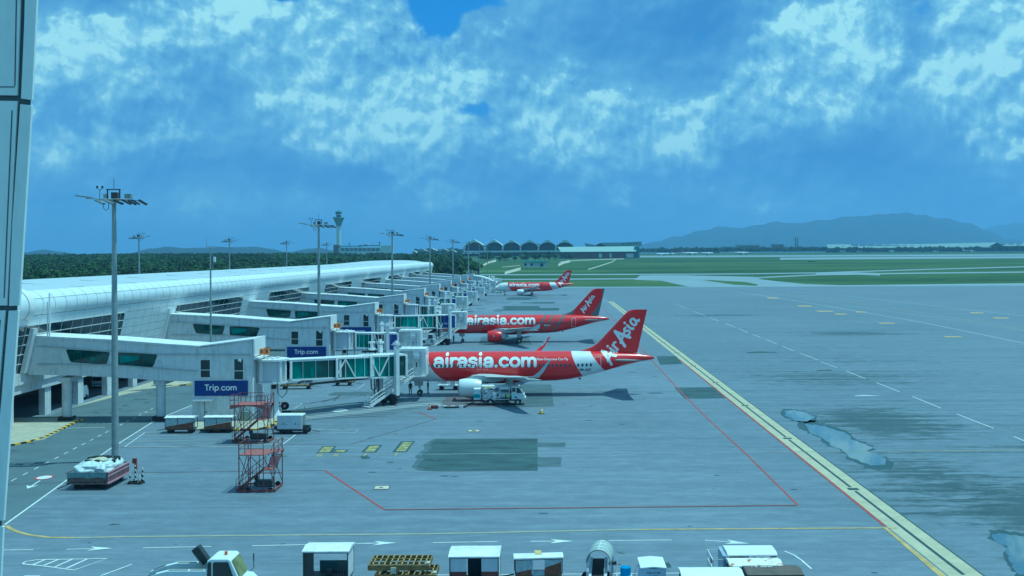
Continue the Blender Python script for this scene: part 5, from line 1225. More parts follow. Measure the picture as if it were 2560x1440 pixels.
# ================================================================== access stairs
def gantry(px, w, d, hp, label, arch=False):
    p = G(*px); t = thing('access_stair', label, 'steps', (p.x, p.y, 0), group='red mobile access stairs')
    x0, x1, xm = .25, w, w * .72
    b = MB()
    for x in (x0, x1): 
        for y in (0, d): b.beam((x, y, .12), (x, y, hp + (1.0 if True else 0)), .07)
    for x in (x0 + .95, xm): b.beam((x, 0, .12), (x, 0, hp), .06); b.beam((x, d, .5), (x, d, hp), .05)
    for y in (0, d): b.beam((x0, y, .14), (x1, y, .14), .12); b.beam((x0, y, 1.05), (x1, y, 1.05), .06) if y else None
    for x in (x0, x1): b.beam((x, 0, .14), (x, d, .14), .12)
    b.build('frame', RUST, t)
    for a, c in (((x0, 0, .3), (x0 + .95, 0, hp - .1)), ((x0, 0, hp - .1), (x0 + .9, 0, 1.1)), ((xm, d, .3), (x1, d, hp - .1)), ((x1, d, .3), (xm, d, hp - .1)), ((x1, 0, hp - .1), (x1, d, .3)), ((x0, d, hp - .1), (x0, 0, .5)), ((xm, 0, hp - .1), (x1, 0, 1.0)), ((x0 + .95, 0, hp - .1), (xm, 0, hp * .62))):
        MB().beam(a, c, .045).build('brace', RUST, t)
    b = MB(); b.prism([(x0, 0), (xm + .1, 0), (xm + .4, d * .45), (x1, d * .45), (x1 + .15, d), (x0, d)], 2, hp - .06, hp); b.build('deck', REDDECK, t)
    if arch:
        pts = [(x0 - .35, hp - .42)] + [(x0 - .35 + (x1 + .2 - x0) * i / 10, hp - .42 + .30 * math.sin(math.pi * i / 10)) for i in range(1, 10)] + [(x1 - .15, hp - .42), (x1 - .15, hp + .03), (x0 - .35, hp + .03)]
        MB().prism(pts, 1, -.38, -.33).build('arched_skirt', REDDECK, t); MB().bb((x0 - .35, -.33, hp - .02), (x1 - .15, 0, hp + .03)).build('deck_extension', REDDECK, t)
        b = MB()
        for x in (x0 - .33, x0 + .1, x0 + .55, x1 - 1.1, x1 - .6, x1 - .18): b.beam((x, -.35, hp - .35), (x, -.35, hp + 1.0), .05)
        for z in (.5, 1.0): b.beam((x0 - .33, -.35, hp + z), (x0 + .55, -.35, hp + z), .045); b.beam((x1 - 1.1, -.35, hp + z), (x1 - .18, -.35, hp + z), .045); b.beam((x0 - .33, -.35, hp + z), (x0 - .33, d * .5, hp + z), .045)
        b.build('guard_rail', RUST, t)
    b = MB()
    for z in (.5, .95): b.beam((x0, d if arch else 0, hp + z), (xm, d if arch else 0, hp + z), .045); b.beam((x0, 0, hp + z), (x0, d, hp + z), .045); b.beam((x1, 0, hp + z), (x1, d, hp + z), .045)
    for x in (x0 + .5, x0 + 1.0, xm): b.beam((x, d if arch else 0, hp), (x, d if arch else 0, hp + .95), .045)
    b.beam((x1, d * .5, hp), (x1, d * .5, hp + 1.0), .045); b.build('rail', RUST, t)
    # first flight from front left up to a mid landing, second flight back up to the deck
    zl = hp * .60; xa, xb = -.05, w * .70
    b = MB()
    for y in (.25, 1.0): b.beam((xa, y, .1), (xb, y, zl), .07, .18)
    for y in (.2, 1.05):
        for h_ in (.5, .95): b.beam((xa, y, .1 + h_), (xb, y, zl + h_), .035)
        for k in range(5): s = k / 4; b.beam((xa + (xb - xa) * s, y, .1 + (zl - .1) * s), (xa + (xb - xa) * s, y, 1.05 + (zl - .1) * s), .035)
    b.build('lower_flight', RUST, t)
    n = int(zl / .22); first_ = None
    for k in range(n):
        s = (k + .5) / n
        if first_ is None: first_ = MB().box((0, 0, 0), (.2, .72, .035)).build('tread', REDDECK, t); o = first_
        else: o = first_.copy(); col.objects.link(o)
        o.location = (xa + (xb - xa) * s, .62, .12 + (zl - .1) * s)
    MB().bb((xb, .1, zl - .05), (xb + .8, d * .55, zl)).build('landing', REDDECK, t)
    b = MB()
    for x in (xb + .1, xb + .75): b.beam((x, d * .5, zl), (x + .35, d * .95, hp), .06, .16); b.beam((x, d * .5, zl + .9), (x + .35, d * .95, hp + .9), .035)
    b.build('upper_flight', RUST, t)
    n2 = max(3, int((hp - zl) / .22))
    for k in range(n2):
        s = (k + .5) / n2; o = first_.copy(); col.objects.link(o); o.rotation_euler = (0, 0, R(90)); o.scale = (1, .85, 1); o.location = (xb + .43 + .35 * s, d * .5 + d * .45 * s, zl + (hp - zl) * s)
    MB().prism([(xb + .15, zl + .1), (xb + .95, zl + .15), (xb + 1.15, hp - .25), (xb + .25, hp - .45)], 1, d * .5, d * .5 + .03).build('side_sheet', mat('pale_red_sheet', (.52, .26, .28), .6), t)
    for x in (.95, w - .35):
        for y in (.15, d - .15):
            wo = MB().cyl((x, y, .2), .2, .13, 12, ax=1).build('wheel', BLACK, t, smooth=True)
    b = MB(); b.bb((w * .45, .6, .45), (w * .9, 1.2, .85)); b.beam((w * .45, .9, .3), (w * .95, .9, .3), .1); b.bb((w * .42, .7, .85), (w * .5, 1.1, 1.2)); b.build('hydraulic_unit', DGREY, t)
gantry((590, 1231.5), 3.15, 2.7, 3.1, 'red lattice access stair with a flat deck, nearer the camera of the two')
gantry((580, 1108), 3.75, 2.4, 4.0, 'taller rusty access stair with an arched front edge, beside the white generator', arch=True)
# ================================================================== carts and trailers
def wheels(t, xs, ys, r=.25, w_=.16, m=None):
    for x in xs:
        for y in ys: MB().cyl((x, y, r), r, w_, 14, ax=1).build('wheel', m or BLACK, t, smooth=True)
def place(name, px, label, cat, rz=0, group=None, z=0):
    p = G(*px); return thing(name, label, cat, (p.x, p.y, z), R(rz), group)
CURT = mat('grey_curtain', (.40, .47, .50), .55, var=.18, scale=5, dirt=((.30, .33, .33), .5), coat=.1)
DPAN = mat('dark_red_panel', (.12, .04, .03), .7, var=.3, scale=2)
def lug_cart(px, label, L=3.0, Wd=1.6, h=2.05, rz=0, style='slope', group='covered baggage carts', flip=False, roofm=None, towbar=-1):
    """origin at the front left bottom corner; x to the right, y away"""
    t = place('baggage_cart', px, label, 'baggage cart', rz, group)
    wheels(t, (.45, L - .45), (.2, Wd - .2), .24)
    MB().bb((.05, .05, .36), (L - .05, Wd - .05, .5)).build('chassis', DGREY, t)
    r = MB(); r.prism([(0 - .04, h - .10), (Wd * .5, h + .03), (Wd + .04, h - .10), (Wd + .04, h - .18), (-.04, h - .18)], 0, -.06, L + .06); ro = r.build('roof', roofm or WHITE, t)
    b = MB()
    for x in (.03, L - .03):
        for y in (.03, Wd - .03): b.beam((x, y, .5), (x, y, h - .16), .06)
    b.beam((0, .03, h - .2), (L, .03, h - .2), .06); b.build('frame', DGREY, t)
    if style == 'slope':
        z0, z1 = .75, 1.25
        MB().prism([(.08, .5), (L - .08, .5), (L - .08, z1), (.08, z0)], 1, .02, .05).build('lower_panel', BROWN, t)
        b = MB(); n = 14; x = [.08 + (L - .16) * i / n for i in range(n + 1)]
        for i in range(n):
            ya, yb = (.0 + .03 * (i % 2)), (.0 + .03 * ((i + 1) % 2)); za = z0 + (z1 - z0) * i / n; zb = z0 + (z1 - z0) * (i + 1) / n
            b.add([(x[i], ya, za + .02), (x[i + 1], yb, zb + .02), (x[i + 1], yb, h - .2), (x[i], ya, h - .2)], [(0, 1, 2, 3)])
        b.build('curtain', CURT, t, fix=False)
        MB().bb((L * .44, -.02, .8), (L * .44 + .05, .0, h - .2)).build('post', DGREY, t)
    elif style == 'open':
        MB().bb((.05, .05, .5), (.62, .09, h - .2)).build('side_panel', mat('dark_side_panel', (.05, .05, .05), .6), t)
        MB().bb((.6, Wd - .1, .5), (L - .05, Wd - .06, 1.15)).build('back_board', mat('teal_back_board', (.10, .17, .19), .6), t)
        MB().bb((L - .06, .05, .55), (L - .02, Wd - .05, h - .15)).build('end_board', WHITE, t)
        MB().bb((.02, .05, .55), (.06, Wd - .05, h - .15)).build('end_board', WHITE, t)
        b = MB()
        for k in range(4): b.beam((L - .6 + k * .16, .06, .5), (L - .6 + k * .16, .06, 1.5), .04)
        b.beam((L - .62, .06, 1.5), (L - .08, .06, 1.5), .05)
        b.build('gate_rail', DGREY, t)
        MB().box((L * .5, Wd * .55, .68), (.3, .25, .3)).build('toolbox', DGREY, t)
    elif style == 'panels':
        MB().bb((.05, .02, 1.32), (.98, .05, h - .18)).build('upper_panel', GREY, t); MB().bb((L - 1.0, .02, 1.32), (L - .05, .05, h - .18)).build('upper_panel', GREY, t)
        MB().bb((.05, .0, .45), (1.0, .05, 1.31)).build('lower_panel', DPAN, t); MB().bb((L - 1.0, .0, .45), (L - .05, .05, 1.31)).build('lower_panel', DPAN, t)
        MB().bb((L - .06, .05, .5), (L - .02, Wd - .05, h - .15)).build('end_board', WHITE, t); MB().bb((.02, .05, .5), (.05, Wd - .05, h - .15)).build('end_board', GREY, t)
        MB().bb((.9, Wd - .1, .5), (L - .9, Wd - .06, 1.55)).build('back_board', mat('dark_curtain', (.04, .09, .11), .6), t)
    elif style == 'patched':
        MB().prism([(.08, .42), (1.0, .42), (1.0, .82), (.08, .62)], 1, .02, .05).build('lower_panel', BROWN, t)
        MB().prism([(1.78, .42), (L - .08, .42), (L - .08, 1.2), (1.78, .88)], 1, .02, .05).build('lower_panel', BROWN, t)
        MB().bb((1.05, .03, .42), (1.76, .05, .72)).build('gate', CURT, t)
        MB().prism([(.08, .63), (1.0, .84), (1.0, h - .2), (.08, h - .2)], 1, .035, .045).build('curtain', CURT, t)
        MB().prism([(1.78, .89), (L - .08, 1.22), (L - .08, h - .2), (1.78, h - .2)], 1, .035, .045).build('curtain', CURT, t)
        MB().bb((L * .43, .35, h + .002), (L * .43 + .42, 1.15, h + .03)).build('tape_patch', ORNG if False else mat('tan_tape', (.55, .42, .2), .7, var=.3, scale=8), ro)
        MB().bb((1.0, .0, .5), (1.09, .03, h - .2)).build('post', GREY, t)
    if towbar: 
        xx = -.02 if towbar < 0 else L + .02; MB().beam((xx, Wd / 2, .42), (xx + towbar * 1.1, Wd / 2, .22), .07).build('towbar', DGREY, t)
    return t
lug_cart((412, 1084), 'grey covered baggage cart with brown sloping panel, left of the pair by the walkway block', L=3.15, Wd=1.5, h=1.85)
lug_cart((510, 1083), 'grey covered baggage cart with brown sloping panel, touching the taller rusty stair', L=3.05, Wd=1.5, h=1.85)
PB = {}
def at_top(x, y, z): """ground point under a roof point at pixel x, y and height z"""; return None
def groundpx(x, y, z):
    p = G(x, y, z); return p
def place_top(x, y, z):
    """(X, Y) under the point that the photo shows at x, y with height z"""
    u, v = uv(x, y); Y = F * (H - z) / v; return (u * Y / F, Y)
_oldG = G
def lug_top(x, y, z, **k):
    X, Y = place_top(x, y, z); t = lug_cart((1280, 1000), **k); t.location = (X, Y, 0); return t
lug_top(757, 1378.5, 2.2, label='white-roofed open baggage cart with a dark side board, at the left of the front row', L=2.65, Wd=1.9, h=2.3, style='open', towbar=1)
lug_top(1123, 1391.5, 2.2, label='white-roofed baggage cart with grey upper and dark red lower panels', L=2.85, Wd=2.2, h=2.3, style='panels', towbar=0)
lug_top(1287, 1396, 1.5, label='tilted white-roofed baggage cart with tan tape patch on its roof', L=2.85, Wd=1.0, h=1.6, rz=4.5, style='patched')
OLDW = mat('chalky_white_roof', (.80, .83, .82), .5, var=.04, dirt=((.40, .20, .08), .35))
lug_top(1707, 1441, 2.2, label='white curved-roof baggage cart with a rust strip across its roof, lower right', L=3.25, Wd=1.6, h=2.3, style='slope', roofm=OLDW, towbar=0)
rr = bpy.data.materials.new('rust_patched_roof'); rr.use_nodes = True; T = NT(rr.node_tree); B = T.n['Principled BSDF']; g_ = T.node('ShaderNodeNewGeometry').outputs['Position']
n = T.noise(T.mapping(g_, scale=(1.2, 1.8, 1)), 1.3, 6, .62); c = T.mix(T.rng(n, .54, .60), (.78, .81, .80), (.48, .22, .09)); c = T.mix(T.rng(n, .61, .65), c, (.20, .06, .045)); T.l.new(c, B.inputs['Base Color']); B.inputs['Roughness'].default_value = .6
lug_top(1828, 1415.5, 2.2, label='baggage cart with white roof heavily patched with rust, lower right', L=2.85, Wd=1.55, h=2.3, style='slope', roofm=rr, towbar=0)
BRR = mat('brown_roof_sheet', (.10, .085, .07), .6, var=.2, scale=2, dirt=((.20, .09, .05), .4))
bt = lug_top(1871, 1437, 2.2, label='baggage cart with plain dark brown roof, rightmost of the front row', L=2.95, Wd=1.7, h=2.3, style='slope', roofm=BRR, towbar=0)
b = MB(); 
for x, w_ in ((.35, .05), (.55, .12), (.85, .35), (1.25, .25)): b.bb((x, .95, 2.337), (x + w_, 1.02, 2.343))
b.build('roof_scuffs', TW, bt)
# slatted cage beside the rusty roof
X, Y = place_top(1826, 1420, 1.95); t = thing('cage_trolley', 'blue-grey slatted cage trolley standing in front of the rust-patched cart', 'trolley', (X, Y - .9, 0))
GB = mat('blue_grey_steel', (.35, .42, .52), .6, var=.1)
b = MB(); b.bb((0, 0, .3), (.05, .8, 1.95)); b.bb((.82, 0, .3), (.87, .8, 1.95)); b.bb((0, 0, 1.75), (.87, .05, 1.95)); b.bb((0, 0, .3), (.87, .05, .5)); b.bb((0, 0, 1.93), (.87, .8, 1.97)); b.build('frame', GB, t)
for k in range(4): MB().bb((.08 + k * .24, .0, .5), (.14 + k * .24, .03, 1.75)).build('slat', GB, t)
wheels(t, (.1, .78), (.1, .7), .14, .06)
# toilet-service box with worn words
X, Y = place_top(1603, 1421.5, 2.0); t = thing('waste_box', 'tall pale box with white roof and small black lettering, standing alone in the front row', 'service box', (X, Y, 0))
bx = mat('pale_blue_steel', (.46, .56, .68), .6, var=.05); b = MB(); b.bb((0, 0, .25), (1.38, 2.0, 1.98)); b.build('body', bx, t)
b = MB(); b.loft([[(-.04, y, 1.98), (.69, y, 2.05), (1.42, y, 1.98), (1.42, y, 2.05), (.69, y, 2.12), (-.04, y, 2.05)] for y in (-.05, 2.05)]); b.build('roof', CLEAN, t)
for i, (s, dx) in enumerate((('FOR LITTER', .30), ('WASTE', .44), ('ONLY', .52))):
    b = MB(); flat_text(b, s, lambda x, y, l: (dx + x, -.006, 1.70 - i * .20 + y), .15); b.build('lettering', BLACK, t, fix=False)
wheels(t, (.2, 1.2), (.25, 1.75), .16, .08); MB().box((-.03, 1.0, 1.2), (.05, .12, .12)).build('latch', DGREY, t)
# ---- netted cargo on the pink rack -----------------------------------------------------------------
t = place('cargo_rack', (166, 1226), 'low pink-red cargo rack at the roadside, holding a plastic-wrapped load', 'trailer', 0); PK = mat('pink_rack', (.44, .26, .30), .7, var=.15, scale=4); PKD = mat('brown_rack', (.17, .125, .11), .75, var=.3, scale=4)
Lr, Dr = 3.45, 4.6; b = MB()
for y in (0, Dr): b.beam((0, y, .55), (Lr, y, .55), .1); b.beam((0, y, 1.45), (Lr, y, 1.45), .08)
b.beam((0, 0, .55), (0, Dr, .55), .1); b.beam((0, 0, 1.45), (0, Dr, 1.45), .08); b.build('frame', PKD, t)
b = MB(); b.beam((Lr, 0, .55), (Lr, Dr, .55), .14); b.beam((Lr, 0, 1.45), (Lr, Dr, 1.45), .12); b.beam((Lr, 0, 1.15), (Lr, Dr, 1.15), .10); b.build('side_frame', PK, t)
p0 = None
for k in range(15):
    x = Lr * (k + .5) / 15
    if p0 is None: p0 = MB().beam((0, 0, .55), (0, 0, 1.45), .05).build('slat', PKD, t); o = p0
    else: o = p0.copy(); col.objects.link(o)
    o.location = (x, 0, 0)
p0 = None
for k in range(17):
    if p0 is None: p0 = MB().beam((0, 0, .55), (0, 0, 1.45), .06).build('slat', PK, t); o = p0
    else: o = p0.copy(); col.objects.link(o)
    o.location = (Lr, Dr * (k + .5) / 17, 0)
MB().bb((.1, .1, .58), (Lr - .1, Dr - .1, .66)).build('bed', DGREY, t)
MB().bb((.04, .03, .7), (Lr - .05, .06, 1.42)).build('inner_sheet', PKD, t); MB().prism([(.1, 1.0), (.9, 1.08), (1.8, .98), (2.7, 1.1), (Lr - .1, 1.0), (Lr - .1, 1.5), (.1, 1.5)], 1, -.06, -.05).build('wrap_skirt', mat('wrap_skirt', (.20, .28, .28), .3, var=.3, scale=4), t); MB().bb((Lr - .08, .03, .6), (Lr - .05, Dr, 1.40)).build('inner_sheet', PKD, t)
wheels(t, (.7, Lr - .6), (.5, Dr - .5), .27, .18); MB().beam((0, .6, .4), (-.7, -.1, .15), .07).build('towbar', DGREY, t)
bm = bmesh.new(); bmesh.ops.create_icosphere(bm, subdivisions=5, radius=1)
from mathutils import noise as mn
for v in bm.verts:
    p = v.co.copy(); n_ = mn.noise(p * 2.1) * .22 + mn.noise(p * 6.0) * .09 + abs(mn.noise(p * 13)) * .06; v.co = p * (1 + n_)
    e = lambda s: math.copysign(abs(s) ** .62, s)
    v.co = Vector((e(v.co.x) * 1.62, e(v.co.y) * 2.15, e(v.co.z) * .70)); v.co.z = max(v.co.z, -.4)
me = bpy.data.meshes.new('wrapped_cargo'); bm.to_mesh(me); bm.free(); me.polygons.foreach_set('use_smooth', [True] * len(me.polygons)); me.materials.append(PLAST)
o = bpy.data.objects.new('wrapped_cargo', me); col.objects.link(o); o.location = (t.location.x + Lr / 2, t.location.y + Dr / 2, 1.42); tag(o, 'pale plastic-wrapped load with dark gaps, heaped on the pink cargo rack', 'cargo')
cargo = o; rnd = random.Random(5)
HOLE = mat('dark_gap', (.02, .03, .03), .6); PADM = mat('beige_pad', (.50, .48, .36), .7, var=.2, scale=6)
for (x, y, rx, ry, a) in ((-1.0, .75, .30, .12, 50), (-.70, 1.05, .30, .13, 50), (-.35, 1.25, .32, .14, 45), (.0, 1.3, .34, .15, 35), (.45, .95, .32, .12, 15), (.95, 1.45, .28, .12, 0), (1.25, 1.1, .2, .12, 0), (1.15, .55, .2, .12, 10), (1.3, .0, .16, .14, 0), (-.55, -.75, .30, .10, 20), (.25, -.85, .26, .13, -20)):
    q = [(x + rx * math.cos(k * math.pi / 6) * math.cos(R(a)) - ry * math.sin(k * math.pi / 6) * math.sin(R(a)), y + rx * math.cos(k * math.pi / 6) * math.sin(R(a)) + ry * math.sin(k * math.pi / 6) * math.cos(R(a))) for k in range(12)]
    rr_ = ((abs(x) / 1.62) ** 3.2 + (abs(y) / 2.15) ** 3.2); zt_ = .78 * max(0, 1 - rr_ * .8) ** .31
    ca_ = MB(); ca_.add([(a_, b_, zt_ + .07) for a_, b_ in q] + [(a_, b_, zt_ - .25) for a_, b_ in q], [tuple(range(12))] + [(k, (k + 1) % 12, (k + 1) % 12 + 12, k + 12) for k in range(12)]); ca_.build('gap', HOLE, cargo)
for (x, y, s_) in ((-.3, -.4, .5), (.4, -.3, .6), (.1, .25, .55)):
    MB().loft([[(x + s_ * r_ * math.cos(k * math.pi / 5), y + s_ * .7 * r_ * math.sin(k * math.pi / 5), .70 + z_) for k in range(10)] for r_, z_ in ((1, 0), (.92, .09), (.6, .15), (.05, .17))]).build('pad', PADM, cargo, smooth=True)
# ---- safety post cluster ---------------------------------------------------------------------------
t = place('barrier_cluster', (341, 1208), 'cluster of striped bollards round an extinguisher box, between roadside rack and stairs', 'bollards')
BW = mat('striped_white', (.75, .78, .72), .6)
for k, (x, y, h_) in enumerate(((-.55, 0, 1.05), (-.28, .45, 1.25), (.0, -.25, 1.6), (.28, .5, 1.2), (.5, .1, 1.35), (-.4, -.35, .9), (.45, -.4, .7))):
    b = MB()
    po = MB().tube([(x, y, .03), (x, y, h_)], .055, 8).build('bollard', BW, t)
    for j in range(int(h_ / .4)): MB().cyl((x, y, .2 + j * .4), .066, .18, 8).build('stripe', BLACK, po)
    MB().cyl((x, y, .06), .2, .12, 10).build('base', BLACK, po)
MB().box((-.1, -.1, 1.95), (.34, .24, .42)).build('extinguisher_box', RUST, t); MB().cyl((.0, -.1, 1.5), .12, .6, 10).build('extinguisher', mat('extinguisher_red', (.35, .04, .03), .5), t)
b = MB(); 
for a in range(6): b.tube([(.5 * math.cos(a), .4 * math.sin(a), .08), (.6 * math.cos(a + .8), .5 * math.sin(a + .8), .1), (.45 * math.cos(a + 1.5), .35 * math.sin(a + 1.5), .3)], .035, 5)
b.build('chain', BLACK, t)
t2 = place('barrier_cluster', (700, 1030), 'cluster of striped bollards and a tyre roll at the foot of the nearest jet bridge', 'bollards')
for k in range(5):
    po = MB().tube([(-1.0 + k * .32, .1 * (k % 2), .03), (-1.0 + k * .32, .1 * (k % 2), 1.5 - .1 * (k % 3))], .06, 8).build('bollard', BW if k % 2 else mat('yellow_post', (.6, .5, .08), .6), t2)
    for j in range(3): MB().cyl((-1.0 + k * .32, .1 * (k % 2), .3 + j * .42), .07, .2, 8).build('stripe', BLACK, po)
MB().cyl((.6, .1, .75), .5, .34, 16, ax=1).build('tyre_roll', BLACK, t2); MB().cyl((.6, -.08, .75), .2, .05, 12, ax=1).build('hub', PK, t2); MB().tube([(-.5, .3, 1.4), (-.5, .3, 2.5)], .09, 8).build('post', RUST, t2); MB().box((-.5, .3, 2.5), (.3, .2, .3)).build('post_box', RUST, t2)
t3 = place('chock_sledge', (725, 1035), 'low dark sledge with tyre chocks lying behind the white generator', 'equipment')
MB().bb((-1.0, 0, .0), (.0, .6, .35)).build('tyre_chock', BLACK, t3); MB().bb((.1, .1, .05), (1.7, .5, .3)).build('sledge', mat('olive_board', (.2, .17, .08), .8), t3); MB().beam((1.6, .3, .1), (1.75, .3, .9), .08).build('handle', PADM, t3)
# ---- generator --------------------------------------------------------------------------------------
t = place('ground_generator', (690, 1086), 'white ground power generator on a dark trailer, right of the rusty stair', 'generator')
GW = mat('generator_white', (.62, .66, .72), .5, var=.03, dirt=((.40, .42, .42), .4))
b = MB(); b.bb((.1, .0, .55), (2.75, 1.7, 2.02)); bo = b.build('body', GW, t); bv = bo.modifiers.new('b', 'BEVEL'); bv.width = .07; bv.segments = 3
b = MB(); b.bb((.1, -.01, 2.0), (2.8, 1.72, 2.09)); ro = b.build('roof', CLEAN, t); bv = ro.modifiers.new('b', 'BEVEL'); bv.width = .05; bv.segments = 3
MB().bb((2.752, .12, .7), (2.80, 1.6, 1.95)).build('grille_recess', DGREY, t)
g0 = None
for k in range(11):
    if g0 is None: g0 = MB().box((0, 0, 0), (.06, 1.4, .04), M=Matrix.Rotation(R(25), 3, 'Y')).build('louvre', GALV, t); o = g0
    else: o = g0.copy(); col.objects.link(o)
    o.location = (2.82, .86, .78 + k * .11)
b = MB(); b.bb((2.7, -.02, .55), (2.86, .10, 2.05)); b.bb((2.7, 1.62, .55), (2.86, 1.72, 2.05)); b.bb((2.7, .1, 1.96), (2.86, 1.62, 2.05)); b.build('end_frame', CLEAN, t)
b = MB(); b.bb((0, .1, .32), (3.3, 1.6, .54)); b.bb((-.35, .3, .45), (.0, 1.4, .8)); b.bb((2.9, .2, .6), (3.6, .5, .95)); b.build('trailer', DGREY, t)
b = MB(); b.beam((2.9, .2, .95), (3.75, .2, .95), .06); b.beam((3.75, .2, .4), (3.75, .2, 1.0), .06); b.beam((3.7, .8, .35), (4.6, .8, .15), .06); b.build('drawbar', DGREY, t)
wheels(t, (.6, 1.3, 3.2), (.15, 1.55), .28, .2)
for x in (.55, 1.0, 1.9, 2.3): MB().bb((x, -.012, 1.05), (x + .28, -.003, 1.1)).build('vent_mark', GALV, t)
for x in (.78, 2.1): MB().bb((x, -.02, 1.1), (x + .08, -.003, 1.25)).build('door_latch', BLACK, t)
# ---- hydrant fuel truck ------------------------------------------------------------------------------
t = place('fuel_truck', (1180, 1014.5), 'white hydrant fuelling truck with pipework, parked under the near airliner wing', 'truck')
TWH = mat('truck_white', (.72, .76, .78), .35, var=.04)
b = MB(); b.bb((.2, .5, .55), (6.0, 1.9, .72)); b.build('chassis', DGREY, t)
cab = MB(); cab.prism([(5.1, .75), (6.75, .75), (6.8, 1.25), (6.65, 1.55), (6.15, 2.38), (5.95, 2.45), (5.1, 2.45)], 1, .2, 2.2); co = cab.build('cab', TWH, t); bv = co.modifiers.new('b', 'BEVEL'); bv.width = .05; bv.segments = 2
MB().prism([(5.75, 1.6), (6.5, 1.6), (6.05, 2.25), (5.75, 2.25)], 1, .17, .195).build('door_pane', CGLASS, co); MB().bb((5.2, .17, 1.75), (5.6, .195, 2.25)).build('rear_pane', CGLASS, co)
MB().add([(6.66, .35, 1.58), (6.66, 2.05, 1.58), (6.2, 2.05, 2.33), (6.2, .35, 2.33)], [(0, 1, 2, 3)]).build('windscreen', CGLASS, co, fix=False)
MB().bb((6.78, .25, .7), (6.95, 2.15, 1.0)).build('bumper', TWH, t); MB().bb((6.80, .35, 1.05), (6.83, .7, 1.22)).build('headlamp', CLEAN, co)
MB().bb((5.5, .15, .95), (5.8, .18, 1.15)).build('door_mark', LBLUE, co)
b = MB(); b.bb((.2, .3, .74), (1.1, 2.0, 2.1)); b.build('hose_cabinet', mat('cabinet_white', (.62, .68, .72), .5), t); MB().bb((.18, .27, 1.0), (1.0, .295, 1.45)).build('teal_stripe', TEAL, t)
b = MB(); b.bb((1.4, .2, .74), (4.8, .28, .82)); b.bb((1.4, 2.0, .74), (4.8, 2.08, .82)); 
for x in (1.4, 2.2, 3.6, 4.8):
    for y in (.25, 2.0): b.beam((x, y, .8), (x, y, 2.4), .07)
for y in (.25, 2.0): b.beam((1.4, y, 2.4), (4.8, y, 2.4), .07); b.beam((1.4, y, 1.7), (4.8, y, 1.7), .05)
b.build('rack', TWH, t)
MB().bb((3.5, .3, 2.05), (4.85, 1.9, 2.35)).build('upper_tank', TWH, t); MB().bb((3.4, .28, 1.05), (4.8, .8, 1.55)).build('meter_cabinet', GREY, t); MB().bb((1.2, .3, 2.4), (2.9, 1.9, 2.5)).build('platform', CLEAN, t)
MB().cyl((2.3, .5, 1.45), .42, .35, 18, ax=1).build('hose_reel', GREY, t); MB().cyl((1.85, .4, 1.9), .22, .3, 14, ax=1).build('filter', TWH, t); MB().cyl((2.9, .5, 1.25), .3, .9, 14).build('filter_vessel', TWH, t); MB().cyl((1.7, .6, 1.15), .3, .6, 14).build('filter_vessel', GREY, t)
for pts in ([(1.4, .3, 1.0), (1.9, .2, 1.2), (2.3, .25, 1.8), (2.8, .25, 2.0)], [(2.0, .2, 1.0), (2.6, .18, 1.5), (3.1, .2, 1.4), (3.4, .2, 1.8)], [(1.6, .2, 2.1), (2.2, .2, 2.3), (3.0, .2, 2.2)], [(2.7, .2, .9), (3.1, .18, 1.1), (3.5, .2, .95)]):
    MB().tube(pts, .07, 6).build('pipe', CLEAN, t, smooth=True)
MB().tube([(1.5, .1, 2.2), (1.9, .08, 2.35), (2.6, .1, 2.45)], .06, 6).build('pipe', mat('yellow_hose', (.7, .7, .1), .5), t)
b = MB(); b.bb((2.0, .2, .3), (2.15, .4, .8)); b.tube([(2.35 - .6, .2, .62), (2.35 - .45, .2, .95), (2.35 + .45, .2, .95), (2.35 + .6, .2, .62)], .05, 6); b.build('mudguard', TWH, t)
for x in (2.35, 5.9):
    for y in (.35, 2.05):
        wo = MB().cyl((x, y, .42), .42, .3, 20, ax=1).build('wheel', BLACK, t, smooth=True); MB().cyl((x, y - .0, .42), .2, .33, 12, ax=1).build('hub', HUB, wo)
MB().tube([(-.9, .2, .2), (.0, .1, .35), (1.4, .0, .3), (2.8, .0, .35), (4.2, .05, .3)], .05, 6).build('ground_boom', DGREY, t)
hz_ = MB(); pts = [G(x, y) + Vector((0, 0, .09)) for x, y in ((1080, 1022), (1095, 1019), (1120, 1021), (1145, 1020), (1163, 1019), (1172, 1012), (1185, 1008))]; hz_.tube(pts, .11, 8); ho = hz_.build('fuel_hose', BLACK, smooth=True); tag(ho, 'dark fuel hose lying on the ground left of the fuelling truck', 'hose')
for x in (1100, 1112, 1132, 1153): MB().box(G(x, 1020) + Vector((0, 0, .16)), (.5, .3, .3)).build('hose_collar', CLEAN if x != 1112 else WHITE, ho)
MB().box(G(1086, 1021) + Vector((0, 0, .2)), (.9, .6, .35)).build('hydrant_coupler', RUST, ho)
# ---- cones -------------------------------------------------------------------------------------------
def cone(px, label, h_=1.0, m=None, s=1):
    t = place('traffic_cone', px, label, 'traffic cone', 0, 'traffic cones'); m = m or mat('cone_orange', (.45, .12, .04), .6)
    MB().bb((-.28 * s, -.28 * s, 0), (.28 * s, .28 * s, .06)).build('base', BLACK, t); MB().tube([(0, 0, .06), (0, 0, h_)], [.2 * s, .03], 12).build('body', m, t, smooth=True); MB().tube([(0, 0, h_ * .45), (0, 0, h_ * .68)], [.125 * s + .008, .082 * s + .008], 12).build('band', BW, t)
cone((1353.5, 1034.5), 'yellow and black cone standing alone below the near airliner', .85, mat('cone_yellow', (.55, .38, .05), .6), 1.3)
cone((1074, 1024), 'dark orange cone at the end of the fuel hose', .75); cone((1136, 1000), 'orange cone in the shade ahead of the near engine', .7)
cone((1777, 1443), 'tall dark cone beside the railed platform trailer', 1.3, mat('cone_dark', (.06, .035, .03), .7), 1.2)
cone((1066, 873), 'small orange cone beyond the second jet bridge', .8)
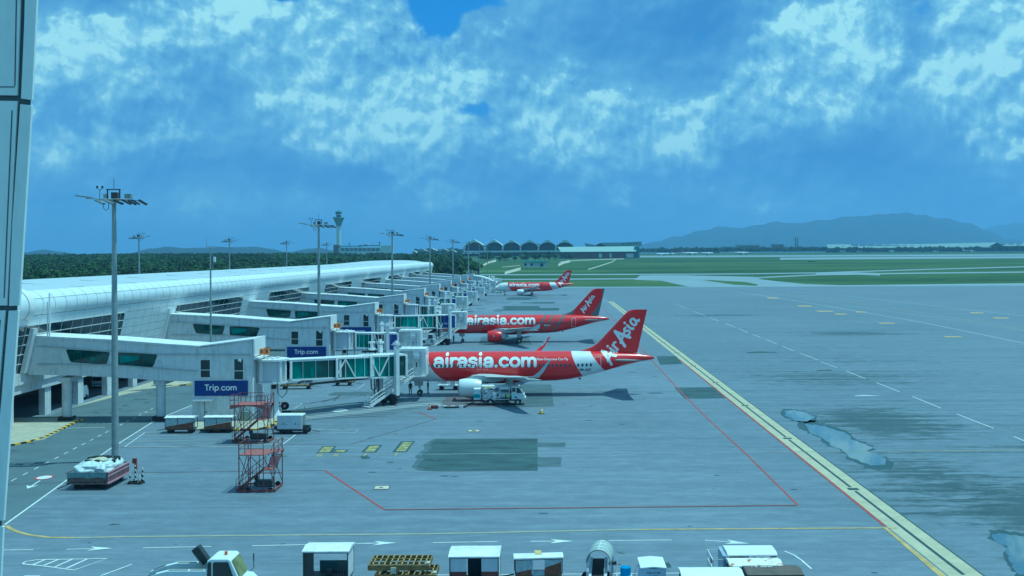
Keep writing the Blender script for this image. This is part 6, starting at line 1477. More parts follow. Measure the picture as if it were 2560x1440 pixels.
# ---- pushback tractor at the bottom left ------------------------------------------------------------
X, Y = place_top(521, 1399, 2.25)
t = thing('pushback_tractor', 'white aircraft tractor with dark air intake, lower left edge', 'tractor', (X, Y, 0)); TB = mat('tractor_white', (.70, .76, .76), .35, var=.04)
# x: cab spans 0..1.5 ; the long open frame runs left to -4
c_ = MB(); c_.prism([(-.1, .5), (1.75, .5), (1.75, 1.1), (1.25, 2.2), (1.1, 2.28), (.1, 2.28), (-.1, 2.15)], 1, 0, 1.75); co = c_.build('cab', TB, t); bv = co.modifiers.new('b', 'BEVEL'); bv.width = .07; bv.segments = 3
b = MB(); b.prism([(.25, 1.15), (1.45, 1.15), (1.12, 2.1), (.32, 2.1), (.25, 2.0)], 1, -.02, -.005); b.build('door_pane', CGLASS, co)
MB().prism([(-.06, 1.0), (.16, .85), (.16, 2.1), (.0, 2.1), (-.06, 2.0)], 1, -.02, -.005).build('rear_pane', CGLASS, co)
MB().prism([(.25, .55), (1.5, .55), (1.5, 1.0), (.25, 1.0)], 1, -.02, -.005).build('lower_pane', CGLASS, co)
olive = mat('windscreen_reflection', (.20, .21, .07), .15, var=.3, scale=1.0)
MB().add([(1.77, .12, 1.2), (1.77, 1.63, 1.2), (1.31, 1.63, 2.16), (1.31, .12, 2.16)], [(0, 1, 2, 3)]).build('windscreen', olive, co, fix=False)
MB().cyl((.75, .85, 2.38), .09, .2, 12).build('beacon', mat('amber_beacon', (.55, .12, .04), .4), co)
MB().tube([(1.9, 1.7, 1.1), (2.05, 1.9, 1.2), (2.05, 1.9, 1.7)], .025, 6).build('mirror_arm', DGREY, t); MB().box((2.05, 1.9, 1.85), (.05, .1, .42)).build('mirror', DGREY, t)
MB().prism([(1.7, .35), (2.35, .35), (2.45, .7), (2.1, 1.05), (1.76, 1.1)], 1, .1, 1.65).build('nose', TB, t)
for y0 in (-.1, 1.45):
    b = MB(); b.prism([(-3.95, .35), (-.1, .35), (-.1, 1.62), (-2.3, 1.62), (-3.0, 1.45), (-3.9, 1.12), (-4.0, .9)], 1, y0, y0 + .42); b.build('side_deck', TB, t)
    for x0, x1 in ((-2.3, -1.2), (-1.1, -.3)): MB().bb((x0, y0 + .12, 1.622), (x1, y0 + .3, 1.635)).build('deck_slot', DGREY, t)
    MB().prism([(-3.75, 1.185), (-3.05, 1.445), (-3.05, 1.46), (-3.75, 1.20)], 1, y0 + .12, y0 + .3).build('deck_slot', DGREY, t)
MB().bb((-3.6, .35, .3), (-.1, 1.42, .6)).build('well_floor', DGREY, t)
for k, (x, y, s_) in enumerate(((-.6, .7, .45), (-1.1, .9, .35), (-1.5, .6, .4), (-2.0, 1.0, .3), (-2.4, .8, .25))): MB().cyl((x, y, 1.15), s_ * .5, s_, 12, ax=k % 3).build('machinery', BLACK if k % 2 else DGREY, t)
M = Matrix.Rotation(R(38), 3, 'Y'); b = MB(); b.box((-.85, 1.35, 2.15), (.52, .5, 1.1), M=Matrix.Rotation(R(-36), 3, 'Y')); io = b.build('air_intake', mat('intake_dark', (.03, .04, .04), .5), t); bv = io.modifiers.new('b', 'BEVEL'); bv.width = .08; bv.segments = 3
for k in range(6): MB().box((-1.10 + k * .09, 1.08, 2.12 - k * .12), (.05, .03, .16), M=Matrix.Rotation(R(-36), 3, 'Y')).build('intake_fin', GALV, t)
MB().cyl((-4.05, -.05, 1.05), .1, .2, 10, ax=1).build('hitch_roller', BLACK, t)
for x in (-2.9, 1.0):
    for y in (-.05, 1.75): MB().cyl((x, y, .42), .42, .3, 18, ax=1).build('wheel', BLACK, t, smooth=True)
# ---- stacked pallet dollies --------------------------------------------------------------------------
def dolly(X, Y, z, label, rz=0):
    t = thing('pallet_dolly', label, 'pallet dolly', (X, Y, z), R(rz), 'ochre roller dollies stacked in the front row'); L_, W_ = 3.45, 2.0
    b = MB()
    for y in (0, W_): b.beam((0, y, .0), (L_, y, .0), .09, .30)
    for x in (0, L_): b.beam((x, 0, .0), (x, W_, .0), .09, .24)
    b.beam((L_ / 2, 0, -.05), (L_ / 2, W_, -.05), .12, .2); b.build('frame', OCHRE, t)
    r0 = None
    for j in range(3):
        for k in range(10):
            if r0 is None: r0 = MB().beam((0, 0, .13), (0, W_ / 3 - .16, .13), .07).build('roller_bar', mat('worn_ochre', (.33, .26, .12), .6), t); o = r0
            else: o = r0.copy(); col.objects.link(o)
            o.location = (.22 + k * (L_ - .44) / 9, .1 + j * W_ / 3, 0)
    for j in (1, 2): MB().beam((0, j * W_ / 3, .08), (L_, j * W_ / 3, .08), .07, .12).build('cross_rail', OCHRE, t)
    MB().box((L_ - .05, .3, .12), (.2, .35, .22)).build('stop', PADM, t)
    MB().box((L_ * .42, -.07, -.15), (.3, .12, .35)).build('hook', PADM, t)
    for x in (.9, 2.5): MB().cyl((x, .2, -.25), .14, .12, 10, ax=1).build('wheel', BLACK, t); MB().cyl((x, W_ - .2, -.25), .14, .12, 10, ax=1).build('wheel', BLACK, t)
X, Y = place_top(921, 1413, 1.75); dolly(X, Y, 1.6, 'topmost ochre roller dolly of the stack in the front row')
dolly(X + .38, Y - .05, 1.05, 'second ochre roller dolly from the top of the stack, shifted right'); dolly(X + .1, Y, .5, 'lowest ochre roller dolly under the stack')
# ---- canopied belt loader ------------------------------------------------------------------------------
X, Y = place_top(1466, 1398, 2.0); t = thing('belt_loader', 'conveyor belt loader under a grey half-round canopy in the front row', 'belt loader', (X, Y, 0))
n = 14; arcp = lambda y, s=1: [(.68 + .70 * s * math.cos(math.pi * k / n), y, 1.75 + .78 * s * math.sin(math.pi * k / n)) for k in range(n + 1)]
b = MB(); ya, yb = 0, 2.4; lift = .75
L0 = arcp(0); L1 = [(x + .3, 1.95, z) for x, y, z in L0]; b.loft([L0, L1], cap=False, close=False); Li = [(x * .97 + .02, y, z - .03) for x, y, z in L0]; b.loft([Li, [(x * .97 + .32, 1.95, z - .03) for x, y, z in L0]], cap=False, close=False); b.build('canopy', TARP, t, fix=False, smooth=True)
for s in (0, .33, .66, 1): MB().tube([(x + .3 * s, 1.95 * s, z + .012) for x, y, z in L0], .03, 6).build('hoop', GALV if s == 0 else CLEAN, t)
MB().beam((.68, 0, 2.56), (.98, 1.95, 2.56), .04).build('ridge_rod', CLEAN, t)
b = MB()
for x in (-.0, 1.36):
    for y in (.05, .7, 1.3, 1.9): b.beam((x + y * .15, y, .6), (x + y * .15, y, 1.8), .05)
b.build('canopy_posts', GREY, t)
MB().add([(.15, -1.9, .75), (.85, -1.9, .75), (1.15, 1.9, 1.5), (.45, 1.9, 1.5)], [(0, 1, 2, 3)]).build('belt', BLACK, t, fix=False)
b = MB(); b.beam((.05, -1.9, .72), (.38, 1.9, 1.47), .16, .22); b.beam((.95, -1.9, .72), (1.25, 1.9, 1.47), .16, .22); b.build('conveyor_side', PADM if False else GREY, t)
MB().bb((.1, -1.2, .35), (1.2, 2.6, .7)).build('chassis', WHITE, t); wheels(t, (.1, 1.3), (-.8, 2.2), .32, .2)
for x in (1.42, 1.6, 1.75): MB().cyl((x, .6 + x * .2, 1.3 + x * .12), .1, .15, 10, ax=1).build('lamp', DGREY, t)
MB().bb((1.7, -.6, .4), (2.6, .4, 1.1)).build('operator_box', GREY, t); so_ = MB().cyl((2.25, -.05, 1.3), .30, .5, 16).build('seat_back', LBLUE, t, smooth=True); MB().bb((1.7, -.9, 1.0), (2.5, -.5, 1.15)).build('step', WHITE, t)
MB().tube([(2.7, -.3, 1.0), (2.85, -.2, 1.7), (2.95, .1, 1.6)], .04, 6).build('rail', CLEAN, t); MB().beam((1.75, -.4, .6), (1.75, -.2, 2.1), .05).build('rail', CLEAN, t)
# ---- railed platform trailer ------------------------------------------------------------------------
X, Y = place_top(1819, 1383, 2.45); t = thing('platform_trailer', 'white flat-roofed platform trailer with railings at its left, behind the rust-patched cart', 'trailer', (X, Y, 0))
b = MB(); b.prism([(-.02, 2.36), (.4, 2.46), (1.5, 2.46), (1.95, 2.36), (1.95, 2.28), (-.02, 2.28)], 0, -.0, 2.85); b.build('roof', CLEAN, t)
MB().bb((-.25, .0, .5), (.1, 1.9, 2.3)).build('cab_wall', GB, t); MB().bb((-.75, -.1, .5), (2.9, 2.0, .7)).build('bed', WHITE, t); MB().bb((.1, 1.0, 1.6), (1.4, 1.5, 2.2)).build('machine', DGREY, t)
MB().bb((2.45, .05, .7), (2.8, .1, 2.3)).build('corner_post', DGREY, t); MB().bb((1.9, 1.85, .7), (1.98, 1.92, 2.3)).build('post', CLEAN, t)
b = MB()
for z in (1.1, 1.6, 2.1): b.beam((-.85, 1.95, z), (-.25, 1.95, z), .04); b.beam((-.85, -.05, z), (-.25, -.05, z), .04); b.beam((-.85, -.05, z), (-.85, 1.95, z), .04)
for y in (-.05, .9, 1.95): b.beam((-.85, y, .7), (-.85, y, 2.1), .05)
b.beam((1.4, 1.8, .8), (1.9, 1.8, 2.1), .05); b.beam((1.55, 1.8, .8), (2.05, 1.8, 2.1), .05); b.build('rail', CLEAN, t)
wheels(t, (.3, 2.4), (.2, 1.7), .28)
MB().bb((-1.7, .6, 1.0), (-1.0, .75, 1.08)).build('step', CLEAN, t); MB().beam((-1.35, .7, .1), (-1.35, .7, 1.0), .06).build('step_post', DGREY, t)
# ---- equipment behind the nearest jet bridge -----------------------------------------------------------
def towed(px, label, L_=4.5, rz=0):
    t = place('conveyor_trailer', px, label, 'trailer', rz, 'low trailers behind the nearest jet bridge')
    MB().bb((0, 0, .45), (L_, 1.3, .6)).build('bed', OCHRE, t)
    b = MB(); b.beam((0, 0, .62), (L_, 0, 1.0), .07); b.beam((0, 1.3, .62), (L_, 1.3, 1.0), .07)
    for k in range(5): x = L_ * k / 4; b.beam((x, 0, .4), (x + .4, 0, .95), .05); b.beam((x, 1.3, .4), (x + .4, 1.3, .95), .05)
    b.build('frame', BLACK, t); MB().tube([(L_ * .55, .2, .9), (L_ * .75, .2, 1.25), (L_, .2, 1.2)], .14, 8).build('belt_roll', DGREY, t); wheels(t, (.6, L_ - .6), (.1, 1.2), .24)
    MB().beam((L_, .6, .4), (L_ + 1.3, .6, .2), .05).build('towbar', DGREY, t)
towed((700, 974), 'low dark conveyor trailer behind the nearest jet bridge, left of the pair', 4.6, 3); towed((832, 965), 'low dark conveyor trailer behind the nearest jet bridge, right of the pair', 3.0, 3)
b = place('yellow_float', (738, 950), 'low trolley with two yellow floats under the nearest jet bridge tunnel', 'trolley'); MB().bb((-.8, 0, .5), (3.2, .8, .75)).build('bed', DGREY, b)
for x in (0, 2.0): MB().box((x + .3, -.05, .85), (1.0, .5, .35)).build('float', mat('float_yellow', (.62, .58, .12), .6), b)
wheels(b, (-.4, 2.8), (.1, .7), .2)
# bicycle leaning on the walkway block
t = place('bicycle', (533, 1041), 'dark bicycle leaning on the walkway block wall beside its door', 'bicycle')
for x in (0, 1.05):
    q = MB(); q.tube([(x + .33 * math.cos(a * math.pi / 8), .0, .33 + .33 * math.sin(a * math.pi / 8)) for a in range(17)], .025, 5); q.build('wheel', BLACK, t)
MB().tube([(0, 0, .33), (.35, 0, .8), (.9, 0, .8), (.45, 0, .3), (.35, 0, .85)], .022, 5).tube([(1.05, 0, .33), (.88, 0, .95), (.78, 0, 1.0)], .022, 5).build('frame', BLACK, t); MB().box((.33, 0, .9), (.22, .1, .05)).build('saddle', BLACK, t)
# small tractors near the second and near airliners
def tug(px, label, s=1.0, rz=0):
    t = place('baggage_tractor', px, label, 'tractor', rz, 'small tractors by the airliners')
    b = MB(); b.prism([(0, .35), (2.9, .35), (2.9, .95), (1.6, 1.0), (.2, .85), (0, .7)], 1, 0, 1.4); o = b.build('body', TWH, t); bv = o.modifiers.new('b', 'BEVEL'); bv.width = .05
    b = MB(); b.prism([(1.5, 1.0), (2.7, 1.0), (2.55, 1.85), (1.65, 1.85)], 1, .08, 1.32); c = b.build('cab', CGLASS, t); MB().bb((1.55, .0, 1.85), (2.65, 1.4, 1.95)).build('roof', CLEAN, t)
    MB().bb((2.55, .02, .9), (2.66, .1, 1.86)).build('pillar', TWH, t); MB().bb((1.55, .02, .9), (1.66, .1, 1.86)).build('pillar', TWH, t); wheels(t, (.6, 2.4), (.05, 1.35), .33, .2)
    return t
tug((1052, 858), 'white pushback tractor under the third jet bridge, by the all-red airliner nose', rz=0)
t = place('belt_loader', (1093, 976), 'white service loader under the near airliner belly, behind its nose wheel', 'loader')
b = MB(); b.bb((0, 0, .5), (3.4, 1.6, .7)); b.bb((1.9, .1, .7), (2.6, 1.3, 1.9)); b.build('body', TWH, t); MB().box((1.0, .6, 1.3), (.9, .8, .7)).build('machine', GREY, t); MB().cyl((.3, .5, 1.3), .3, .7, 12, ax=0).build('tank', CLEAN, t); wheels(t, (.6, 2.6), (.1, 1.5), .33, .2); MB().beam((2.8, .1, .7), (3.3, .1, 1.8), .06).build('rail', CLEAN, t)
tug((1300 - 60, 733), 'tiny baggage tractor beside the nose of the farthest airliner')
for i, (x, y) in enumerate(((195, 1006), (262, 972), (330, 952))):
    t = thing('parked_van', f"white service van parked under the pier, {['nearest', 'middle', 'farthest'][i]} of the three", 'van', (A(x, y, 52000 / (y - 640)).x - 1.5, 51700 / (y - 634 - 6), 0), R(4), 'vans parked under the pier')
    b = MB(); b.prism([(0, .35), (2.0, .35), (2.0, 1.3), (1.8, 1.95), (0, 1.95)], 0, 0, 1.0) if False else b.prism([(0, .35), (4.2, .35), (4.2, 1.1), (3.6, 1.9), (0, 1.9)], 0, 0, 1.7); o = b.build('body', TWH, t)
    MB().bb((.1, -.012, 1.15), (1.6, -.002, 1.7)).build('rear_pane', CGLASS, t); MB().bb((.1, -.012, .6), (1.6, -.002, .75)).build('stripe', LBLUE, t)
    for x_ in (.05, 1.65):
        for y_ in (.8, 3.4): MB().cyl((x_, y_, .33), .33, .2, 12, ax=0).build('wheel', BLACK, t)
# ================================================================== people
def person(px, label, face=0, vest=False, pose='stand', X=None):
    p = G(*px); o = X or (p.x, p.y, 0); t = thing('person', label, 'person', o, R(face), 'ground crew')
    arm = .0 if pose == 'stand' else .35
    J = {'pelvis': (0, 0, .96), 'waist': (0, .01, 1.1), 'chest': (0, 0, 1.32), 'neck': (0, 0, 1.50), 'head0': (0, -.01, 1.58), 'head1': (0, -.02, 1.68)}
    V = [J[k] for k in ('pelvis', 'waist', 'chest', 'neck', 'head0', 'head1')]; Rr = [.155, .14, .17, .065, .09, .095]; E = [(0, 1), (1, 2), (2, 3), (3, 4), (4, 5)]
    def ch(start, pts, rs):
        prev = start
        for q, r_ in zip(pts, rs): V.append(q); Rr.append(r_); E.append((prev, len(V) - 1)); prev = len(V) - 1
    for s in (-1, 1):
        ch(2, [(s * .19, 0, 1.42), (s * .25, .02, 1.16), (s * .25, -.06 - arm * .4, .95 + arm * .2), (s * (.24 - arm * .3), -.10 - arm * .5, .84 + arm * .35)], [.07, .055, .045, .04])
        ch(0, [(s * .10, 0, .88), (s * .12, -.02 * s, .50), (s * .13, .02, .10), (s * .14, -.10, .05)], [.10, .075, .055, .05])
    me = bpy.data.meshes.new('body'); me.from_pydata(V, E, []); o_ = bpy.data.objects.new('body', me); col.objects.link(o_); o_.parent = t
    sk = o_.modifiers.new('s', 'SKIN'); 
    for i, r_ in enumerate(Rr): me.skin_vertices[0].data[i].radius = (r_, r_ * (.72 if i in (0, 1, 2) else 1))
    me.skin_vertices[0].data[0].use_root = True
    sb = o_.modifiers.new('u', 'SUBSURF'); sb.levels = 1; sb.render_levels = 1
    pm = bpy.data.materials.get('crew_clothes')
    if pm is None:
        pm = bpy.data.materials.new('crew_clothes'); pm.use_nodes = True; T = NT(pm.node_tree); z = T.sep(T.node('ShaderNodeTexCoord').outputs['Object'])[2]
        c = T.mix(T.math('GREATER_THAN', z, 1.50), (.02, .028, .05), (.33, .19, .12)); T.l.new(c, T.n['Principled BSDF'].inputs['Base Color']); T.n['Principled BSDF'].inputs['Roughness'].default_value = .8
    me.materials.append(pm)
    MB().loft([[(r_ * math.cos(k * math.pi / 6), .015 + r_ * 1.1 * math.sin(k * math.pi / 6) - .02, z) for k in range(12)] for r_, z in ((.098, 1.66), (.108, 1.70), (.10, 1.75), (.06, 1.79), (.01, 1.80))]).build('hair', HAIR, t, smooth=True)
    b = MB()
    for s in (-1, 1): b.box((s * .035, -.108, 1.675), (.022, .01, .012))
    b.build('eyes', BLACK, t); MB().prism([(-.01, 1.63), (.01, 1.63), (0, 1.67)], 1, -.135, -.10).build('nose', SKIN, t); MB().box((0, -.105, 1.605), (.045, .012, .01)).build('mouth', RUST, t)
    MB().loft([[(w_ * math.cos(k * math.pi / 7), d_ * math.sin(k * math.pi / 7), z) for k in range(14)] for w_, d_, z in ((.20, .15, 1.02), (.195, .145, 1.2), (.215, .155, 1.36), (.13, .12, 1.47))], cap=False).build('vest', HIVIS if vest else mat('navy_vest', (.03, .04, .07), .7), t, smooth=True)
    if not vest: MB().loft([[(.207 * math.cos(k * math.pi / 7), .157 * math.sin(k * math.pi / 7), z) for k in range(14)] for z in (1.12, 1.17)], cap=False).build('reflective_band', HIVIS, t)
    for s in (-1, 1): MB().loft([[(s * .14 + .055 * math.cos(k * math.pi / 4), -.06 + .13 * math.sin(k * math.pi / 4), z) for k in range(8)] for z in (.0, .07, .10)]).build('boot', BLACK, t)
    return t
person((1026, 985.5), 'dark-clothed ground worker standing left of the near airliner nose wheel', 200)
person((1070, 983), 'dark-clothed ground worker standing right of the near airliner nose wheel', 90)
person((1268, 1013), 'ground worker in bright green vest beside the fuelling truck cab', 30, True, 'reach')
person((1134, 857), 'ground worker crouched low near the all-red airliner nose wheel', 60)
person((1151, 968), 'ground worker standing in shade ahead of the near airliner engine', 0)
tw = thing('person', 'dark figure seen through the green glass of the nearest jet bridge', 'person', (0, 0, 0)) if False else None
# ================================================================== trees
def leafmat(name, c, c2):
    m = bpy.data.materials.new(name); m.use_nodes = True; T = NT(m.node_tree); B = T.n['Principled BSDF']
    oi = T.node('ShaderNodeObjectInfo').outputs['Random']; g = T.node('ShaderNodeNewGeometry').outputs['Position']
    n = T.noise(g, .35, 3, .6); n2 = T.noise(T.mapping(g, scale=(1, .5, 1)), .009, 5, .65)
    k = T.mix(T.rng(n, .3, .7), c, c2); k = T.mix(T.math('MULTIPLY', oi, .5), k, tuple(x * .55 for x in c)); k = T.mix(T.rng(n2, .48, .64, 0, .85), k, (c2[0] * 1.4, c2[1] * 1.45, c2[2]))
    T.l.new(k, B.inputs['Base Color']); B.inputs['Roughness'].default_value = .75; B.inputs['Specular IOR Level'].default_value = .2
    return m
LEAF = leafmat('leaf_green', (.022, .048, .020), (.050, .098, .030)); LEAFP = leafmat('leaf_pale', (.05, .10, .06), (.10, .17, .10)); BARK = mat('bark', (.10, .08, .06), .9)
def crown_mesh(seed, n=420, rx=4.6, rz_=3.4, zc=6.6, leaf=.62):
    rnd = random.Random(seed); V = []; Fc = []
    lobes = [(rnd.uniform(-.55, .55) * rx, rnd.uniform(-.55, .55) * rx, zc + rnd.uniform(-.4, .55) * rz_, rnd.uniform(.35, .6)) for _ in range(8)]
    for i in range(n):
        lx, ly, lz, lr = rnd.choice(lobes); th = rnd.uniform(0, 2 * math.pi); ph = math.acos(rnd.uniform(-.55, 1)); r_ = lr * rnd.uniform(.75, 1.05)
        c = Vector((lx + rx * r_ * math.sin(ph) * math.cos(th), ly + rx * r_ * math.sin(ph) * math.sin(th), lz + rz_ * r_ * math.cos(ph) * .9))
        nrm = (c - Vector((lx, ly, lz - .5))).normalized() + Vector((rnd.uniform(-.5, .5), rnd.uniform(-.5, .5), rnd.uniform(-.3, .5))); nrm.normalize()
        a = nrm.orthogonal().normalized(); b = nrm.cross(a); s = leaf * rnd.uniform(.6, 1.3); k = len(V)
        for j in range(5): t = j * 2 * math.pi / 5 + rnd.random(); V.append(c + (a * math.cos(t) + b * math.sin(t)) * s * rnd.uniform(.7, 1.1) + nrm * rnd.uniform(-.12, .12))
        Fc.append(tuple(range(k, k + 5)))
    me = bpy.data.meshes.new('crown'); me.from_pydata([tuple(v) for v in V], [], Fc); return me
def trunk_mesh(seed, h=5.5):
    rnd = random.Random(seed); b = MB(); b.tube([(0, 0, 0), (.1, .05, h * .4), (.0, .1, h)], [.28, .2, .1], 7)
    for k in range(4): a = k * 1.57 + rnd.random(); b.tube([(0, 0, h * (.45 + .1 * k)), (1.2 * math.cos(a), 1.2 * math.sin(a), h * (.6 + .1 * k)), (2.3 * math.cos(a), 2.3 * math.sin(a), h * (.85 + .12 * k))], [.12, .08, .03], 5)
    me = bpy.data.meshes.new('trunk'); me.from_pydata(b.v, [], b.f); me.materials.append(BARK); return me
CR = [crown_mesh(s) for s in range(5)] + [crown_mesh(s + 20, 300, 3.0, 2.4, 4.2, .5) for s in range(3)] + [crown_mesh(40 + s, 380, 3.6, 4.4, 7.4, .6) for s in range(2)]
for i, m_ in enumerate(CR): m_.materials.append(LEAFP if i in (5, 6, 7) else LEAF)
TRK = [trunk_mesh(s) for s in range(3)]
def tree(X, Y, s, rnd, label, group, kind=None):
    t = thing('tree', label, 'tree', (X, Y, tz(Y) - .1), rnd.uniform(0, 6.28), group); t.scale = (s, s, s * rnd.uniform(.85, 1.15))
    k = kind if kind is not None else rnd.choice((0, 1, 2, 3, 4, 8, 9))
    c = bpy.data.objects.new('crown', CR[k]); col.objects.link(c); c.parent = t; u = bpy.data.objects.new('trunk', TRK[k % 3]); col.objects.link(u); u.parent = t
rnd = random.Random(11)
# individual trees: behind the pier, and round the far terminal
def inframe(X, Y): x = VX + F * X / Y; return -60 < x < 2620
def ntr(lst, label, group, kinds=None, s=(.8, 1.3)):
    for (x, Y) in lst:
        X = (x - VX) * Y / F; lb = label if 'pier roof' not in label else label + (', left of the leftmost back mast', ', between the first two back masts', ', between the second and third back masts', ', between the last two back masts', ', right of the back masts')[sum(x > q for q in (348, 573, 717, 817))]; tree(X, Y, rnd.uniform(*s), rnd, lb, group, rnd.choice(kinds) if kinds else None)
ntr([(60 + i * 24 + rnd.uniform(-9, 9), 520 + rnd.uniform(-60, 130)) for i in range(42)], 'dark tree just behind the pier roof', 'trees behind the pier', s=(.75, 1.15))
ntr([(1085 + rnd.uniform(0, 110), 820 + rnd.uniform(-60, 330)) for i in range(26)], 'dark tree in the grove beyond the far end of the pier', 'trees past the pier end', s=(.8, 1.25))
ntr([(1300 + i * 12 + rnd.uniform(-6, 6), 1850 + rnd.uniform(-80, 150)) for i in range(9)], 'round pale tree in the row left of the long-roofed far hall', 'pale trees by the far hall', (5, 6, 7), (1.5, 2.1))
ntr([(1195 + rnd.uniform(0, 190), 1750 + rnd.uniform(-150, 450)) for i in range(30)], 'dark tree in front of the six-vaulted terminal', 'trees before the vaulted terminal', s=(1.0, 1.6))
ntr([(1395 + rnd.uniform(0, 60), 1900) for i in range(3)], 'small tree before the brown wall of the far hall', 'trees by the brown wall', s=(.9, 1.2))
# the forest that reads as one mass: instanced points
def forest(name, pts, smin, smax):
    me = bpy.data.meshes.new(name); me.from_pydata(pts, [], []); o = bpy.data.objects.new(name, me); col.objects.link(o); o['kind'] = 'stuff'; o['label'] = 'dense dark green forest beyond the airfield'; o['category'] = 'forest'
    ng = bpy.data.node_groups.new('forest_nodes', 'GeometryNodeTree'); ng.interface.new_socket('Geometry', in_out='INPUT', socket_type='NodeSocketGeometry'); ng.interface.new_socket('Geometry', in_out='OUTPUT', socket_type='NodeSocketGeometry')
    N = ng.nodes; L = ng.links; gi = N.new('NodeGroupInput'); go = N.new('NodeGroupOutput'); iop = N.new('GeometryNodeInstanceOnPoints'); j = N.new('GeometryNodeGeometryToInstance')
    for k in (0, 1, 2, 3, 4, 8, 9):
        src = bpy.data.objects.get(f'crown_source_{k}') or bpy.data.objects.new(f'crown_source_{k}', CR[k]); oi = N.new('GeometryNodeObjectInfo'); oi.inputs[0].default_value = src; oi.inputs['As Instance'].default_value = True; L.new(oi.outputs['Geometry'], j.inputs[0])
    L.new(gi.outputs[0], iop.inputs['Points']); L.new(j.outputs[0], iop.inputs['Instance']); iop.inputs['Pick Instance'].default_value = True
    rv = N.new('FunctionNodeRandomValue'); rv.data_type = 'INT'; rv.inputs[4].default_value = 0; rv.inputs[5].default_value = 6; L.new(rv.outputs[2], iop.inputs['Instance Index'])
    rs = N.new('FunctionNodeRandomValue'); rs.data_type = 'FLOAT'; rs.inputs[2].default_value = smin; rs.inputs[3].default_value = smax; rs.inputs['Seed'].default_value = 3; L.new(rs.outputs[1], iop.inputs['Scale'])
    rr_ = N.new('FunctionNodeRandomValue'); rr_.data_type = 'FLOAT_VECTOR'; rr_.inputs[1].default_value = (0, 0, 6.28); rr_.inputs['Seed'].default_value = 8; L.new(rr_.outputs[0], iop.inputs['Rotation'])
    L.new(iop.outputs[0], go.inputs[0]); md = o.modifiers.new('g', 'NODES'); md.node_group = ng
P_ = []
def ridge(X, Y):
    a = VX + F * X / Y
    return 5.0 * max(0, min(1, (Y - 900) / 900)) * (.5 + .5 * math.sin(X * .004 + 1) * math.sin(Y * .003 + X * .001)) - 2
for _ in range(10500):
    Y = 560 + (2600 - 560) * rnd.random() ** .8; x = rnd.uniform(-80, 1150); X = (x - VX) * Y / F
    if X > -135 and Y < 700: continue
    if x > 830 and Y > 1500 and rnd.random() < .5: continue
    if x > 1070 and Y < 800: continue
    P_.append((X, Y, tz(Y) + ridge(X, Y) - 1.5))
forest('forest', P_, .6, 1.55)
P_ = [((x - VX) * Y / F, Y, tz(Y) - 1) for x, Y in ((rnd.uniform(1040, 2620), rnd.uniform(3600, 6500)) for _ in range(3800))]
P_ += [((x - VX) * Y / F, Y, tz(Y) - 1 + rnd.uniform(0, 9)) for x, Y in ((rnd.uniform(1040, 2620), rnd.uniform(4700, 7000)) for _ in range(1200))]
forest('forest', P_, 1.2, 2.4)
# ================================================================== far hills
def hills(name, prof, Y, depth, m):
    """prof: silhouette as (x px, y px); built as a real ridge with slopes in front of and behind its crest"""
    n = len(prof); b = MB(); rows = []; r2 = random.Random(len(prof)); x0, x1 = prof[0][0], prof[-1][0]; N_ = 150
    def hy(x):
        for a, c in zip(prof[:-1], prof[1:]):
            if x <= c[0]: t = (x - a[0]) / (c[0] - a[0]); t = t * t * (3 - 2 * t); return a[1] + (c[1] - a[1]) * t
        return prof[-1][1]
    cols = []
    for i in range(N_ + 1):
        x = x0 + (x1 - x0) * i / N_; p = A(x, hy(x), Y); hgt = max(p.z - 20, 1) * (1 + .05 * mn.noise(Vector((i * .21, 0, 0))) + .02 * mn.noise(Vector((i * .9, 3, 0))))
        c = []
        for k in range(9):
            s = (k - 4) / 4; e = (1 - abs(s)) ** .9; c.append((p.x * (1 + s * depth / Y), Y + s * depth, 12 + hgt * e * (1 + .22 * (1 - e) * mn.noise(Vector((i * .12, k * .9, 5))))))
        cols.append(c)
    vs = [v for c in cols for v in c]; fs = [(i * 9 + k, (i + 1) * 9 + k, (i + 1) * 9 + k + 1, i * 9 + k + 1) for i in range(N_) for k in range(8)]
    b.add(vs, fs); return b.build(name, m, kind='structure', smooth=True)
HM = mat('hill_forest', (.012, .034, .040), .95, var=.35, scale=.004)
hills('hills', [(1560, 622), (1640, 603), (1690, 590), (1760, 574), (1800, 565), (1850, 569), (1900, 560), (1930, 554), (2000, 556), (2060, 548), (2130, 540), (2200, 534), (2250, 532), (2310, 536), (2360, 545), (2420, 556), (2470, 575), (2520, 596), (2600, 612)], 14500, 1800, HM)
hills('hills', [(2280, 612), (2360, 596), (2430, 578), (2500, 562), (2560, 554), (2640, 548), (2760, 560)], 21300, 1800, HM)
hills('hills', [(-120, 640), (60, 628), (110, 621), (150, 626), (200, 634), (290, 634), (320, 630), (380, 618), (420, 614), (470, 617), (530, 616), (545, 613), (580, 615), (640, 614), (680, 620), (720, 627), (770, 619), (800, 617), (840, 624), (900, 632), (1040, 634)], 6800, 700, HM)
hills('hills', [(1290, 612), (1320, 601), (1350, 606), (1400, 616)], 5200, 400, HM)
# ================================================================== far buildings
def FB(x, y, Y): return A(x, y, Y)
FW = mat('far_white', (.62, .68, .68), .6, var=.05); FG = mat('far_glazing', (.035, .06, .07), .4); FR = mat('far_pale_roof', (.31, .42, .39), .5, var=.04); FBR = mat('far_brown_wall', (.16, .12, .10), .8)
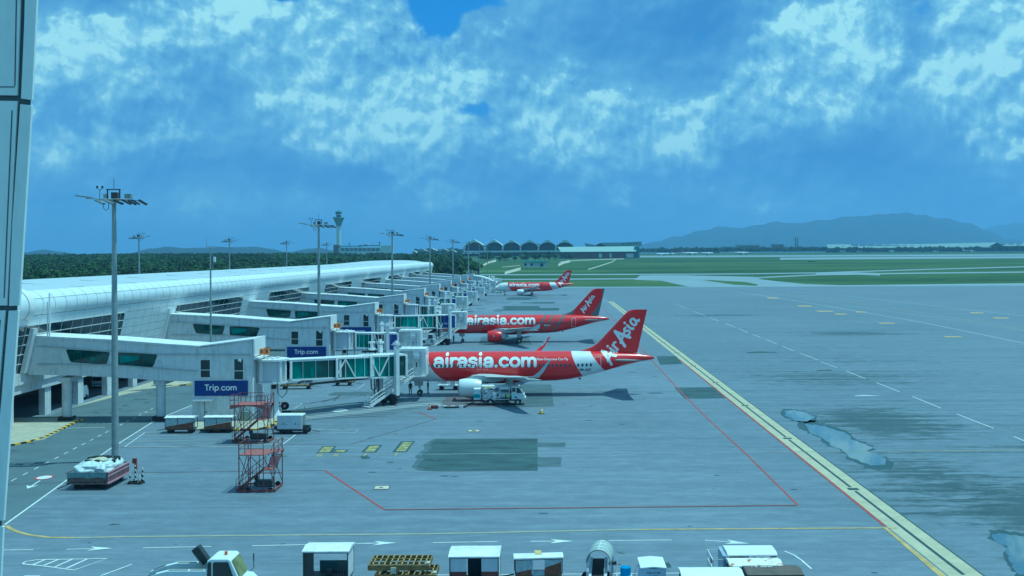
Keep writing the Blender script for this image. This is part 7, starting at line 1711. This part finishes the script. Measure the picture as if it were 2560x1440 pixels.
# control tower: slender shaft, flared head, cab with roof disc
Yt = 2790; c = FB(847, 620, Yt); k = Yt / F; zb = tz(Yt); t = thing('control_tower', 'tall slender white control tower with a flared head, above the forest', 'tower', (c.x, Yt, zb))
zz_ = lambda y: A(847, y, Yt).z - zb
MB().tube([(0, 0, 0), (0, 0, zz_(566))], [6.0 * k, 5.4 * k], 16).build('shaft', FW, t, smooth=True)
MB().tube([(0, 0, zz_(566)), (0, 0, zz_(556)), (0, 0, zz_(545))], [5.6 * k, 9.0 * k, 14.5 * k], 10).build('flared_head', mat('tower_head', (.20, .27, .26), .6), t)
MB().cyl((0, 0, (zz_(545) + zz_(543)) / 2), 14.8 * k, 2 * k, 10).build('gallery', FR, t); MB().cyl((0, 0, (zz_(543) + zz_(537)) / 2), 6 * k, 6 * k, 12).build('neck', FG, t); MB().cyl((0, 0, (zz_(537) + zz_(535.5)) / 2), 8 * k, 1.5 * k, 12).build('deck', FW, t)
MB().tube([(0, 0, zz_(535.5)), (0, 0, zz_(531))], [7.2 * k, 8.2 * k], 14).build('cab', FG, t); MB().cyl((0, 0, zz_(529.6)), 8.4 * k, 2.4 * k, 14).build('cab_roof', FR, t); MB().tube([(0, 0, zz_(529)), (0, 0, zz_(523))], .3, 4).build('rod', DGREY, t)
def slab(t, x0, x1, y0, y1, Y, dep, m, nm, dy=0):
    a = A(x0, y0, Y); c_ = A(x1, y1, Y); return MB(t.location).bb((a.x, Y + dy, c_.z), (c_.x, Y + dy + dep, a.z)).build(nm, m, t)
Y_ = 2650; t = thing('terraced_offices', 'long pale office building with stepped roof at the foot of the control tower', 'building', (A(900, 625, Y_).x, Y_, tz(Y_)))
slab(t, 834, 978, 619, 640, Y_, 40, FW, 'wall'); slab(t, 836, 898, 614.5, 616.5, Y_, 44, FR, 'roof', -2); slab(t, 896, 950, 612.5, 615, Y_, 44, FR, 'roof', -2); slab(t, 952, 978, 614, 618, Y_, 40, FW, 'wall'); slab(t, 834, 846, 612, 640, Y_, 30, FBR, 'side_block', -3)
for k_ in range(9): slab(t, 852 + k_ * 11, 861 + k_ * 11, 621, 623.5, Y_, .5, FG, 'window', -.6)
for k_ in range(9): slab(t, 852 + k_ * 11, 861 + k_ * 11, 625, 627, Y_, .5, FG, 'window', -.6)
MB(t.location).prism([(A(900 + 12 + 6 * math.cos(math.pi * i / 8), 0, Y_).x, A(900, 614 - 3 * math.sin(math.pi * i / 8), Y_).z) for i in range(9)], 1, Y_ - 2, Y_ + 30).build('barrel_roof', FR, t)
for x, h_ in ((872, 607), (948, 603)): slab(t, x, x + 1.6, h_, 615, Y_, 3, DGREY, 'antenna')
# tent roofs
for i, (x, y, w_) in enumerate(((1058, 627, 30), (1080, 624, 24), (1110, 625, 26), (1128, 627, 24), (1036, 630, 14))):
    Y_ = 2300; c = A(x, y, Y_); k = Y_ / F; b = MB((c.x, Y_, c.z - 6))
    pr = [(-w_ / 2, -2.5), (-w_ / 4, .5), (0, 3.2), (w_ / 4, .6), (w_ / 2, -2.3)]; poly = [(c.x + a * k, c.z + bb_ * k) for a, bb_ in pr]; poly += [(p[0], p[1] - 1.2 * k) for p in poly[::-1]]
    b.prism(poly, 1, Y_, Y_ + 24); t = thing('tent_roof', f"white tent roof above the trees, {['wide one second from left', 'third from left', 'fourth from left', 'rightmost', 'small leftmost'][i]} of the five", 'tent roof', (c.x, Y_, c.z - 6), group='tent roofs'); b.build('membrane', CLEAN, t); MB().cyl((0, 12, -3), .6, 16, 6).build('mast', GREY, t)
# six-vaulted terminal
Y_ = 2480; t = thing('vaulted_terminal', 'terminal with six peaked white vaults over dark arches, beyond the grass', 'building', (A(1300, 630, Y_).x, Y_, tz(Y_)))
k = Y_ / F
cx_ = [1186, 1236, 1280, 1324, 1369, 1412]
for i, x in enumerate(cx_):
    hw = 23 if i else 25
    def P2(dx, y): p = A(x + dx, y, Y_); return (p.x, p.z)
    outer = [P2(-hw, 615), P2(-hw * .72, 610), P2(-hw * .4, 604.5), P2(-hw * .12, 600.5), P2(0, 598.8), P2(hw * .12, 600.5), P2(hw * .4, 604.5), P2(hw * .72, 610), P2(hw, 615)]
    inner = [P2(hw * .9, 617), P2(hw * .78, 612.5), P2(hw * .5, 608.5), P2(0, 605.6), P2(-hw * .5, 608.5), P2(-hw * .78, 612.5), P2(-hw * .9, 617)]
    MB(t.location).prism(outer + inner, 1, Y_ - 12, Y_ + 60).build('vault', mat('vault_shell_white', (.60, .68, .66), .5), t)
    MB(t.location).prism([P2(-hw * .86, 630)] + inner[::-1] + [P2(hw * .86, 630)], 1, Y_ + 4, Y_ + 10).build('arch_glazing', FG, t)
    slab(t, x - hw - 1.5, x - hw + 1.5, 613, 631, Y_, 4, FW, 'column', -10)
slab(t, 1160, 1436, 627, 630, Y_, 6, FW, 'balcony', -6); slab(t, 1150, 1440, 630, 640, Y_, 20, FG, 'ground_floor')
for x in (1150, 1168, 1186): slab(t, x, x + 14, 632, 634.5, Y_, 8, FW, 'ramp', -14)
# long-roofed hall
Y_ = 2250; t = thing('long_roof_hall', 'low hall with long pale sloping roof above a brown wall, right of the vaulted terminal', 'building', (A(1495, 645, Y_).x, Y_, tz(Y_)))
P3 = lambda x, y, Y: A(x, y, Y)
a0, a1, a2, a3 = P3(1394, 617.5, Y_ + 30), P3(1595, 615.5, Y_ + 30), P3(1590, 628.5, Y_), P3(1402, 629.5, Y_)
MB(t.location).add([a0, a1, a2, a3, a0 - Vector((0, 0, 1)), a1 - Vector((0, 0, 1)), a2 - Vector((0, 0, 1)), a3 - Vector((0, 0, 1))], [(0, 1, 2, 3), (4, 7, 6, 5), (0, 4, 5, 1), (1, 5, 6, 2), (2, 6, 7, 3), (3, 7, 4, 0)]).build('long_roof', FR, t)
slab(t, 1398, 1590, 630, 645.5, Y_, 24, FBR, 'wall', 3)
for x0, x1, m_ in ((1400, 1425, FG), (1497, 1505, FW), (1524, 1529, FW), (1566, 1584, FW)): slab(t, x0, x1, 634, 644, Y_, 1, m_, 'bay', 1.6)
for k_ in range(24): slab(t, 1404 + k_ * 7.7, 1405 + k_ * 7.7, 630, 645, Y_, .8, FBR, 'pilaster', 2.2)
MB(t.location).prism([tuple(P3(x, y, Y_ + 60).xz) for x, y in ((1462, 608), (1487, 613), (1498, 608), (1512, 606.5), (1534, 607), (1530, 619), (1467, 619))], 1, Y_ + 40, Y_ + 80).build('butterfly_roof', FR, t)
MB(t.location).prism([tuple(P3(x, y, Y_ + 38).xz) for x, y in ((1484, 618), (1500, 607.5), (1519, 618))], 1, Y_ + 34, Y_ + 38).build('gable_glazing', FG, t)
MB(t.location).prism([tuple(P3(x, y, Y_ + 60).xz) for x, y in ((1533, 607), (1602, 604), (1603, 615), (1532, 616))], 1, Y_ + 41, Y_ + 90).build('upper_roof', FR, t)
for k_ in range(5): slab(t, 1557 + k_ * 8.6, 1560 + k_ * 8.6, 609 - k_ * .6, 611 - k_ * .6, Y_ + 40, 1, FG, 'roof_vent', -.5)
slab(t, 1588, 1599, 616, 645, Y_, 20, mat('far_blue_glass', (.10, .22, .30), .3), 'end_glazing', 8)
# hut on the grass
Y_ = 1180; t = thing('grass_hut', 'small white hut with pale green roof standing alone on the grass', 'hut', (A(1338, 668, Y_).x, Y_, tz(Y_)))
slab(t, 1308, 1366, 654, 667.5, Y_, 8, FW, 'wall'); slab(t, 1305, 1368, 651.5, 656, Y_, 12, mat('green_hut_roof', (.28, .50, .46), .5), 'roof', -2)
for x0, x1 in ((1310, 1317), (1326, 1332), (1351, 1358)): slab(t, x0, x1, 659, 664 if x0 < 1350 else 666, Y_, .3, FG, 'window', -.35)
slab(t, 1318, 1325, 665, 667.5, Y_, 3, FW, 'step', -3)
# second far terminal on the right, solar panels on its roof
Y_ = 3900; t = thing('far_terminal', 'very long low terminal with dark solar panels on its roof, far right', 'building', (A(2250, 631, Y_).x, Y_, tz(Y_)))
def roofq(x0, x1, yt0, yt1, yb0, yb1, nm, m, dyy=0):
    q = [P3(x0, yt0, Y_ + 60), P3(x1, yt1, Y_ + 60), P3(x1, yb1, Y_ - 10 + dyy), P3(x0 + (4 if nm == 'roof' else 0), yb0, Y_ - 10 + dyy)]
    MB(t.location).add(q + [p - Vector((0, 0, 2)) for p in q], [(0, 1, 2, 3), (4, 7, 6, 5), (0, 4, 5, 1), (1, 5, 6, 2), (2, 6, 7, 3), (3, 7, 4, 0)]).build(nm, m, t)
FR2 = mat('far_terminal_roof', (.20, .28, .27), .6); roofq(2066, 2300, 611, 610, 620, 619, 'roof', FR2); roofq(2300, 2490, 610, 606, 619, 618, 'roof', FR2); roofq(2492, 2600, 608, 606, 615, 614, 'roof', FR2)
for k_ in range(8): roofq(2128 + k_ * 20, 2146 + k_ * 20, 610.6, 610.3, 614.6, 614.4, 'solar_panel', mat('solar_panel', (.02, .05, .09), .3), 35)
for k_ in range(4): roofq(2500 + k_ * 20, 2516 + k_ * 20, 607.2, 606.6, 610.4, 610, 'solar_panel', MATS['solar_panel'], 35)
slab(t, 2072, 2600, 619, 631, Y_, 40, FG, 'glazing', 4)
MB(t.location).prism([tuple(P3(x, y, Y_).xz) for x, y in ((2468, 617), (2489, 606.5), (2514, 618))], 1, Y_ - 12, Y_ - 11).build('gable', FG, t)
slab(t, 2072, 2600, 630, 633, Y_, 4, mat('far_equipment', (.30, .34, .36), .7, var=.6, scale=.1), 'apron_edge', -14)
for x in (2098, 2140, 2220, 2330, 2420): slab(t, x, x + 12, 625, 630.5, Y_, 14, FW, 'pier_block', -16)
# distant block beyond and low sheds
Y_ = 5200; t = thing('tower_block', 'faint distant tower block under the mountain', 'building', (A(1990, 612, Y_).x, Y_, tz(Y_))); slab(t, 1985, 1997, 593, 625, Y_, 20, FW, 'wall'); slab(t, 1988, 1990, 594, 620, Y_, 1, FG, 'window_strip', -1.2); slab(t, 1992.5, 1994.5, 594, 620, Y_, 1, FG, 'window_strip', -1.2)
for i, (x0, x1, y0) in enumerate(((1805, 1850, 616.5), (1840, 1900, 612), (1782, 1800, 622), (1930, 1960, 610))):
    Y_ = 4600 + i * 60; t = thing('far_shed', f"pale low shed in the trees below the mountain, {['third', 'second widest', 'leftmost', 'rightmost'][i]} of four", 'building', (A((x0 + x1) / 2, 625, Y_).x, Y_, tz(Y_)), group='sheds in the trees'); slab(t, x0, x1, y0, y0 + 2.2, Y_, 30, FR, 'roof'); slab(t, x0 + 1, x1 - 1, y0 + 2.2, y0 + 12, Y_ + 4, 22, FBR, 'wall')
# parked car strip beyond the pier end
ps = random.Random(4)
for i in range(34):
    x = 1090 + i * 3.4 + ps.uniform(-.5, .5); Y_ = 960 + ps.uniform(0, 60); X = (x - VX) * Y_ / F
    if i == 0: o = MB(); o.prism([(-.85, .3), (.85, .3), (.85, .85), (.6, 1.4), (-.6, 1.4), (-.85, .85)], 1, -2.1, 2.1); o = o.build('parked_car', mat('car_silver', (.55, .58, .60), .35, var=.5, scale=.2)); c0_ = o
    else: o = c0_.copy(); col.objects.link(o)
    o.location = (X, Y_, tz(Y_) + .1); tag(o, 'small pale parked car in the row past the far end of the pier', 'car', 'cars parked past the pier end')
# simplified far airliners
def far_plane(x, Y, s, finm, label, flip=1):
    t = thing('distant_airliner', label, 'airliner', ((x - VX) * Y / F, Y, tz(Y)), group='airliners parked at the far terminal'); t.scale = (s * flip, s, s)
    MB().tube([(0, 0, 3.4), (.8, 0, 3.6), (4, 0, 4), (24, 0, 4), (31, 0, 4.6), (37, 0, 5.2)], [.2, 1.1, 2, 2, 1.4, .3], 12).build('fuselage', FW, t, smooth=True)
    MB().prism([(28.5, 5.6), (34.5, 5.6), (36.5, 11.8), (34.4, 11.8)], 1, -.2, .2).build('tail_fin', finm, t)
    for m_ in (1, -1):
        MB().add([(12, 0, 3), (18.5, 0, 3), (22, m_ * 17, 4.4), (20.4, m_ * 17, 4.4), (12, 0, 3.3), (18.5, 0, 3.2), (22, m_ * 17, 4.5), (20.4, m_ * 17, 4.5)], [(0, 1, 2, 3), (4, 7, 6, 5), (0, 4, 5, 1), (1, 5, 6, 2), (2, 6, 7, 3), (3, 7, 4, 0)]).build('wing', FW, t)
        MB().tube([(11, m_ * 5.8, 1.9), (15, m_ * 5.8, 1.9)], [1.2, .8], 10).build('engine', FW, t)
    for x_, y_ in ((5, 0), (17.8, 3.8), (17.8, -3.8)): MB().cyl((x_, y_, 1), .7, 2, 8).build('landing_gear', DGREY, t)
FO = mat('far_orange', (.55, .14, .05), .5); FN = mat('far_navy', (.04, .10, .25), .5)
far_plane(1640, 2900, 1.15, FN, 'white airliner with dark tail, leftmost of the distant parked ones'); far_plane(1660, 3000, 1.0, RED, 'airliner with red tail, second of the distant parked ones')
far_plane(1745, 3050, 1.35, FO, 'airliner with orange tail facing right, in the distant row', -1); far_plane(1785, 3100, 1.2, FN, 'white airliner with dark tail near the middle of the distant row', -1); far_plane(1872, 3150, 1.35, FN, 'rightmost of the distant parked airliners in the middle of the horizon', -1)
far_plane(2394, 3800, 1.5, FW, 'white airliner before the far right terminal', -1) if False else far_plane(2440, 3750, 1.4, FW, 'white airliner before the far right terminal', -1)
# thin far masts
m1 = MB().tube([(0, 0, 0), (0, 0, 30)], [.35, .2], 6).cyl((0, 0, 30), 1.6, 1.0, 8).build('distant_mast', GALV)
for i, (x, Y) in enumerate(((1622, 2500), (1637, 2600), (1614, 2550), (1725, 3200), (1822, 3300), (1847, 3350), (1912, 3300), (1933, 3350), (1966, 3400), (1992, 3500), (2230, 3600))):
    o = m1 if i == 0 else m1.copy()
    if i: col.objects.link(o)
    o.location = ((x - VX) * Y / F, Y, tz(Y)); tag(o, 'thin distant lighting mast on the horizon right of the long-roofed hall', 'mast', 'distant masts')
t = place('antenna_table', (2028, 655), 'small raised instrument platform on the grass at right', 'equipment'); MB().bb((-4, 0, 5), (6, 4, 6)).build('deck', DGREY, t)
for x in (-3, 4): MB().beam((x, 2, 0), (x, 2, 5), .8).build('leg', DGREY, t)
for i, x0 in enumerate((1932, 2005)):
    t = place('approach_lights', (x0, 652 + i), f"row of pale posts on the grass, {['left', 'right'][i]} of the instrument platform" if i == 0 else 'short row of pale posts on the grass, just left of the instrument platform', 'posts')
    for k_ in range(5): MB().beam((k_ * 2.4, 0, 0), (k_ * 2.4, 0, 4), .5).build('post', FW, t)
# ================================================================== air
hb = MB(); hb.bb((-15000, -320, -1.2), (15500, 23500, 900)); hz = hb.build('haze', [], kind='stuff'); hm = bpy.data.materials.new('haze'); hm.use_nodes = True; N = hm.node_tree.nodes; N.clear()
o_ = N.new('ShaderNodeOutputMaterial'); v_ = N.new('ShaderNodeVolumePrincipled'); v_.inputs['Color'].default_value = (.40, .60, .98, 1); v_.inputs['Density'].default_value = 0.00007; v_.inputs['Anisotropy'].default_value = .1
hm.node_tree.links.new(v_.outputs[0], o_.inputs['Volume']); hz.data.materials.append(hm)
sc.cycles.volume_bounces = 1; sc.cycles.volume_max_steps = 64
sc.cycles.max_bounces = 6; sc.cycles.diffuse_bounces = 3; sc.cycles.glossy_bounces = 3
